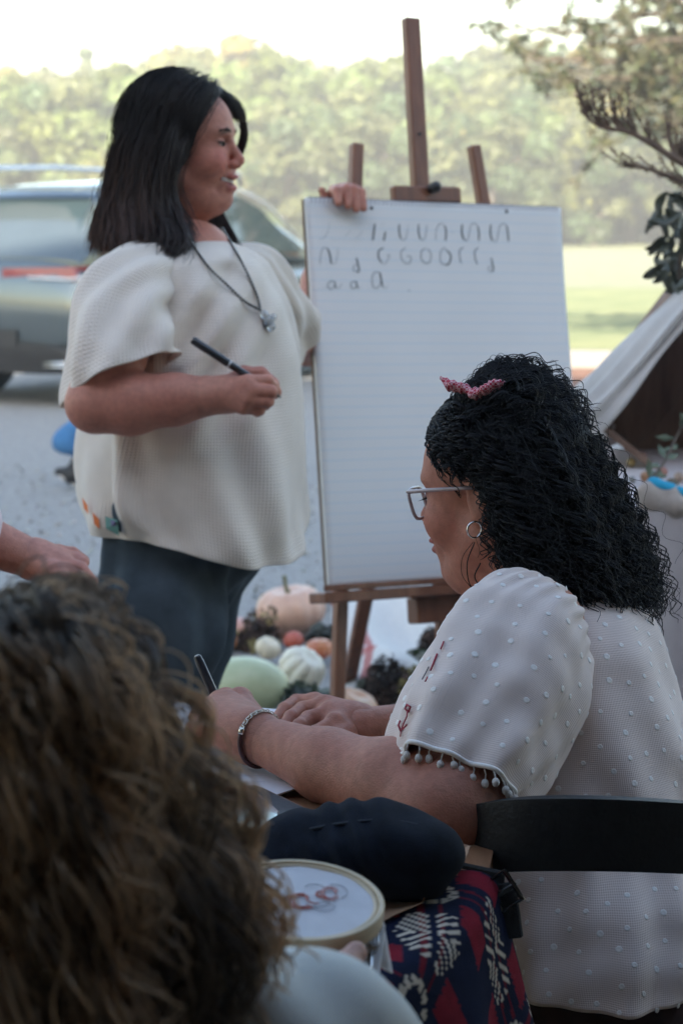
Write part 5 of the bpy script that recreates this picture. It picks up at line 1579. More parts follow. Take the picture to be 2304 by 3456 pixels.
    for dy in (-.09, .10):
        fs = SDF(); g_ = V3(hp_[0] - .50, hp_[1] + dy + .12, .045); fs.rc(g_ + V3(.06, 0, 0), g_ + V3(-.12, .03, -.008), .042, .036, .02)
        vk, qk = fs.mesh(.008); vk[:, 2] = np.maximum(vk[:, 2], .018)
        link_mesh('shoe', np_mesh('shoe', vk, qk), M_sh, root)
    # glasses
    M_f = mat('glasses_frame', (.34, .26, .26), rough=.25, var=.15, scale=80, coat=.6)
    M_len = mat('lens', (.6, .62, .65), rough=.02, var=.0, alpha=.10)
    gl = empty('glasses', T(.1, 0, 0), None, None); gl.parent = root; gl.location = Vector(T(.1, 0, 0)) - root.location
    for s in (-1, 1):
        a = np.linspace(0, 2 * math.pi, 32, endpoint=False)
        sq = lambda t: (np.sign(math.cos(t)) * abs(math.cos(t)) ** .55, np.sign(math.sin(t)) * abs(math.sin(t)) ** .55)
        ring = [T(.1065 - .012 * abs(sq(t)[0] * .026 + .034) / .06 + .004 * sq(t)[1], s * (.034 + .0265 * sq(t)[0]), -.009 + .0195 * sq(t)[1]) for t in a]
        MB().tube(ring, .0022, 7, closed=True).build('rim', M_f, gl, smooth=True)
        MB().add(ring, [list(range(32))]).build('lens', M_len, gl)
        MB().tube(smooth_path([T(.096, s * .060, .008), T(.088, s * .071, .009), T(.045, s * .081, .010), T(-.01, s * .086, .010)], 12), .0026, 7).build('temple', M_f, gl, smooth=True)
    MB().tube([T(.103, -.010, -.004), T(.106, 0, -.001), T(.103, .010, -.004)], .002, 6).build('bridge', M_f, gl, smooth=True)
    M_l = mat('eyelash', (.01, .008, .008), rough=.6); eb = MB()
    for k in range(9):
        y = .020 + k * .0026; eb.tube([T(.0835, y, -.002), T(.090, y + .001, -.005), T(.094, y + .002, -.006)], [.0005, .0004, .0002], 4)
    eb.build('eyelashes', M_l, root)['kind'] = 'stuff'
    # hoop earring
    er = P(1600, 1788, 2.505); a = np.linspace(0, 2 * math.pi, 28, endpoint=False)
    MB().tube([er + V3(.0088 * math.cos(t), .004 * math.cos(t), .0098 * math.sin(t)) for t in a], .0012, 7, closed=True).build('hoop_earring', mat('silver', (.75, .73, .70), rough=.12, metal=1, var=.03), root, smooth=True)
    # bracelet: chain half, leather half, round the near wrist
    axis = nrm(wr - el_); u = nrm(np.cross(axis, (0, 0, 1))); w_ = np.cross(u, axis); bc = P(868, 2490, 2.45) - axis * .006
    br = empty('bracelet', bc, None, None); br.parent = root; br.location = Vector(bc) - root.location
    M_si = mat('bracelet_silver', (.62, .58, .50), rough=.2, metal=1, var=.1); M_le = mat('bracelet_leather', (.07, .02, .018), rough=.5)
    R_ = .0315
    pt = lambda t, k=1.0: bc + R_ * k * (math.cos(t) * u + math.sin(t) * w_) + axis * .004 * math.sin(t)
    ch = MB()
    t0 = math.atan2(0, 1)
    for i, t in enumerate(np.linspace(.2, 2.6, 20)):
        c = pt(t, 1.04); tg = nrm(pt(t + .05, 1.04) - c); o1 = axis if i % 2 else nrm(np.cross(tg, axis)); b_ = np.linspace(0, 2 * math.pi, 9)[:-1]
        ch.tube([c + .0042 * math.cos(x) * tg + .0026 * math.sin(x) * o1 for x in b_], .0008, 5, closed=True)
    o = ch.build('chain', M_si, br, smooth=True); o['kind'] = 'stuff'
    MB().tube([pt(t, 1.02) for t in np.linspace(2.75, 6.3, 26)], .0030, 8).build('leather_cord', M_le, br, smooth=True)
    MB().tube([pt(t, 1.03) for t in (2.55, 2.65, 2.8)], .0040, 10).build('clasp', M_si, br, smooth=True)
    # the writing pen
    pen = empty('writing_pen', PH(720, 2440, H), 'dark navy felt pen upright in the hand wearing the bracelet', 'pen')
    a, b = P(664, 2212, 2.585), P(742, 2385, 2.60); tip = PH(772, 2470, H + .011)
    M_pen = mat('navy_pen', (.012, .016, .026), rough=.28, var=.1, coat=.5)
    MB().tube([a, a + (b - a) * .03, a + (b - a) * .10, a + (b - a) * .11, b], [.0035, .0052, .0052, .0058, .0058], 14).build('barrel', M_pen, pen, smooth=True, auto=40)
    MB().tube([b, mid(b, tip, .8), tip], [.0056, .0045, .0008], 10).build('nib', M_pen, pen, smooth=True)
    # hair: dense black curls
    M_h = hair_mat('black_curls', (.0035, .0035, .005), (.008, .0075, .010), rough=.45, spec=.22)
    cap = SDF(); h = lambda px, py, dd: P(px, py, 2.62 + dd)
    cap.el(T(-.018, 0, .038), (.095, .078, .082), T.R, .01)
    cap.el(h(1790, 1580, .02), (.075, .09, .09), None, .04)
    cap.el(h(1890, 1760, .03), (.072, .095, .085), None, .05)
    cap.el(h(1990, 1910, .03), (.062, .08, .060), None, .05)
    cap.el(h(1780, 1840, -.03), (.055, .045, .055), None, .04)
    cap.el(T(.115, 0, -.03), (.095, .10, .115), T.R, .004, True)
    cv, cq = cap.mesh(.005)
    g = lambda L_: [h(*p) for p in L_]
    G = [g([(1535, 1420, -.02), (1550, 1500, -.06), (1628, 1590, -.085), (1692, 1680, -.095), (1722, 1770, -.10), (1728, 1860, -.105), (1725, 1945, -.11)]),
         g([(1565, 1380, -.04), (1575, 1480, -.085), (1668, 1600, -.105), (1728, 1720, -.115), (1758, 1840, -.12), (1768, 1950, -.125)]),
         g([(1620, 1330, -.04), (1640, 1460, -.10), (1690, 1600, -.12), (1740, 1740, -.13), (1780, 1860, -.135), (1810, 1960, -.14)]),
         g([(1680, 1300, -.03), (1730, 1430, -.10), (1790, 1580, -.125), (1840, 1730, -.135), (1890, 1870, -.135), (1930, 1990, -.135), (1960, 2050, -.13)]),
         g([(1730, 1295, -.01), (1810, 1420, -.08), (1880, 1570, -.11), (1940, 1720, -.12), (1990, 1870, -.12), (2040, 2000, -.115), (2060, 2090, -.11)]),
         g([(1760, 1300, .0), (1870, 1400, -.04), (1950, 1550, -.07), (2020, 1700, -.08), (2080, 1850, -.08), (2130, 1990, -.075), (2150, 2110, -.07)]),
         g([(1770, 1300, .02), (1900, 1400, .0), (1990, 1530, -.01), (2070, 1680, -.015), (2130, 1830, -.015), (2180, 1960, -.01), (2195, 2090, -.01)]),
         g([(1760, 1300, .04), (1890, 1390, .05), (1990, 1520, .06), (2060, 1680, .06), (2130, 1830, .06), (2180, 1950, .06), (2190, 2060, .06)])]
    G2 = [g([(1500, 1440, -.01), (1560, 1400, -.06), (1640, 1400, -.09), (1740, 1440, -.10), (1800, 1520, -.11)]),
          g([(1530, 1370, .0), (1620, 1320, -.04), (1720, 1320, -.07), (1820, 1380, -.08), (1880, 1470, -.08)]),
          g([(1580, 1340, .02), (1660, 1275, .0), (1760, 1280, -.01), (1860, 1345, -.02), (1930, 1430, -.03)]),
          g([(1560, 1350, .06), (1660, 1285, .06), (1760, 1290, .06), (1860, 1350, .06), (1940, 1440, .05)])]
    G3 = [g([(1480, 1460, -.01), (1462, 1490, -.03), (1490, 1545, -.05), (1540, 1590, -.07)]), g([(1510, 1430, -.02), (1490, 1480, -.05), (1520, 1550, -.075), (1580, 1620, -.09)]), g([(1540, 1370, -.02), (1500, 1420, -.05), (1540, 1500, -.08), (1610, 1600, -.10)]), g([(1590, 1335, -.03), (1560, 1390, -.07), (1590, 1480, -.10), (1650, 1590, -.115)])]
    SN = 56
    p = np.concatenate([hair_from_guides([G], 3300, SN, .015, curl=.0080, wlen=.032, seed=5, trim=.30, clump=7, tight=.0030, flare=.6),
                        hair_from_guides([G2], 1200, SN, .012, curl=.0075, wlen=.030, seed=6, trim=.35, clump=6, tight=.0030), hair_from_guides([G3], 420, SN, .007, curl=.005, wlen=.024, seed=9, trim=.3, clump=5, tight=.002)])
    fz = np.concatenate([hair_from_guides([G], 170, SN, .022, curl=.011, wlen=.034, seed=7, trim=.3, flare=1.2), hair_from_guides([G2], 300, SN, .014, curl=.0065, wlen=.019, seed=8, trim=.45)])
    p = push_out(p, T, .006, .012); fz = push_out(fz, T, .006, .012)
    hv, hq = strands(p, .00078 * np.concatenate([np.full(SN - 2, 1.0), [.7, .4]])); fv, fq = strands(fz, np.full(SN, .00034))
    lo = [g([(1600, 1830, -.10), (1575, 1900, -.115), (1585, 1975, -.12), (1625, 1990, -.12), (1640, 1950, -.12)]), g([(1595, 1830, -.10), (1560, 1880, -.11), (1558, 1940, -.115), (1590, 1985, -.12), (1600, 2000, -.12)]),
          g([(1620, 1900, -.12), (1600, 1945, -.125), (1620, 1975, -.125), (1650, 1965, -.125), (1660, 1930, -.125)])]
    lv, lq = strands(np.stack([smooth_path(x, 26) for x in lo]), np.array([[.0009], [.0005], [.0010]]) * np.ones((1, 26)))
    hair_v, hair_q = join_nets([(cv, cq), (hv, hq), (fv, fq), (lv, lq)])
    link_mesh('hair', np_mesh('hair', hair_v, hair_q), M_h, root)
    # gingham bow
    m, nt, b = new_mat('red_gingham')
    tc = N(nt, 'ShaderNodeTexCoord'); ck = N(nt, 'ShaderNodeTexChecker', Scale=330.0); ck.inputs[1].default_value = (.45, .03, .07, 1); ck.inputs[2].default_value = (.70, .42, .46, 1)
    nt.links.new(tc.outputs['Object'], ck.inputs[0]); nt.links.new(ck.outputs[0], b.inputs['Base Color']); b.inputs['Roughness'].default_value = .9
    bow = SDF()
    for pts in ([(1600, 1328, -.08), (1560, 1310, -.07), (1525, 1303, -.065), (1490, 1278, -.06)], [(1612, 1330, -.09), (1640, 1316, -.10), (1668, 1300, -.10), (1694, 1290, -.095)]):
        c_ = [h(*p_) for p_ in pts]; bow.chain(c_, [.005, .009, .0095, .004], .004, axis=(0, .6, .8), sq=1.9)
    bow.el(h(1606, 1328, -.085), (.010, .008, .008), None, .004)
    vb, qb = bow.mesh(.0016); vb = vb + vert_normals(vb, qb) * (.0009 * np.sin(vb[:, 0] * 900 + vb[:, 2] * 500))[:, None]
    link_mesh('hair_bow', np_mesh('hair_bow', vb, qb), m, root)
seated_writer()

# ------------------------------------------------------------------ the chair behind the writer
def chair():
    M_c = mat('black_plastic_chair', (.012, .012, .013), rough=.5, var=.2, scale=60, bump=.1, spec=.3); M_m = mat('black_steel', (.015, .015, .016), rough=.4, var=.1)
    o = empty('chair', V3(.34, 2.45, 0), 'black folding chair with a curved backrest band behind the dotted blouse', 'chair')
    path = smooth_path([P(1552, 2832, 2.255), P(1640, 2822, 2.20), P(1850, 2812, 2.155), P(2100, 2815, 2.15), P(2380, 2830, 2.19), P(2560, 2845, 2.28)], 40)
    hgt = np.interp(np.linspace(0, 1, 40), [0, .04, .12, .3, .8, 1], [.020, .030, .036, .039, .038, .03]) * 1.0
    vs_ = []
    tg = np.gradient(path, axis=0)
    for i in range(40):
        t = nrm(tg[i]); n_ = nrm(np.cross(t, (0, 0, 1))); u = V3(0, 0, 1)
        for (a, b) in ((-.9, -1), (.9, -1), (1, -.85), (1, .85), (.9, 1), (-.9, 1), (-1, .85), (-1, -.85)): vs_.append(path[i] + n_ * a * .008 + u * b * hgt[i])
    fs = [[i * 8 + k, i * 8 + (k + 1) % 8, (i + 1) * 8 + (k + 1) % 8, (i + 1) * 8 + k] for i in range(39) for k in range(8)] + [list(range(8))[::-1], [39 * 8 + k for k in range(8)]]
    MB().add(vs_, fs).build('backrest', M_c, o, smooth=True, auto=50)
    for i, x in ((3, -.02), (35, .02)):
        p = path[i]; MB().tube([p + V3(0, .014, .02), V3(p[0] + x, p[1] + .06, .44), V3(p[0] + x * 2, p[1] - .05, .018)], .011, 10).build('rear_leg', M_m, o, smooth=True)
    for i, x in ((3, -.02), (35, .02)):
        p = path[i]; MB().tube([V3(p[0] + x, p[1] + .08, .46), V3(p[0] + x - .20, p[1] + .40, .018)], .011, 10).build('front_leg', M_m, o, smooth=True)
    MB().box((path[20][0] - .06, path[20][1] + .25, .43), (.44, .42, .03), np.array(Matrix.Rotation(-.4, 3, 'Z')), .012).build('seat', M_c, o)
    # strap with a buckle over the near chair post
    s = empty('bag_strap', P(1640, 3000, 2.1), 'black webbing strap with a plastic buckle hung at the chair side', 'strap')
    M_w = mat('black_webbing', (.010, .010, .011), rough=.8, var=.2, scale=200, bump=.3)
    MB().bar(P(1500, 2945, 2.14), P(1700, 2990, 2.10), .030, .006, side=(0, 0, 1), bev=.002).bar(P(1690, 2980, 2.10), P(1715, 3170, 2.09), .030, .006, side=(1, 0, .2), bev=.002).build('webbing', M_w, s)
    a = P(1668, 2960, 2.09); b = P(1728, 3055, 2.085); d = nrm(b - a); sd_ = nrm(np.cross(d, (0, 1, .15))) * .012
    loop = [a - sd_, a + sd_, b + sd_, b - sd_]
    MB().tube(loop, .0032, 8, closed=True).bar((a * .5 + b * .5) - sd_, (a * .5 + b * .5) + sd_, .006, .006, bev=.001).build('buckle', mat('gloss_black', (.012, .012, .013), rough=.15, coat=1), s, smooth=True, auto=40)
chair()
# ================================================================== the curly blonde in front
def blonde():
    D = 1.27; k = lambda px, py, dd=0.0: P(px, py, D + dd)
    c = k(60, 2420); base = V3(c[0] - .02, c[1], 0)
    root = empty('person', base, 'person with long wavy brown blond hair seen from behind, in a pale shirt', 'person')
    T = Frame(k(40, 2870, .03), (.18, .98, -.10), scale=1.0)
    hs = SDF(); add_head(hs, T)
    hs.rc(T(-.02, 0, -.06), T(-.045, 0, -.19), .052, .058, .03)
    bs = SDF(); sh = V3(c[0], c[1] + .01, .89)
    shR = P(930, 3590, 1.34); shL = V3(sh[0] - .19, sh[1] + .03, .87)
    bs.rc(sh + V3(0, 0, -.05), sh + V3(0, .02, -.42), .10, .13, .05)
    bs.rc(shL, shR, .055, .055, .04)
    elb = P(1200, 3850, 1.50); hand = P(1080, 3330, 1.62)
    bs.chain([shR, elb], [.050, .045], .02); bs.chain([elb, hand], [.043, .027], .02)
    elL = V3(shL[0] - .03, shL[1] + .15, .72); hl = V3(-.16, 1.55, .80)
    bs.chain([shL, elL, hl], [.05, .043, .028], .02)
    hd = SDF()
    for i in range(4):                                   # fingers hooked under the hoop
        a = P(1050 + i * 28, 3290, 1.61 + .012 * i); b = P(1052 + i * 30, 3222, 1.64 + .010 * i); e = P(1030 + i * 26, 3196, 1.66 + .01 * i)
        hd.rc(hand, a, .024, .012, .012); hd.chain([a, b, e], [.011, .0095, .008], .003)
    hd.chain([hand, P(1150, 3280, 1.58), P(1200, 3215, 1.60)], [.02, .012, .009], .008)
    parts = [hs.mesh(.0035), bs.mesh(.007), hd.mesh(.0025)]
    v, q = join_nets(parts)
    link_mesh('body', np_mesh('body', v, q, attrs={'col': skin_tone(v, 25, np.array([.50, .27, .21]))}), M_skin, root)
    # shirt
    M_s = mat('pale_shirt', (.60, .62, .60), rough=.9, var=.05, scale=20, bump=.25, bscale=600)
    ss = SDF()
    ss.rc(shL, shR, .070, .074, .04); ss.rc(sh + V3(0, .0, -.06), sh + V3(.0, .02, -.46), .145, .175, .06)
    ss.el((sh + shR) / 2 + V3(0, 0, -.03), (.12, .07, .06), None, .05)
    ss.chain([shR, mid_(shR, elb, .7)], [.074, .085], .03); ss.chain([shL, mid_(shL, elL, .7)], [.07, .08], .03)
    v, q = ss.mesh(.006); n = vert_normals(v, q)
    v = v + n * (.006 * vnoise(v * np.array([6, 6, 6]), 31) + .004 * np.sin(v @ V3(55, 30, 40)) * np.clip(vnoise(v * 4, 32), 0, 1))[:, None]
    link_mesh('shirt', np_mesh('shirt', v, q), M_s, root)
    ls = SDF(); hip = V3(sh[0], sh[1] + .02, .50)
    ls.el(hip, (.18, .15, .10), None, .03)
    for dx in (-.10, .10):
        ls.chain([hip + V3(dx, 0, -.01), hip + V3(dx * 1.1, .40, .02), V3(hip[0] + dx * 1.1, hip[1] + .40, .06)], [.09, .07, .05], .03)
        ls.rc(V3(hip[0] + dx * 1.1, hip[1] + .36, .056), V3(hip[0] + dx * 1.1, hip[1] + .52, .05), .04, .035, .02)
    v, q = ls.mesh(.009); link_mesh('trousers', np_mesh('trousers', v, q), mat('blue_jeans', (.06, .08, .13), rough=.9, var=.2), root)
    # hair
    m, nt, b = new_mat('wavy_hair')
    at = N(nt, 'ShaderNodeAttribute', attribute_name='col'); nt.links.new(at.outputs['Color'], b.inputs['Base Color'])
    nz = N(nt, 'ShaderNodeTexNoise', Scale=40.0); rp = N(nt, 'ShaderNodeMapRange'); rp.inputs[3].default_value = .35; rp.inputs[4].default_value = .55
    nt.links.new(nz.outputs[0], rp.inputs[0]); nt.links.new(rp.outputs[0], b.inputs['Roughness'])
    tl = N(nt, 'ShaderNodeBsdfTranslucent'); nt.links.new(at.outputs['Color'], tl.inputs[0]); ms = N(nt, 'ShaderNodeMixShader', Fac=.55)
    nt.links.new(b.outputs[0], ms.inputs[1]); nt.links.new(tl.outputs[0], ms.inputs[2]); nt.links.new(ms.outputs[0], nt.nodes['Material Output'].inputs[0])
    cap = SDF()
    cap.el(T(-.016, 0, .036), (.094, .076, .080), T.R, .01)
    cap.el(T(-.06, 0, -.07), (.05, .075, .10), T.R, .04); cap.el(k(250, 2950, -.02), (.085, .03, .10), None, .05); cap.el(k(200, 3300, -.02), (.10, .03, .10), None, .05)
    cv, cq = cap.mesh(.006)
    g = lambda L: [k(*p) for p in L]
    G = [g([(70, 2080, .05), (-120, 2150, .0), (-260, 2300, -.02), (-330, 2600, -.03), (-330, 3000, -.05), (-300, 3500, -.06), (-280, 3900, -.06)]),
         g([(90, 2075, .04), (-40, 2140, -.05), (-130, 2300, -.085), (-160, 2650, -.095), (-150, 3050, -.10), (-130, 3500, -.10), (-120, 3900, -.10)]),
         g([(120, 2070, .04), (60, 2140, -.06), (20, 2300, -.105), (10, 2650, -.11), (20, 3050, -.115), (30, 3500, -.115), (30, 3900, -.11)]),
         g([(140, 2070, .04), (170, 2145, -.06), (180, 2300, -.105), (190, 2650, -.115), (210, 3050, -.12), (220, 3500, -.12), (220, 3900, -.11)]),
         g([(160, 2070, .05), (270, 2160, -.04), (330, 2320, -.085), (370, 2650, -.095), (400, 3050, -.10), (420, 3500, -.10), (420, 3900, -.10)]),
         g([(180, 2073, .06), (300, 2190, .0), (380, 2350, -.045), (470, 2650, -.06), (580, 3000, -.07), (620, 3350, -.08), (640, 3700, -.08)]),
         g([(190, 2078, .07), (320, 2210, .04), (405, 2360, .01), (510, 2620, .0), (640, 2900, -.02), (680, 3180, -.04), (710, 3450, -.05)]),
         g([(190, 2082, .09), (330, 2225, .08), (420, 2390, .06), (535, 2640, .05), (680, 2880, .03), (725, 3080, .0), (760, 3260, -.02)])]
    ids = []
    p = hair_from_guides([G], 4600, 52, .015, wave=.0120, curl=.0055, wlen=.085, seed=12, trim=.12, flare=.5, clump=14, tight=.0050, ids=ids)
    # loose halo at the crown and stray curls on the right edge
    G2 = [g([(40, 2090, .03), (100, 2040, .0), (190, 2040, -.02), (280, 2110, -.03), (360, 2210, -.03)]), g([(100, 2080, .06), (180, 2025, .05), (280, 2055, .04), (360, 2140, .03), (420, 2250, .02)]),
          g([(-60, 2100, .02), (20, 2050, -.01), (90, 2040, -.03), (170, 2070, -.05), (230, 2150, -.07)])]
    p2 = hair_from_guides([G2], 420, 52, .0085, wave=.005, curl=.004, wlen=.03, seed=13, trim=.4)
    G3 = [g([(430, 2420, .06), (560, 2660, .05), (690, 2880, .03), (760, 3060, .01), (820, 3200, .0), (850, 3330, -.01)]), g([(460, 2480, .05), (590, 2720, .05), (730, 2950, .04), (790, 3080, .02), (800, 3200, .01), (800, 3320, .0)])]
    p3 = hair_from_guides([G3], 150, 52, .010, wave=.012, curl=.008, wlen=.05, seed=14, trim=.5)
    p4 = hair_from_guides([G], 520, 52, .022, wave=.013, curl=.007, wlen=.065, seed=16, trim=.5, flare=.6)
    allp = push_out(np.concatenate([p, p2, p3, p4]), T, .008, .014, zmin=-.10); n = len(allp); r = np.random.default_rng(15)
    hv, hq = strands(allp, .00095 * np.concatenate([np.full(50, 1.0), [.7, .4]]))
    S = 52; t = np.linspace(0, 1, S)[None, :, None]
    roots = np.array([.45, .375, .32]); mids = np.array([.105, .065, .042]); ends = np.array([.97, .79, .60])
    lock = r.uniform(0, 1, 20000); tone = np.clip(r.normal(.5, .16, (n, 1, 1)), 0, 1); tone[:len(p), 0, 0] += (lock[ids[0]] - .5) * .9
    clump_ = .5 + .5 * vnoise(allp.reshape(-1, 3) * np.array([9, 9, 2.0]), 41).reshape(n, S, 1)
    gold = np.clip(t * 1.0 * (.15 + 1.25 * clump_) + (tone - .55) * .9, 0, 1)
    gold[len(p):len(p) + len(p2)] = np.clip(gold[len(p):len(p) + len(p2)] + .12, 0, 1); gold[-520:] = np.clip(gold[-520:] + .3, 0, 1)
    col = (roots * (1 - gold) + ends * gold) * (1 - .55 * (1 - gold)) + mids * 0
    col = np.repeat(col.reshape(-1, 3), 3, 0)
    v, q = join_nets([(cv, cq), (hv, hq)])
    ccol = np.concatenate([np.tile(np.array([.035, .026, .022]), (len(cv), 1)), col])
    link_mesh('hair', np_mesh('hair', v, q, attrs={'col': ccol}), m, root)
def mid_(a, b, t): return a + (b - a) * t
blonde()

# ------------------------------------------------------------------ person at the left edge, only forearm and hand in view
def left_person():
    D = 3.15; k = lambda px, py, dd=0.0: P(px, py, D + dd)
    root = empty('person', V3(k(-560, 1700)[0], D - .02, 0), 'person in a pale pink shirt at the left, open hand held out', 'person')
    hx = k(-560, 1700)[0]
    bs = SDF()
    T = Frame(V3(hx, D, 1.50), (.95, .25, -.08)); hs = SDF(); add_head(hs, T); hs.rc(T(-.02, 0, -.06), T(-.045, 0, -.18), .05, .055, .03)
    bs.rc(V3(hx, D, 1.25), V3(hx, D, .85), .10, .12, .05)
    e, w = k(-190, 1770, -.10), k(112, 1888, -.08)
    bs.chain([V3(hx + .03, D - .14, 1.22), e, w], [.05, .045, .029], .02)
    bs.chain([V3(hx + .03, D + .16, 1.22), V3(hx + .02, D + .20, .97), V3(hx + .08, D + .20, .72)], [.05, .043, .028], .02)
    hd = SDF(); w0 = k(118, 1888, -.08)
    kn = [k(196, 1866, -.06), k(208, 1880, -.085), k(214, 1902, -.105), k(212, 1930, -.12)]
    pi_ = [k(244, 1870, -.045), k(258, 1888, -.08), k(272, 1922, -.105), k(262, 1950, -.125)]
    ti = [k(284, 1892, -.055), k(284, 1898, -.095), k(312, 1962, -.115), k(292, 1982, -.14)]
    for i in range(4): hd.rc(w0, kn[i], .027, .0135, .014); hd.chain([kn[i], pi_[i], ti[i]], [.0125, .0112, .0085], .0025)
    hd.chain([w0, k(180, 1930, -.13), k(226, 1968, -.15), k(258, 1985, -.155)], [.022, .015, .0125, .009], .008)
    hd.el(k(170, 1895, -.09), (.03, .025, .018), None, .012)
    # second hand cupped below
    w1 = V3(hx + .08, D + .20, .72)
    for i in range(4):
        a = w1 + V3(.02 - .012 * i, .0, -.07); b = a + V3(.004, -.005, -.035); hd.rc(w1, a, .024, .012, .012); hd.chain([a, b, b + V3(.004, -.01, -.022)], [.011, .010, .008], .003)
    parts = [hs.mesh(.0045), bs.mesh(.007), hd.mesh(.0022)]; v, q = join_nets(parts)
    link_mesh('body', np_mesh('body', v, q, attrs={'col': skin_tone(v, 35, np.array([.46, .20, .15]))}), M_skin, root)
    ss = SDF(); ss.rc(V3(hx, D, 1.30), V3(hx, D, .78), .13, .16, .05, axis=(0, 1, 0), sq=.75)
    ss.chain([V3(hx + .02, D - .15, 1.27), mid_(V3(hx + .03, D - .14, 1.22), e, .75), k(-120, 1800, -.10)], [.070, .066, .066], .03)
    ss.chain([V3(hx + .02, D + .16, 1.27), V3(hx + .09, D + .18, 1.0)], [.075, .07], .03)
    v, q = ss.mesh(.007); v = v + vert_normals(v, q) * (.007 * vnoise(v * np.array([8, 8, 4]), 44))[:, None]
    link_mesh('shirt', np_mesh('shirt', v, q), mat('pink_shirt', (.68, .58, .60), rough=.9, var=.05, bump=.2, bscale=500), root)
    ts = SDF(); ts.rc(V3(hx, D, .84), V3(hx, D, .8), .15, .15, .03)
    for dy in (-.09, .09): ts.chain([V3(hx, D + dy, .80), V3(hx, D + dy, .45), V3(hx, D + dy, .07)], [.10, .075, .06], .03); ts.rc(V3(hx - .04, D + dy, .055), V3(hx + .14, D + dy, .05), .045, .04, .02)
    v, q = ts.mesh(.01); v[:, 2] = np.maximum(v[:, 2], .012); link_mesh('trousers', np_mesh('trousers', v, q), mat('tan_trousers', (.20, .16, .12), rough=.9), root)
    hv = SDF(); hv.el(T(-.03, 0, .04), (.105, .088, .09), T.R); hv.el(T(-.06, 0, -.05), (.06, .08, .10), T.R, .04); hv.el(T(.10, 0, -.03), (.08, .07, .10), T.R, .004, True)
    v, q = hv.mesh(.006); link_mesh('hair', np_mesh('hair', v, q), mat('brown_hair', (.05, .03, .02), rough=.5, var=.4, stretch=(1, 1, .1)), root)
left_person()

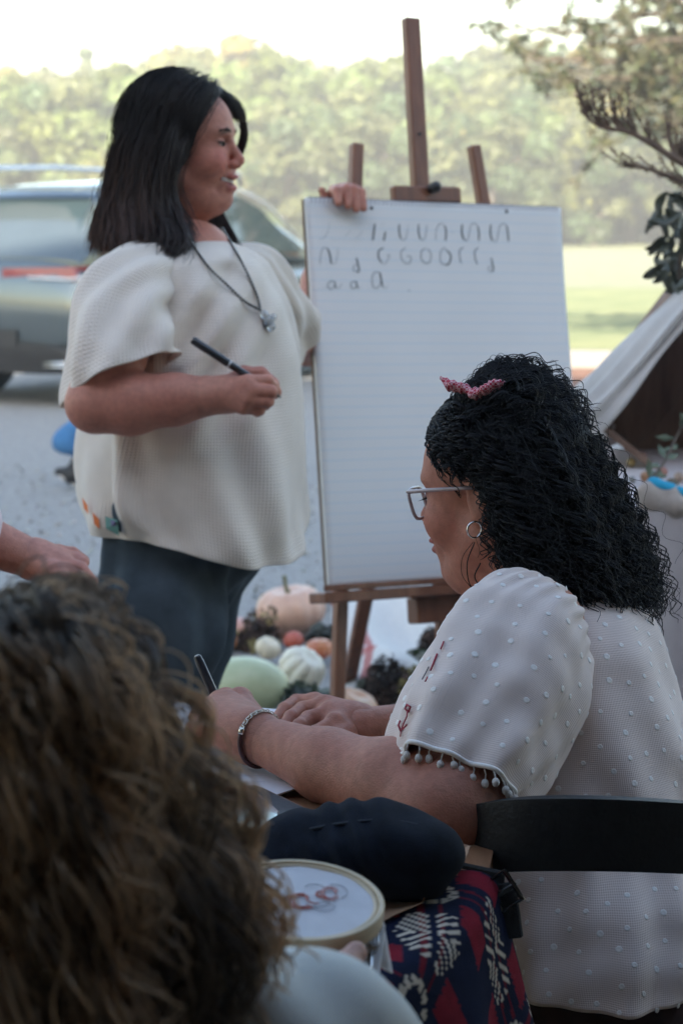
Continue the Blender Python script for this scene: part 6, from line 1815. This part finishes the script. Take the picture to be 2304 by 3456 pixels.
# ------------------------------------------------------------------ passer-by in blue jeans behind the teacher
def walker():
    g = PH(230, 1650, .01); D = (g - CAM) @ FWD; cx = P(480, 1650, D)[0]; y = g[1]
    root = empty('person', V3(cx, y, 0), 'passer-by in wide blue jeans and black shoes walking behind the person in cream', 'person')
    T = Frame(V3(cx + .04, y, 1.50), (.97, .05, 0)); hs = SDF(); add_head(hs, T); hs.rc(T(-.02, 0, -.06), T(-.045, 0, -.18), .05, .055, .03)
    bs = SDF(); bs.rc(V3(cx, y, 1.24), V3(cx, y, .95), .10, .12, .05); hipz = .88
    bs.chain([V3(cx, y - .19, 1.30), V3(cx + .02, y - .22, 1.05), V3(cx + .14, y - .20, .85)], [.045, .04, .028], .02); bs.chain([V3(cx, y + .19, 1.30), V3(cx - .03, y + .22, 1.05), V3(cx - .02, y + .22, .80)], [.045, .04, .028], .02)
    heel = P(250, 1588, D); an = P(262, 1555, D)
    bs.rc(an, P(330, 1400, D), .030, .04, .01); bs.rc(V3(cx + .30, y + .09, .09), V3(cx + .24, y + .09, .35), .03, .045, .01)
    for s in (-.2, .2): bs.el(V3(cx + (.15 if s < 0 else -.02), y + s * 1.05, .80), (.03, .02, .045), None, .01)
    parts = [hs.mesh(.005), bs.mesh(.008)]; v, q = join_nets(parts)
    link_mesh('body', np_mesh('body', v, q, attrs={'col': skin_tone(v, 45)}), M_skin, root)
    M_j = mat('bright_jeans', (.05, .17, .36), rough=.9, var=.25, scale=14, bump=.2, bscale=300)
    js = SDF(); js.rc(V3(cx, y, .92), V3(cx, y, .86), .145, .15, .03)
    js.chain([V3(cx - .02, y - .08, .86), P(430, 1350, D) + V3(.05, -.05, 0), P(310, 1420, D), P(236, 1498, D)], [.10, .085, .078, .088], .03); js.el(P(196, 1580, D), (.115, .16, .085), None, .004, True)
    js.chain([V3(cx + .02, y + .09, .86), V3(cx + .17, y + .09, .50), V3(cx + .27, y + .09, .20)], [.10, .08, .085], .03)
    v, q = js.mesh(.009); v = v + vert_normals(v, q) * (.008 * vnoise(v * np.array([7, 7, 4]), 4))[:, None]
    link_mesh('jeans', np_mesh('jeans', v, q), M_j, root)
    M_sh = mat('black_canvas_shoe', (.012, .012, .014), rough=.6)
    f2 = V3(cx + .31, y + .09, .055); M_so = mat('pale_sole', (.6, .57, .54), rough=.7)
    sh = SDF(); a, b = P(200, 1592, D), P(300, 1628, D); sh.chain([a, mid_(a, b, .5) + V3(0, 0, .012), b], [.022, .044, .036], .02); sh.rc(mid_(a, b, .45), an - V3(0, 0, .01), .042, .036, .02)
    so = SDF(); so.chain([P(205, 1606, D), P(255, 1634, D), P(315, 1645, D)], [.010, .012, .011], .004, axis=(0, 1, 0), sq=.35)
    sh2 = SDF(); sh2.rc(f2 + V3(-.05, 0, 0), f2 + V3(.15, 0, 0), .045, .038, .02)
    so2 = SDF(); so2.rc(V3(f2[0] - .06, f2[1], .02), V3(f2[0] + .17, f2[1], .02), .012, .012, .004, axis=(0, 1, 0), sq=.3)
    for A_, B_ in ((sh, so), (sh2, so2)):
        v, q = A_.mesh(.006); so_ = link_mesh('shoe', np_mesh('shoe', v, q), M_sh, root)
        v, q = B_.mesh(.005); link_mesh('sole', np_mesh('sole', v, q), M_so, so_)
    ss = SDF(); ss.rc(V3(cx, y, 1.28), V3(cx, y, .90), .13, .155, .05, axis=(0, 1, 0), sq=.75); ss.rc(V3(cx, y - .18, 1.30), V3(cx + .02, y - .22, 1.12), .06, .06, .03); ss.rc(V3(cx, y + .18, 1.30), V3(cx - .03, y + .22, 1.12), .06, .06, .03)
    v, q = ss.mesh(.009); link_mesh('shirt', np_mesh('shirt', v, q), mat('grey_shirt', (.25, .26, .28), rough=.9), root)
    hv = SDF(); hv.el(T(-.03, 0, .04), (.105, .088, .09), T.R); hv.el(T(-.06, 0, -.05), (.06, .08, .10), T.R, .04); hv.el(T(.10, 0, -.03), (.08, .07, .10), T.R, .004, True)
    v, q = hv.mesh(.007); link_mesh('hair', np_mesh('hair', v, q), mat('dark_hair', (.03, .02, .016), rough=.5), root)
walker()
# ================================================================== parked car
def car():
    """station: x from the rear bumper forward, y half width, z up; placed so its rear near corner meets the photograph"""
    psi = math.radians(61); f = V3(math.cos(psi), math.sin(psi), 0); l = V3(-f[1], f[0], 0)   # forward, left
    corner = PH(318, 1392, .0)                                   # near rear corner on the ground
    org = corner + l * .90
    def W(x, y, z): return org + x * f + y * l + V3(0, 0, z)
    root = empty('parked_car', org, 'silver grey crossover car parked on the gravel behind the person in cream', 'car')
    paint = mat('grey_paint', (.13, .16, .17), rough=.2, var=.03, metal=.6, coat=1.0, scale=4)
    black = mat('black_trim', (.018, .018, .02), rough=.55); chrome = mat('chrome', (.75, .75, .76), rough=.12, metal=1, var=.02)
    m, nt, b = new_mat('car_glass'); b.inputs['Base Color'].default_value = (.03, .045, .05, 1); b.inputs['Roughness'].default_value = .04; b.inputs['Coat Weight'].default_value = 1
    nz = N(nt, 'ShaderNodeTexNoise', Scale=2.0); rp = N(nt, 'ShaderNodeMapRange'); rp.inputs[3].default_value = .03; rp.inputs[4].default_value = .07; nt.links.new(nz.outputs[0], rp.inputs[0]); nt.links.new(rp.outputs[0], b.inputs['Roughness'])
    glass = m
    red = mat('tail_red', (.22, .008, .014), rough=.12, var=.2, scale=20, coat=1); clear = mat('lamp_clear', (.7, .72, .75), rough=.1, coat=1)
    tyre = mat('tyre', (.02, .02, .021), rough=.9, bump=.3); alloy = mat('alloy', (.5, .5, .52), rough=.3, metal=1)
    def sect(hw, z0, zm, z1, n=22, p=3.2):
        """closed cross-section: superellipse-like, widest at zm"""
        out = []
        for k in range(n):
            a = -math.pi / 2 + 2 * math.pi * k / n; c, s = math.cos(a), math.sin(a)
            y = hw * np.sign(c) * abs(c) ** (2 / p); z = zm + (z1 - zm if s > 0 else zm - z0) * np.sign(s) * abs(s) ** (2 / p); out.append((y, z))
        return out
    def loftx(name, stations, material, n=22, p=3.2):
        st = np.array(stations, float); xs = smooth_path(st, len(st) * 4)
        vs_ = []
        for x, hw, z0, zm, z1 in xs: vs_ += [W(x, y, z) for y, z in sect(max(hw, .01), z0, zm, z1, n, p)]
        N_ = len(xs); fs = [[i * n + k, i * n + (k + 1) % n, (i + 1) * n + (k + 1) % n, (i + 1) * n + k] for i in range(N_ - 1) for k in range(n)] + [list(range(n))[::-1], [(N_ - 1) * n + k for k in range(n)]]
        return MB().add(vs_, fs).build(name, material, root, smooth=True, auto=38)
    body = loftx('body', [(.0, .74, .42, .66, .88), (.05, .86, .36, .70, 1.02), (.16, .91, .32, .74, 1.06), (.6, .925, .30, .74, 1.05), (1.6, .93, .28, .72, 1.02), (2.8, .93, .28, .70, 1.00), (3.5, .92, .30, .68, .99), (4.1, .90, .32, .64, .93), (4.4, .84, .36, .60, .82), (4.5, .70, .40, .56, .72)], paint)
    roof = loftx('greenhouse', [(.10, .74, .92, 1.0, 1.06), (.36, .74, .92, 1.08, 1.33), (.62, .70, .92, 1.2, 1.53), (1.0, .68, .92, 1.25, 1.60), (1.8, .68, .92, 1.25, 1.63), (2.3, .69, .92, 1.22, 1.60), (2.75, .70, .92, 1.15, 1.42), (3.15, .74, .92, 1.05, 1.20), (3.45, .76, .90, .97, 1.04)], paint, p=3.6)
    loftx('cladding', [(-.02, .70, .26, .36, .47), (.06, .87, .24, .36, .46), (.6, .935, .22, .34, .42), (2.2, .94, .20, .30, .36), (3.9, .93, .24, .34, .42), (4.45, .82, .26, .36, .46)], black)
    def pane(name, pts, material, th=.012, parent=root):
        c = [W(*p) for p in pts]; nrm_ = nrm(np.cross(c[1] - c[0], c[2] - c[0])); b2 = [p - nrm_ * th for p in c]; n = len(c)
        return MB().add(c + b2, [list(range(n)), list(range(2 * n - 1, n - 1, -1))] + [[i, n + i, n + (i + 1) % n, (i + 1) % n] for i in range(n)]).build(name, material, parent)
    # glass: rear, side (near side is the right-hand side, y negative)
    pane('rear_window', [(.19, -.60, 1.10), (.19, .60, 1.10), (.525, .54, 1.47), (.525, -.54, 1.47)], glass)
    def side(s, xs):
        q = [(x, s * (.775 - .115 * max(0, (z - 1.05)) / .5), z) for x, z in xs]
        return pane('side_window', q if s < 0 else q[::-1], glass)
    for s in (-1, 1):
        side(s, [(.62, 1.08), (1.12, 1.07), (1.12, 1.46), (.82, 1.40)]); side(s, [(1.17, 1.07), (2.02, 1.06), (2.02, 1.52), (1.17, 1.50)]); side(s, [(2.10, 1.06), (3.08, 1.05), (2.58, 1.40), (2.30, 1.49), (2.10, 1.52)])
        arch = [(.50, 1.07), (.78, 1.44), (1.2, 1.53), (1.9, 1.565), (2.35, 1.53), (2.75, 1.38), (3.22, 1.06)]
        MB().tube(smooth_path([W(x, s * (.785 - .115 * max(0, (z - 1.05)) / .5), z) for x, z in arch], 40), .014, 6).build('window_trim', chrome, root, smooth=True)
        MB().tube([W(x, s * .58, z) for x, z in ((.72, 1.565), (.74, 1.66), (.85, 1.70), (1.6, 1.715), (2.3, 1.70), (2.45, 1.66), (2.48, 1.575))], .022, 8).build('roof_rail', chrome, root, smooth=True)
        # tail lamp wrapping the corner
        tl = pane('tail_lamp', [(.012, s * .12, .90), (.03, s * .74, .88), (.20, s * .93, .92), (.46, s * .945, 1.00), (.20, s * .92, 1.02), (.04, s * .72, 1.0), (.010, s * .12, .985)] if s < 0 else
                  [(.010, s * .12, .985), (.04, s * .72, 1.0), (.20, s * .92, 1.02), (.46, s * .945, 1.00), (.20, s * .93, .92), (.03, s * .74, .88), (.012, s * .12, .90)], red, .03)
        MB().tube([W(-.006, s * .36, .925), W(.005, s * .70, .915), W(.16, s * .93, .945)], .010, 6).build('lamp_strip', clear, tl, smooth=True)
        MB().tube([W(-.03, s * .50, .33), W(-.03, s * .68, .335), W(.0, s * .74, .33), W(-.03, s * .68, .31), W(-.03, s * .50, .305)], .012, 8).build('exhaust_trim', chrome, root, smooth=True)
        pane('reflector', [(-.012, s * .48, .395), (-.01, s * .74, .40), (-.01, s * .74, .425), (-.012, s * .48, .425)][::1 if s < 0 else -1], red, .01)
        for wx in (.92, 3.62):
            c = W(wx, s * .80, .345); t = MB(); a = np.linspace(0, 2 * math.pi, 32, endpoint=False)
            prof = [(.20, -.10), (.31, -.11), (.345, -.09), (.345, .09), (.31, .11), (.20, .10)]
            vs_ = [c + (p * math.cos(x)) * f + V3(0, 0, p * math.sin(x)) + l * y for x in a for p, y in prof]
            t.add(vs_, [[i * 6 + j, ((i + 1) % 32) * 6 + j, ((i + 1) % 32) * 6 + (j + 1) % 6, i * 6 + (j + 1) % 6] for i in range(32) for j in range(6)])
            wo_ = t.build('wheel', tyre, root, smooth=True, auto=50)
            rm = MB(); ctr = c + l * s * .075; rm.tube([ctr - l * .02, ctr + l * .02], .05, 12)
            for k in range(5):
                x = k * 2 * math.pi / 5 + .3; d = math.cos(x) * f + V3(0, 0, math.sin(x)); rm.bar(ctr + d * .03, ctr + d * .215, .05, .03, side=np.cross(d, l))
            rm.tube([ctr + .205 * (math.cos(x) * f + V3(0, 0, math.sin(x))) for x in a], .018, 6, closed=True)
            rm.build('rim', alloy, wo_, smooth=True, auto=40)
        MB().box(W(3.0, s * 1.00, 1.04), (.16, .20, .13), np.stack([l, f, V3(0, 0, 1)], 1), .04).build('mirror', paint, root, smooth=True, auto=40)
        for x in (1.14, 2.06): MB().bar(W(x + .16, s * .935, .90), W(x + .36, s * .935, .90), .02, .02, side=(0, 0, 1), bev=.006).build('door_handle', chrome, root)
    MB().bar(W(.03, -.75, 1.53), W(.5, -.74, 1.555), .01, .01).bar(W(.46, -.60, 1.545), W(.46, .60, 1.545), .20, .03, side=f, bev=.01).build('spoiler', paint, root)
    pane('number_plate', [(-.028, .26, .44), (-.028, -.26, .44), (-.022, -.26, .55), (-.022, .26, .55)], black, .01)
car()

# ================================================================== harvest stall at the right edge
M_linen = mat('stall_linen', (.56, .50, .49), rough=.95, var=.06, scale=16, bump=.3, bscale=500)
M_plank = mat('crate_wood', (.17, .10, .07), rough=.85, col2=(.30, .19, .14), scale=5, stretch=(6, 6, 1), bump=.4, bscale=40)
SH = .78
def stall():
    o = empty('stall_table', PH(2420, 1700, SH), 'display table under a pale cloth reaching the floor, beside the curly hair', 'table')
    A = P(2168, 1718, 4.35); X0, Y0 = A[0], A[1]
    n = 150; xs = np.linspace(0, 1.5, n)
    # top and front drop with folds, left side drop
    top = MB().box((X0 + .75, Y0 + .55, SH - .012), (1.5, 1.1, .024), bev=.004); top.build('table_top', M_plank, o)
    for x in (.08, 1.42):
        for y in (.08, 1.02): MB().box((X0 + x, Y0 + y, SH / 2 - .02), (.06, .06, SH - .03)).build('leg', M_plank, o)
    path = [(-.01 + 0, 1.1)] + [(-.012, 1.1 - t * 1.1) for t in np.linspace(.02, .99, 60)] + [(t, -.012) for t in np.linspace(.01, 1.5, 90)]
    path = np.array(path); s = np.concatenate([[0], np.cumsum(np.linalg.norm(np.diff(path, axis=0), axis=1))])
    zs = np.linspace(0, 1, 26); vs_ = []
    for i, (px_, py_) in enumerate(path):
        nx, ny = (-1, 0) if i < 60 else (0, -1)
        for z in zs:
            d = z * (.05 + .026 * math.sin(s[i] * 36) + .014 * math.sin(s[i] * 71 + 2)); vs_.append((X0 + px_ + nx * d, Y0 + py_ + ny * d, SH + .004 - z * (SH - .03)))
    base = len(vs_); vs_ += [(X0 - .012, Y0 - .012, SH + .004), (X0 + 1.5, Y0 - .012, SH + .004), (X0 + 1.5, Y0 + 1.1, SH + .004), (X0 - .012, Y0 + 1.1, SH + .004)]
    q = grid_faces(26, len(path)); c = link_mesh('cloth', np_mesh('cloth', np.array(vs_), [q, np.array([[base, base + 1, base + 2, base + 3]])]), M_linen, o)
    # rolled cloth with a blue lining at the near corner
    r = empty('rolled_towel', P(2230, 1690, 4.36), 'rolled beige towel with a bright blue edge on the stall corner', 'towel')
    a, b = P(2185, 1676, 4.37), P(2420, 1730, 4.35); S = SDF(); S.rc(a, b, .034, .030, .01, axis=(0, 0, 1), sq=1.1); S.el(mid_(a, b, .3) + V3(0, 0, -.008), (.06, .03, .02), None, .02)
    v, q = S.mesh(.005); v = v + vert_normals(v, q) * (.004 * vnoise(v * 14, 3) + .004 * np.sin(v[:, 0] * 110))[:, None]
    link_mesh('roll', np_mesh('roll', v, q), mat('beige_towel', (.46, .38, .32), rough=1, var=.12, scale=40, bump=.5, bscale=400), r)
    S = SDF(); S.chain([P(2176, 1668, 4.36), P(2206, 1637, 4.37), P(2260, 1655, 4.37), P(2420, 1706, 4.35)], [.010, .016, .015, .014], .006, axis=(0, 1, 0), sq=.6)
    v, q = S.mesh(.004); link_mesh('blue_edge', np_mesh('blue_edge', v, q), mat('blue_towel', (.02, .30, .46), rough=.95, var=.12, scale=40), r)
stall()

def stall_bits():
    g = np.random.default_rng(4); z = SH + .006
    nuts = [(2128, 1560, 36, (.34, .24, .09), 'pale green brown fig nearest the curls on the stall'), (2178, 1612, 40, (.36, .19, .10), 'light brown pecan beside the blue towel'), (2236, 1592, 34, (.40, .18, .13), 'pinkish curled seed pod behind the blue towel'),
            (2130, 1618, 24, (.30, .30, .27), 'grey green pebble gourd beside the pecan'), (2290, 1610, 40, (.42, .30, .22), 'round tan gourd among the leaves by the towel'), (2165, 1540, 38, (.22, .12, .09), 'dark brown nut in the shade of the crate'),
            (2265, 1632, 42, (.15, .12, .07), 'olive brown walnut resting against the blue edge'), (2060, 1470, 90, (.52, .45, .44), 'knotted white cloth tuft below the crate rim')]
    for px, py, w, c, lab in nuts:
        b = PH(px, py + w * .45, z); d = (b - CAM) @ FWD; r = w / 2 * d / F
        if 'tuft' in lab:
            o = empty('cloth_knot', b, lab, 'cloth'); S = SDF()
            for _ in range(9): S.el(b + V3(*(g.normal(0, .5, 3) * r)) + V3(0, 0, r), np.abs(g.normal(.5, .15, 3)) * r, None, .006)
            v, q = S.mesh(.0035); v = v + vert_normals(v, q) * (.003 * np.sin(v @ V3(160, 90, 200)))[:, None]
            link_mesh('knot', np_mesh('knot', v, q), M_linen, o)
        else:
            nm = 'seed_pod' if 'pod' in lab else 'small_gourd' if 'gourd' in lab else 'nut'
            o = empty(nm, b, lab, 'gourd' if nm == 'small_gourd' else 'nut'); R = np.array(Matrix.Rotation(g.uniform(-1, 1), 3, 'Y') @ Matrix.Rotation(g.uniform(0, 3), 3, 'Z'))
            S = SDF(); S.el(b + V3(0, 0, r * .9), (r * 1.15, r * .9, r * .9), R, .002); S.el(b + V3(0, 0, r * .9) + R @ V3(r, 0, 0), (r * .4, r * .25, r * .25), R, .006)
            v, q = S.mesh(max(r / 9, .0015)); link_mesh('shell', np_mesh('shell', v, q), mat(nm, c, rough=.5, var=.25, scale=50, bump=.1), o)
    # long olive leaves
    o = empty('olive_sprig', PH(2260, 1560, z), 'sprig of long grey green leaves lying across the nuts', 'sprig'); M_l = mat('olive_leaf', (.10, .13, .08), rough=.6, var=.3, scale=30); st = MB()
    spine = smooth_path([PH(2170, 1640, z + .03), PH(2240, 1560, z + .06), PH(2300, 1440, z + .12), PH(2380, 1380, z + .2)], 12); st.tube(spine, .003, 5); st.build('stem', M_bark, o)
    for i in range(16):
        p = spine[1 + i % 11]; d = nrm(nrm(spine[min(2 + i % 11, 11)] - p) + g.normal(0, .55, 3)); L = g.uniform(.035, .065); w = nrm(np.cross(d, V3(0, -1, .3))) * .008; u = np.cross(w, d) * .2
        MB().add([p, p + d * L * .5 + w, p + d * L, p + d * L * .5 - w, p + d * L * .5 + u], [[0, 1, 4], [1, 2, 4], [2, 3, 4], [3, 0, 4]]).build('leaf', M_l, o)
stall_bits()

def tipped_crate():
    """open wooden crate tipped on its corner, its mouth towards the viewer, canvas pulled over the upper left side"""
    D = 5.0; k = lambda px, py, dd=0.0: P(px, py, D + dd)
    a, b = k(2010, 1440), k(2420, 905)                     # upper left rim from the resting corner up to the right
    e = nrm(b - a); n_ = nrm(V3(e[2], 0, -e[0])); dp = V3(0, 1, 0)
    L = np.linalg.norm(b - a); Wd = .85; Dp = .42
    o = empty('wooden_crate', a, 'dark wooden crate tipped on its corner with its open mouth facing out', 'crate')
    nb = 9
    for i in range(nb):                                     # back boards run along the rim
        t0 = Wd * i / nb + .0006; t1 = Wd * (i + 1) / nb - .0006; c = (t0 + t1) / 2
        MB().bar(a + n_ * c + dp * Dp, b + n_ * c + dp * Dp, t1 - t0, .014, side=n_, bev=.002).build('back_board', M_plank, o)
    for i in range(4):
        y0 = Dp * (i + .5) / 4
        MB().bar(a + dp * y0, b + dp * y0, Dp / 4 - .001, .016, side=dp, bev=.002).build('side_board', M_plank, o)
        MB().bar(a + n_ * Wd + dp * y0, b + n_ * Wd + dp * y0, Dp / 4 - .001, .016, side=dp, bev=.002).build('side_board', M_plank, o)
        MB().bar(a + dp * y0 + e * .008, a + n_ * Wd + dp * y0 + e * .008, Dp / 4 - .001, .016, side=dp, bev=.002).build('end_board', M_plank, o)
        MB().bar(b + dp * y0, b + n_ * Wd + dp * y0, Dp / 4 - .001, .016, side=dp, bev=.002).build('end_board', M_plank, o)
    # canvas with pleats along the rim, spreading at the lower left
    nu, nv = 60, 34; vs_ = []
    for j in range(nv):
        t = j / (nv - 1)                                     # across: from inside the mouth over the rim and back
        for i in range(nu):
            s = i / (nu - 1); p = a + (b - a) * (s * 1.03 - .03)
            ang = -.5 + t * 3.3; r = .022 + .010 * math.sin(t * 26 + 2 * s) + .006 * math.sin(s * 9 + t * 5)
            spread = (1 - s) ** 2.2
            q = p - n_ * (r * math.sin(ang) * 1.2 + spread * .10 * t) + dp * (-.02 + (r * -math.cos(ang)) + .30 * max(0, t - .35)) - e * spread * .10 * t
            vs_.append(q)
    me = np_mesh('canvas_sheet', np.array(vs_), grid_faces(nu, nv)); c = link_mesh('canvas_sheet', me, mat('cream_canvas', (.60, .57, .54), rough=.95, var=.08, scale=12, bump=.3, bscale=300))
    so = c.modifiers.new('thickness', 'SOLIDIFY'); so.thickness = .003
    tag(c, 'pleated cream canvas pulled slantwise over the rim of the tipped crate', 'canvas')
tipped_crate()

def dried_branch():
    D = 5.2; k = lambda px, py, dd=0.0: P(px, py, D + dd); g = np.random.default_rng(17)
    post = empty('stall_post', k(2420, 2000) * V3(1, 1, 0), 'rough wooden post at the end of the stall', 'post')
    pb = k(2440, 1500, .25); MB().box((pb[0], pb[1], 1.15), (.09, .09, 2.28), bev=.01).build('shaft', M_plank, post); MB().box((pb[0], pb[1], .03), (.3, .3, .05), bev=.01).build('foot', M_plank, post)
    o = empty('dried_branch', k(2400, 580, .2), 'bare brown branch with upright bristly twigs tied to the stall post', 'branch')
    M_tw = mat('dry_twig', (.17, .115, .085), rough=.95, var=.3, scale=40)
    main = smooth_path([k(2470, 660, .2), k(2380, 600, .12), k(2250, 520, .0), k(2130, 450, -.05), k(2020, 425, -.05), k(1955, 372, -.05)], 40)
    main2 = smooth_path([k(2470, 690, .2), k(2350, 630, .1), k(2200, 575, .0), k(2080, 560, .0)], 30)
    MB().tube(main, np.linspace(.012, .003, 40), 6).build('branch', M_tw, o, smooth=True); MB().tube(main2, np.linspace(.010, .002, 30), 6).build('branch', M_tw, o, smooth=True)
    for j in range(44):
        src = main if j < 30 else main2; p = src[g.integers(3, len(src) - 2)]; up = V3(g.normal(-.35, .25), g.normal(0, .25), 1) if j < 30 else V3(g.normal(-.7, .3), g.normal(0, .25), .35)
        L = g.uniform(.06, .12); e = p + nrm(up) * L; tw = smooth_path([p, (p + e) / 2 + V3(-.008, 0, -.004), e], 8)
        mb = MB(); mb.tube(tw, np.linspace(.0034, .0016, 8), 5)
        for q in range(22):
            c = tw[g.integers(1, 8)]; dd = nrm(nrm(up) + g.normal(0, .7, 3)) * g.uniform(.008, .02); mb.tube([c, c + dd], [.0022, .0010], 4)
        mb.build('twig', M_tw, o)
    # dark glossy leaves hanging on the post
    l = empty('magnolia_bunch', k(2330, 700, -.1), 'bunch of dark glossy magnolia leaves hanging from the stall post', 'leaves')
    M_ml = mat('magnolia_leaf', (.03, .038, .022), rough=.4, col2=(.085, .09, .06), scale=25, coat=.3); st = MB()
    st.tube(smooth_path([k(2440, 640, .1), k(2340, 690, -.1), k(2300, 800, -.12), k(2290, 940, -.1)], 12), .006, 6); st.build('stem', M_bark, l)
    spots = [(2240, 700), (2280, 680), (2225, 760), (2262, 770), (2298, 740), (2215, 830), (2250, 840), (2290, 830), (2235, 880), (2275, 900), (2305, 900), (2218, 925), (2290, 960), (2255, 950), (2320, 700), (2320, 820), (2340, 760), (2335, 950), (2268, 725), (2300, 790)]
    spots = spots + [(x + g.normal(0, 16), y + g.normal(0, 18)) for x, y in spots] + [(x + g.normal(0, 20), y + g.normal(0, 24)) for x, y in spots]
    for i, (px, py) in enumerate(spots):
        c = k(px, py, g.normal(-.1, .06)); d = nrm(V3(g.normal(-.35, .7), g.normal(-.1, .5), -.8 + g.normal(0, .5))); L = g.uniform(.026, .046); w = nrm(np.cross(d, V3(g.normal(0, .6), -1, g.normal(0, .5)))); nn = np.cross(w, d); W_ = g.uniform(.009, .015)
        vs_, nU = [], 7
        for a in np.linspace(0, 1, nU):
            ww = W_ * math.sin(math.pi * (.06 + .9 * a)) ** .8
            for s in (-1, 0, 1): vs_.append(c + d * (a - .5) * 2 * L * .75 + w * s * ww + nn * (.010 * abs(s) + .012 * math.sin(a * 3)) * (1 if i % 2 else -1))
        MB().add(vs_, [[r_ * 3 + s, r_ * 3 + s + 1, r_ * 3 + s + 4, r_ * 3 + s + 3] for r_ in range(nU - 1) for s in (0, 1)]).build('leaf', M_ml, l, smooth=True)
dried_branch()
# ================================================================== air volume added to pale and flatten the far trees
def added_haze():
    m = bpy.data.materials.new('added_haze_air'); m.use_nodes = True; nt = m.node_tree; nt.nodes.clear()
    o_ = nt.nodes.new('ShaderNodeOutputMaterial'); v = nt.nodes.new('ShaderNodeVolumePrincipled')
    v.inputs['Color'].default_value = (.96, .96, .92, 1); v.inputs['Density'].default_value = .0030; v.inputs['Anisotropy'].default_value = 0.0
    nt.links.new(v.outputs[0], o_.inputs['Volume'])
    mb = MB().box((0, 48, 6.2), (140, 150, 14.4))
    tag(mb.build('added_haze', m), 'thin pale air volume added to fade the far trees', 'added_haze', kind='stuff')
added_haze()
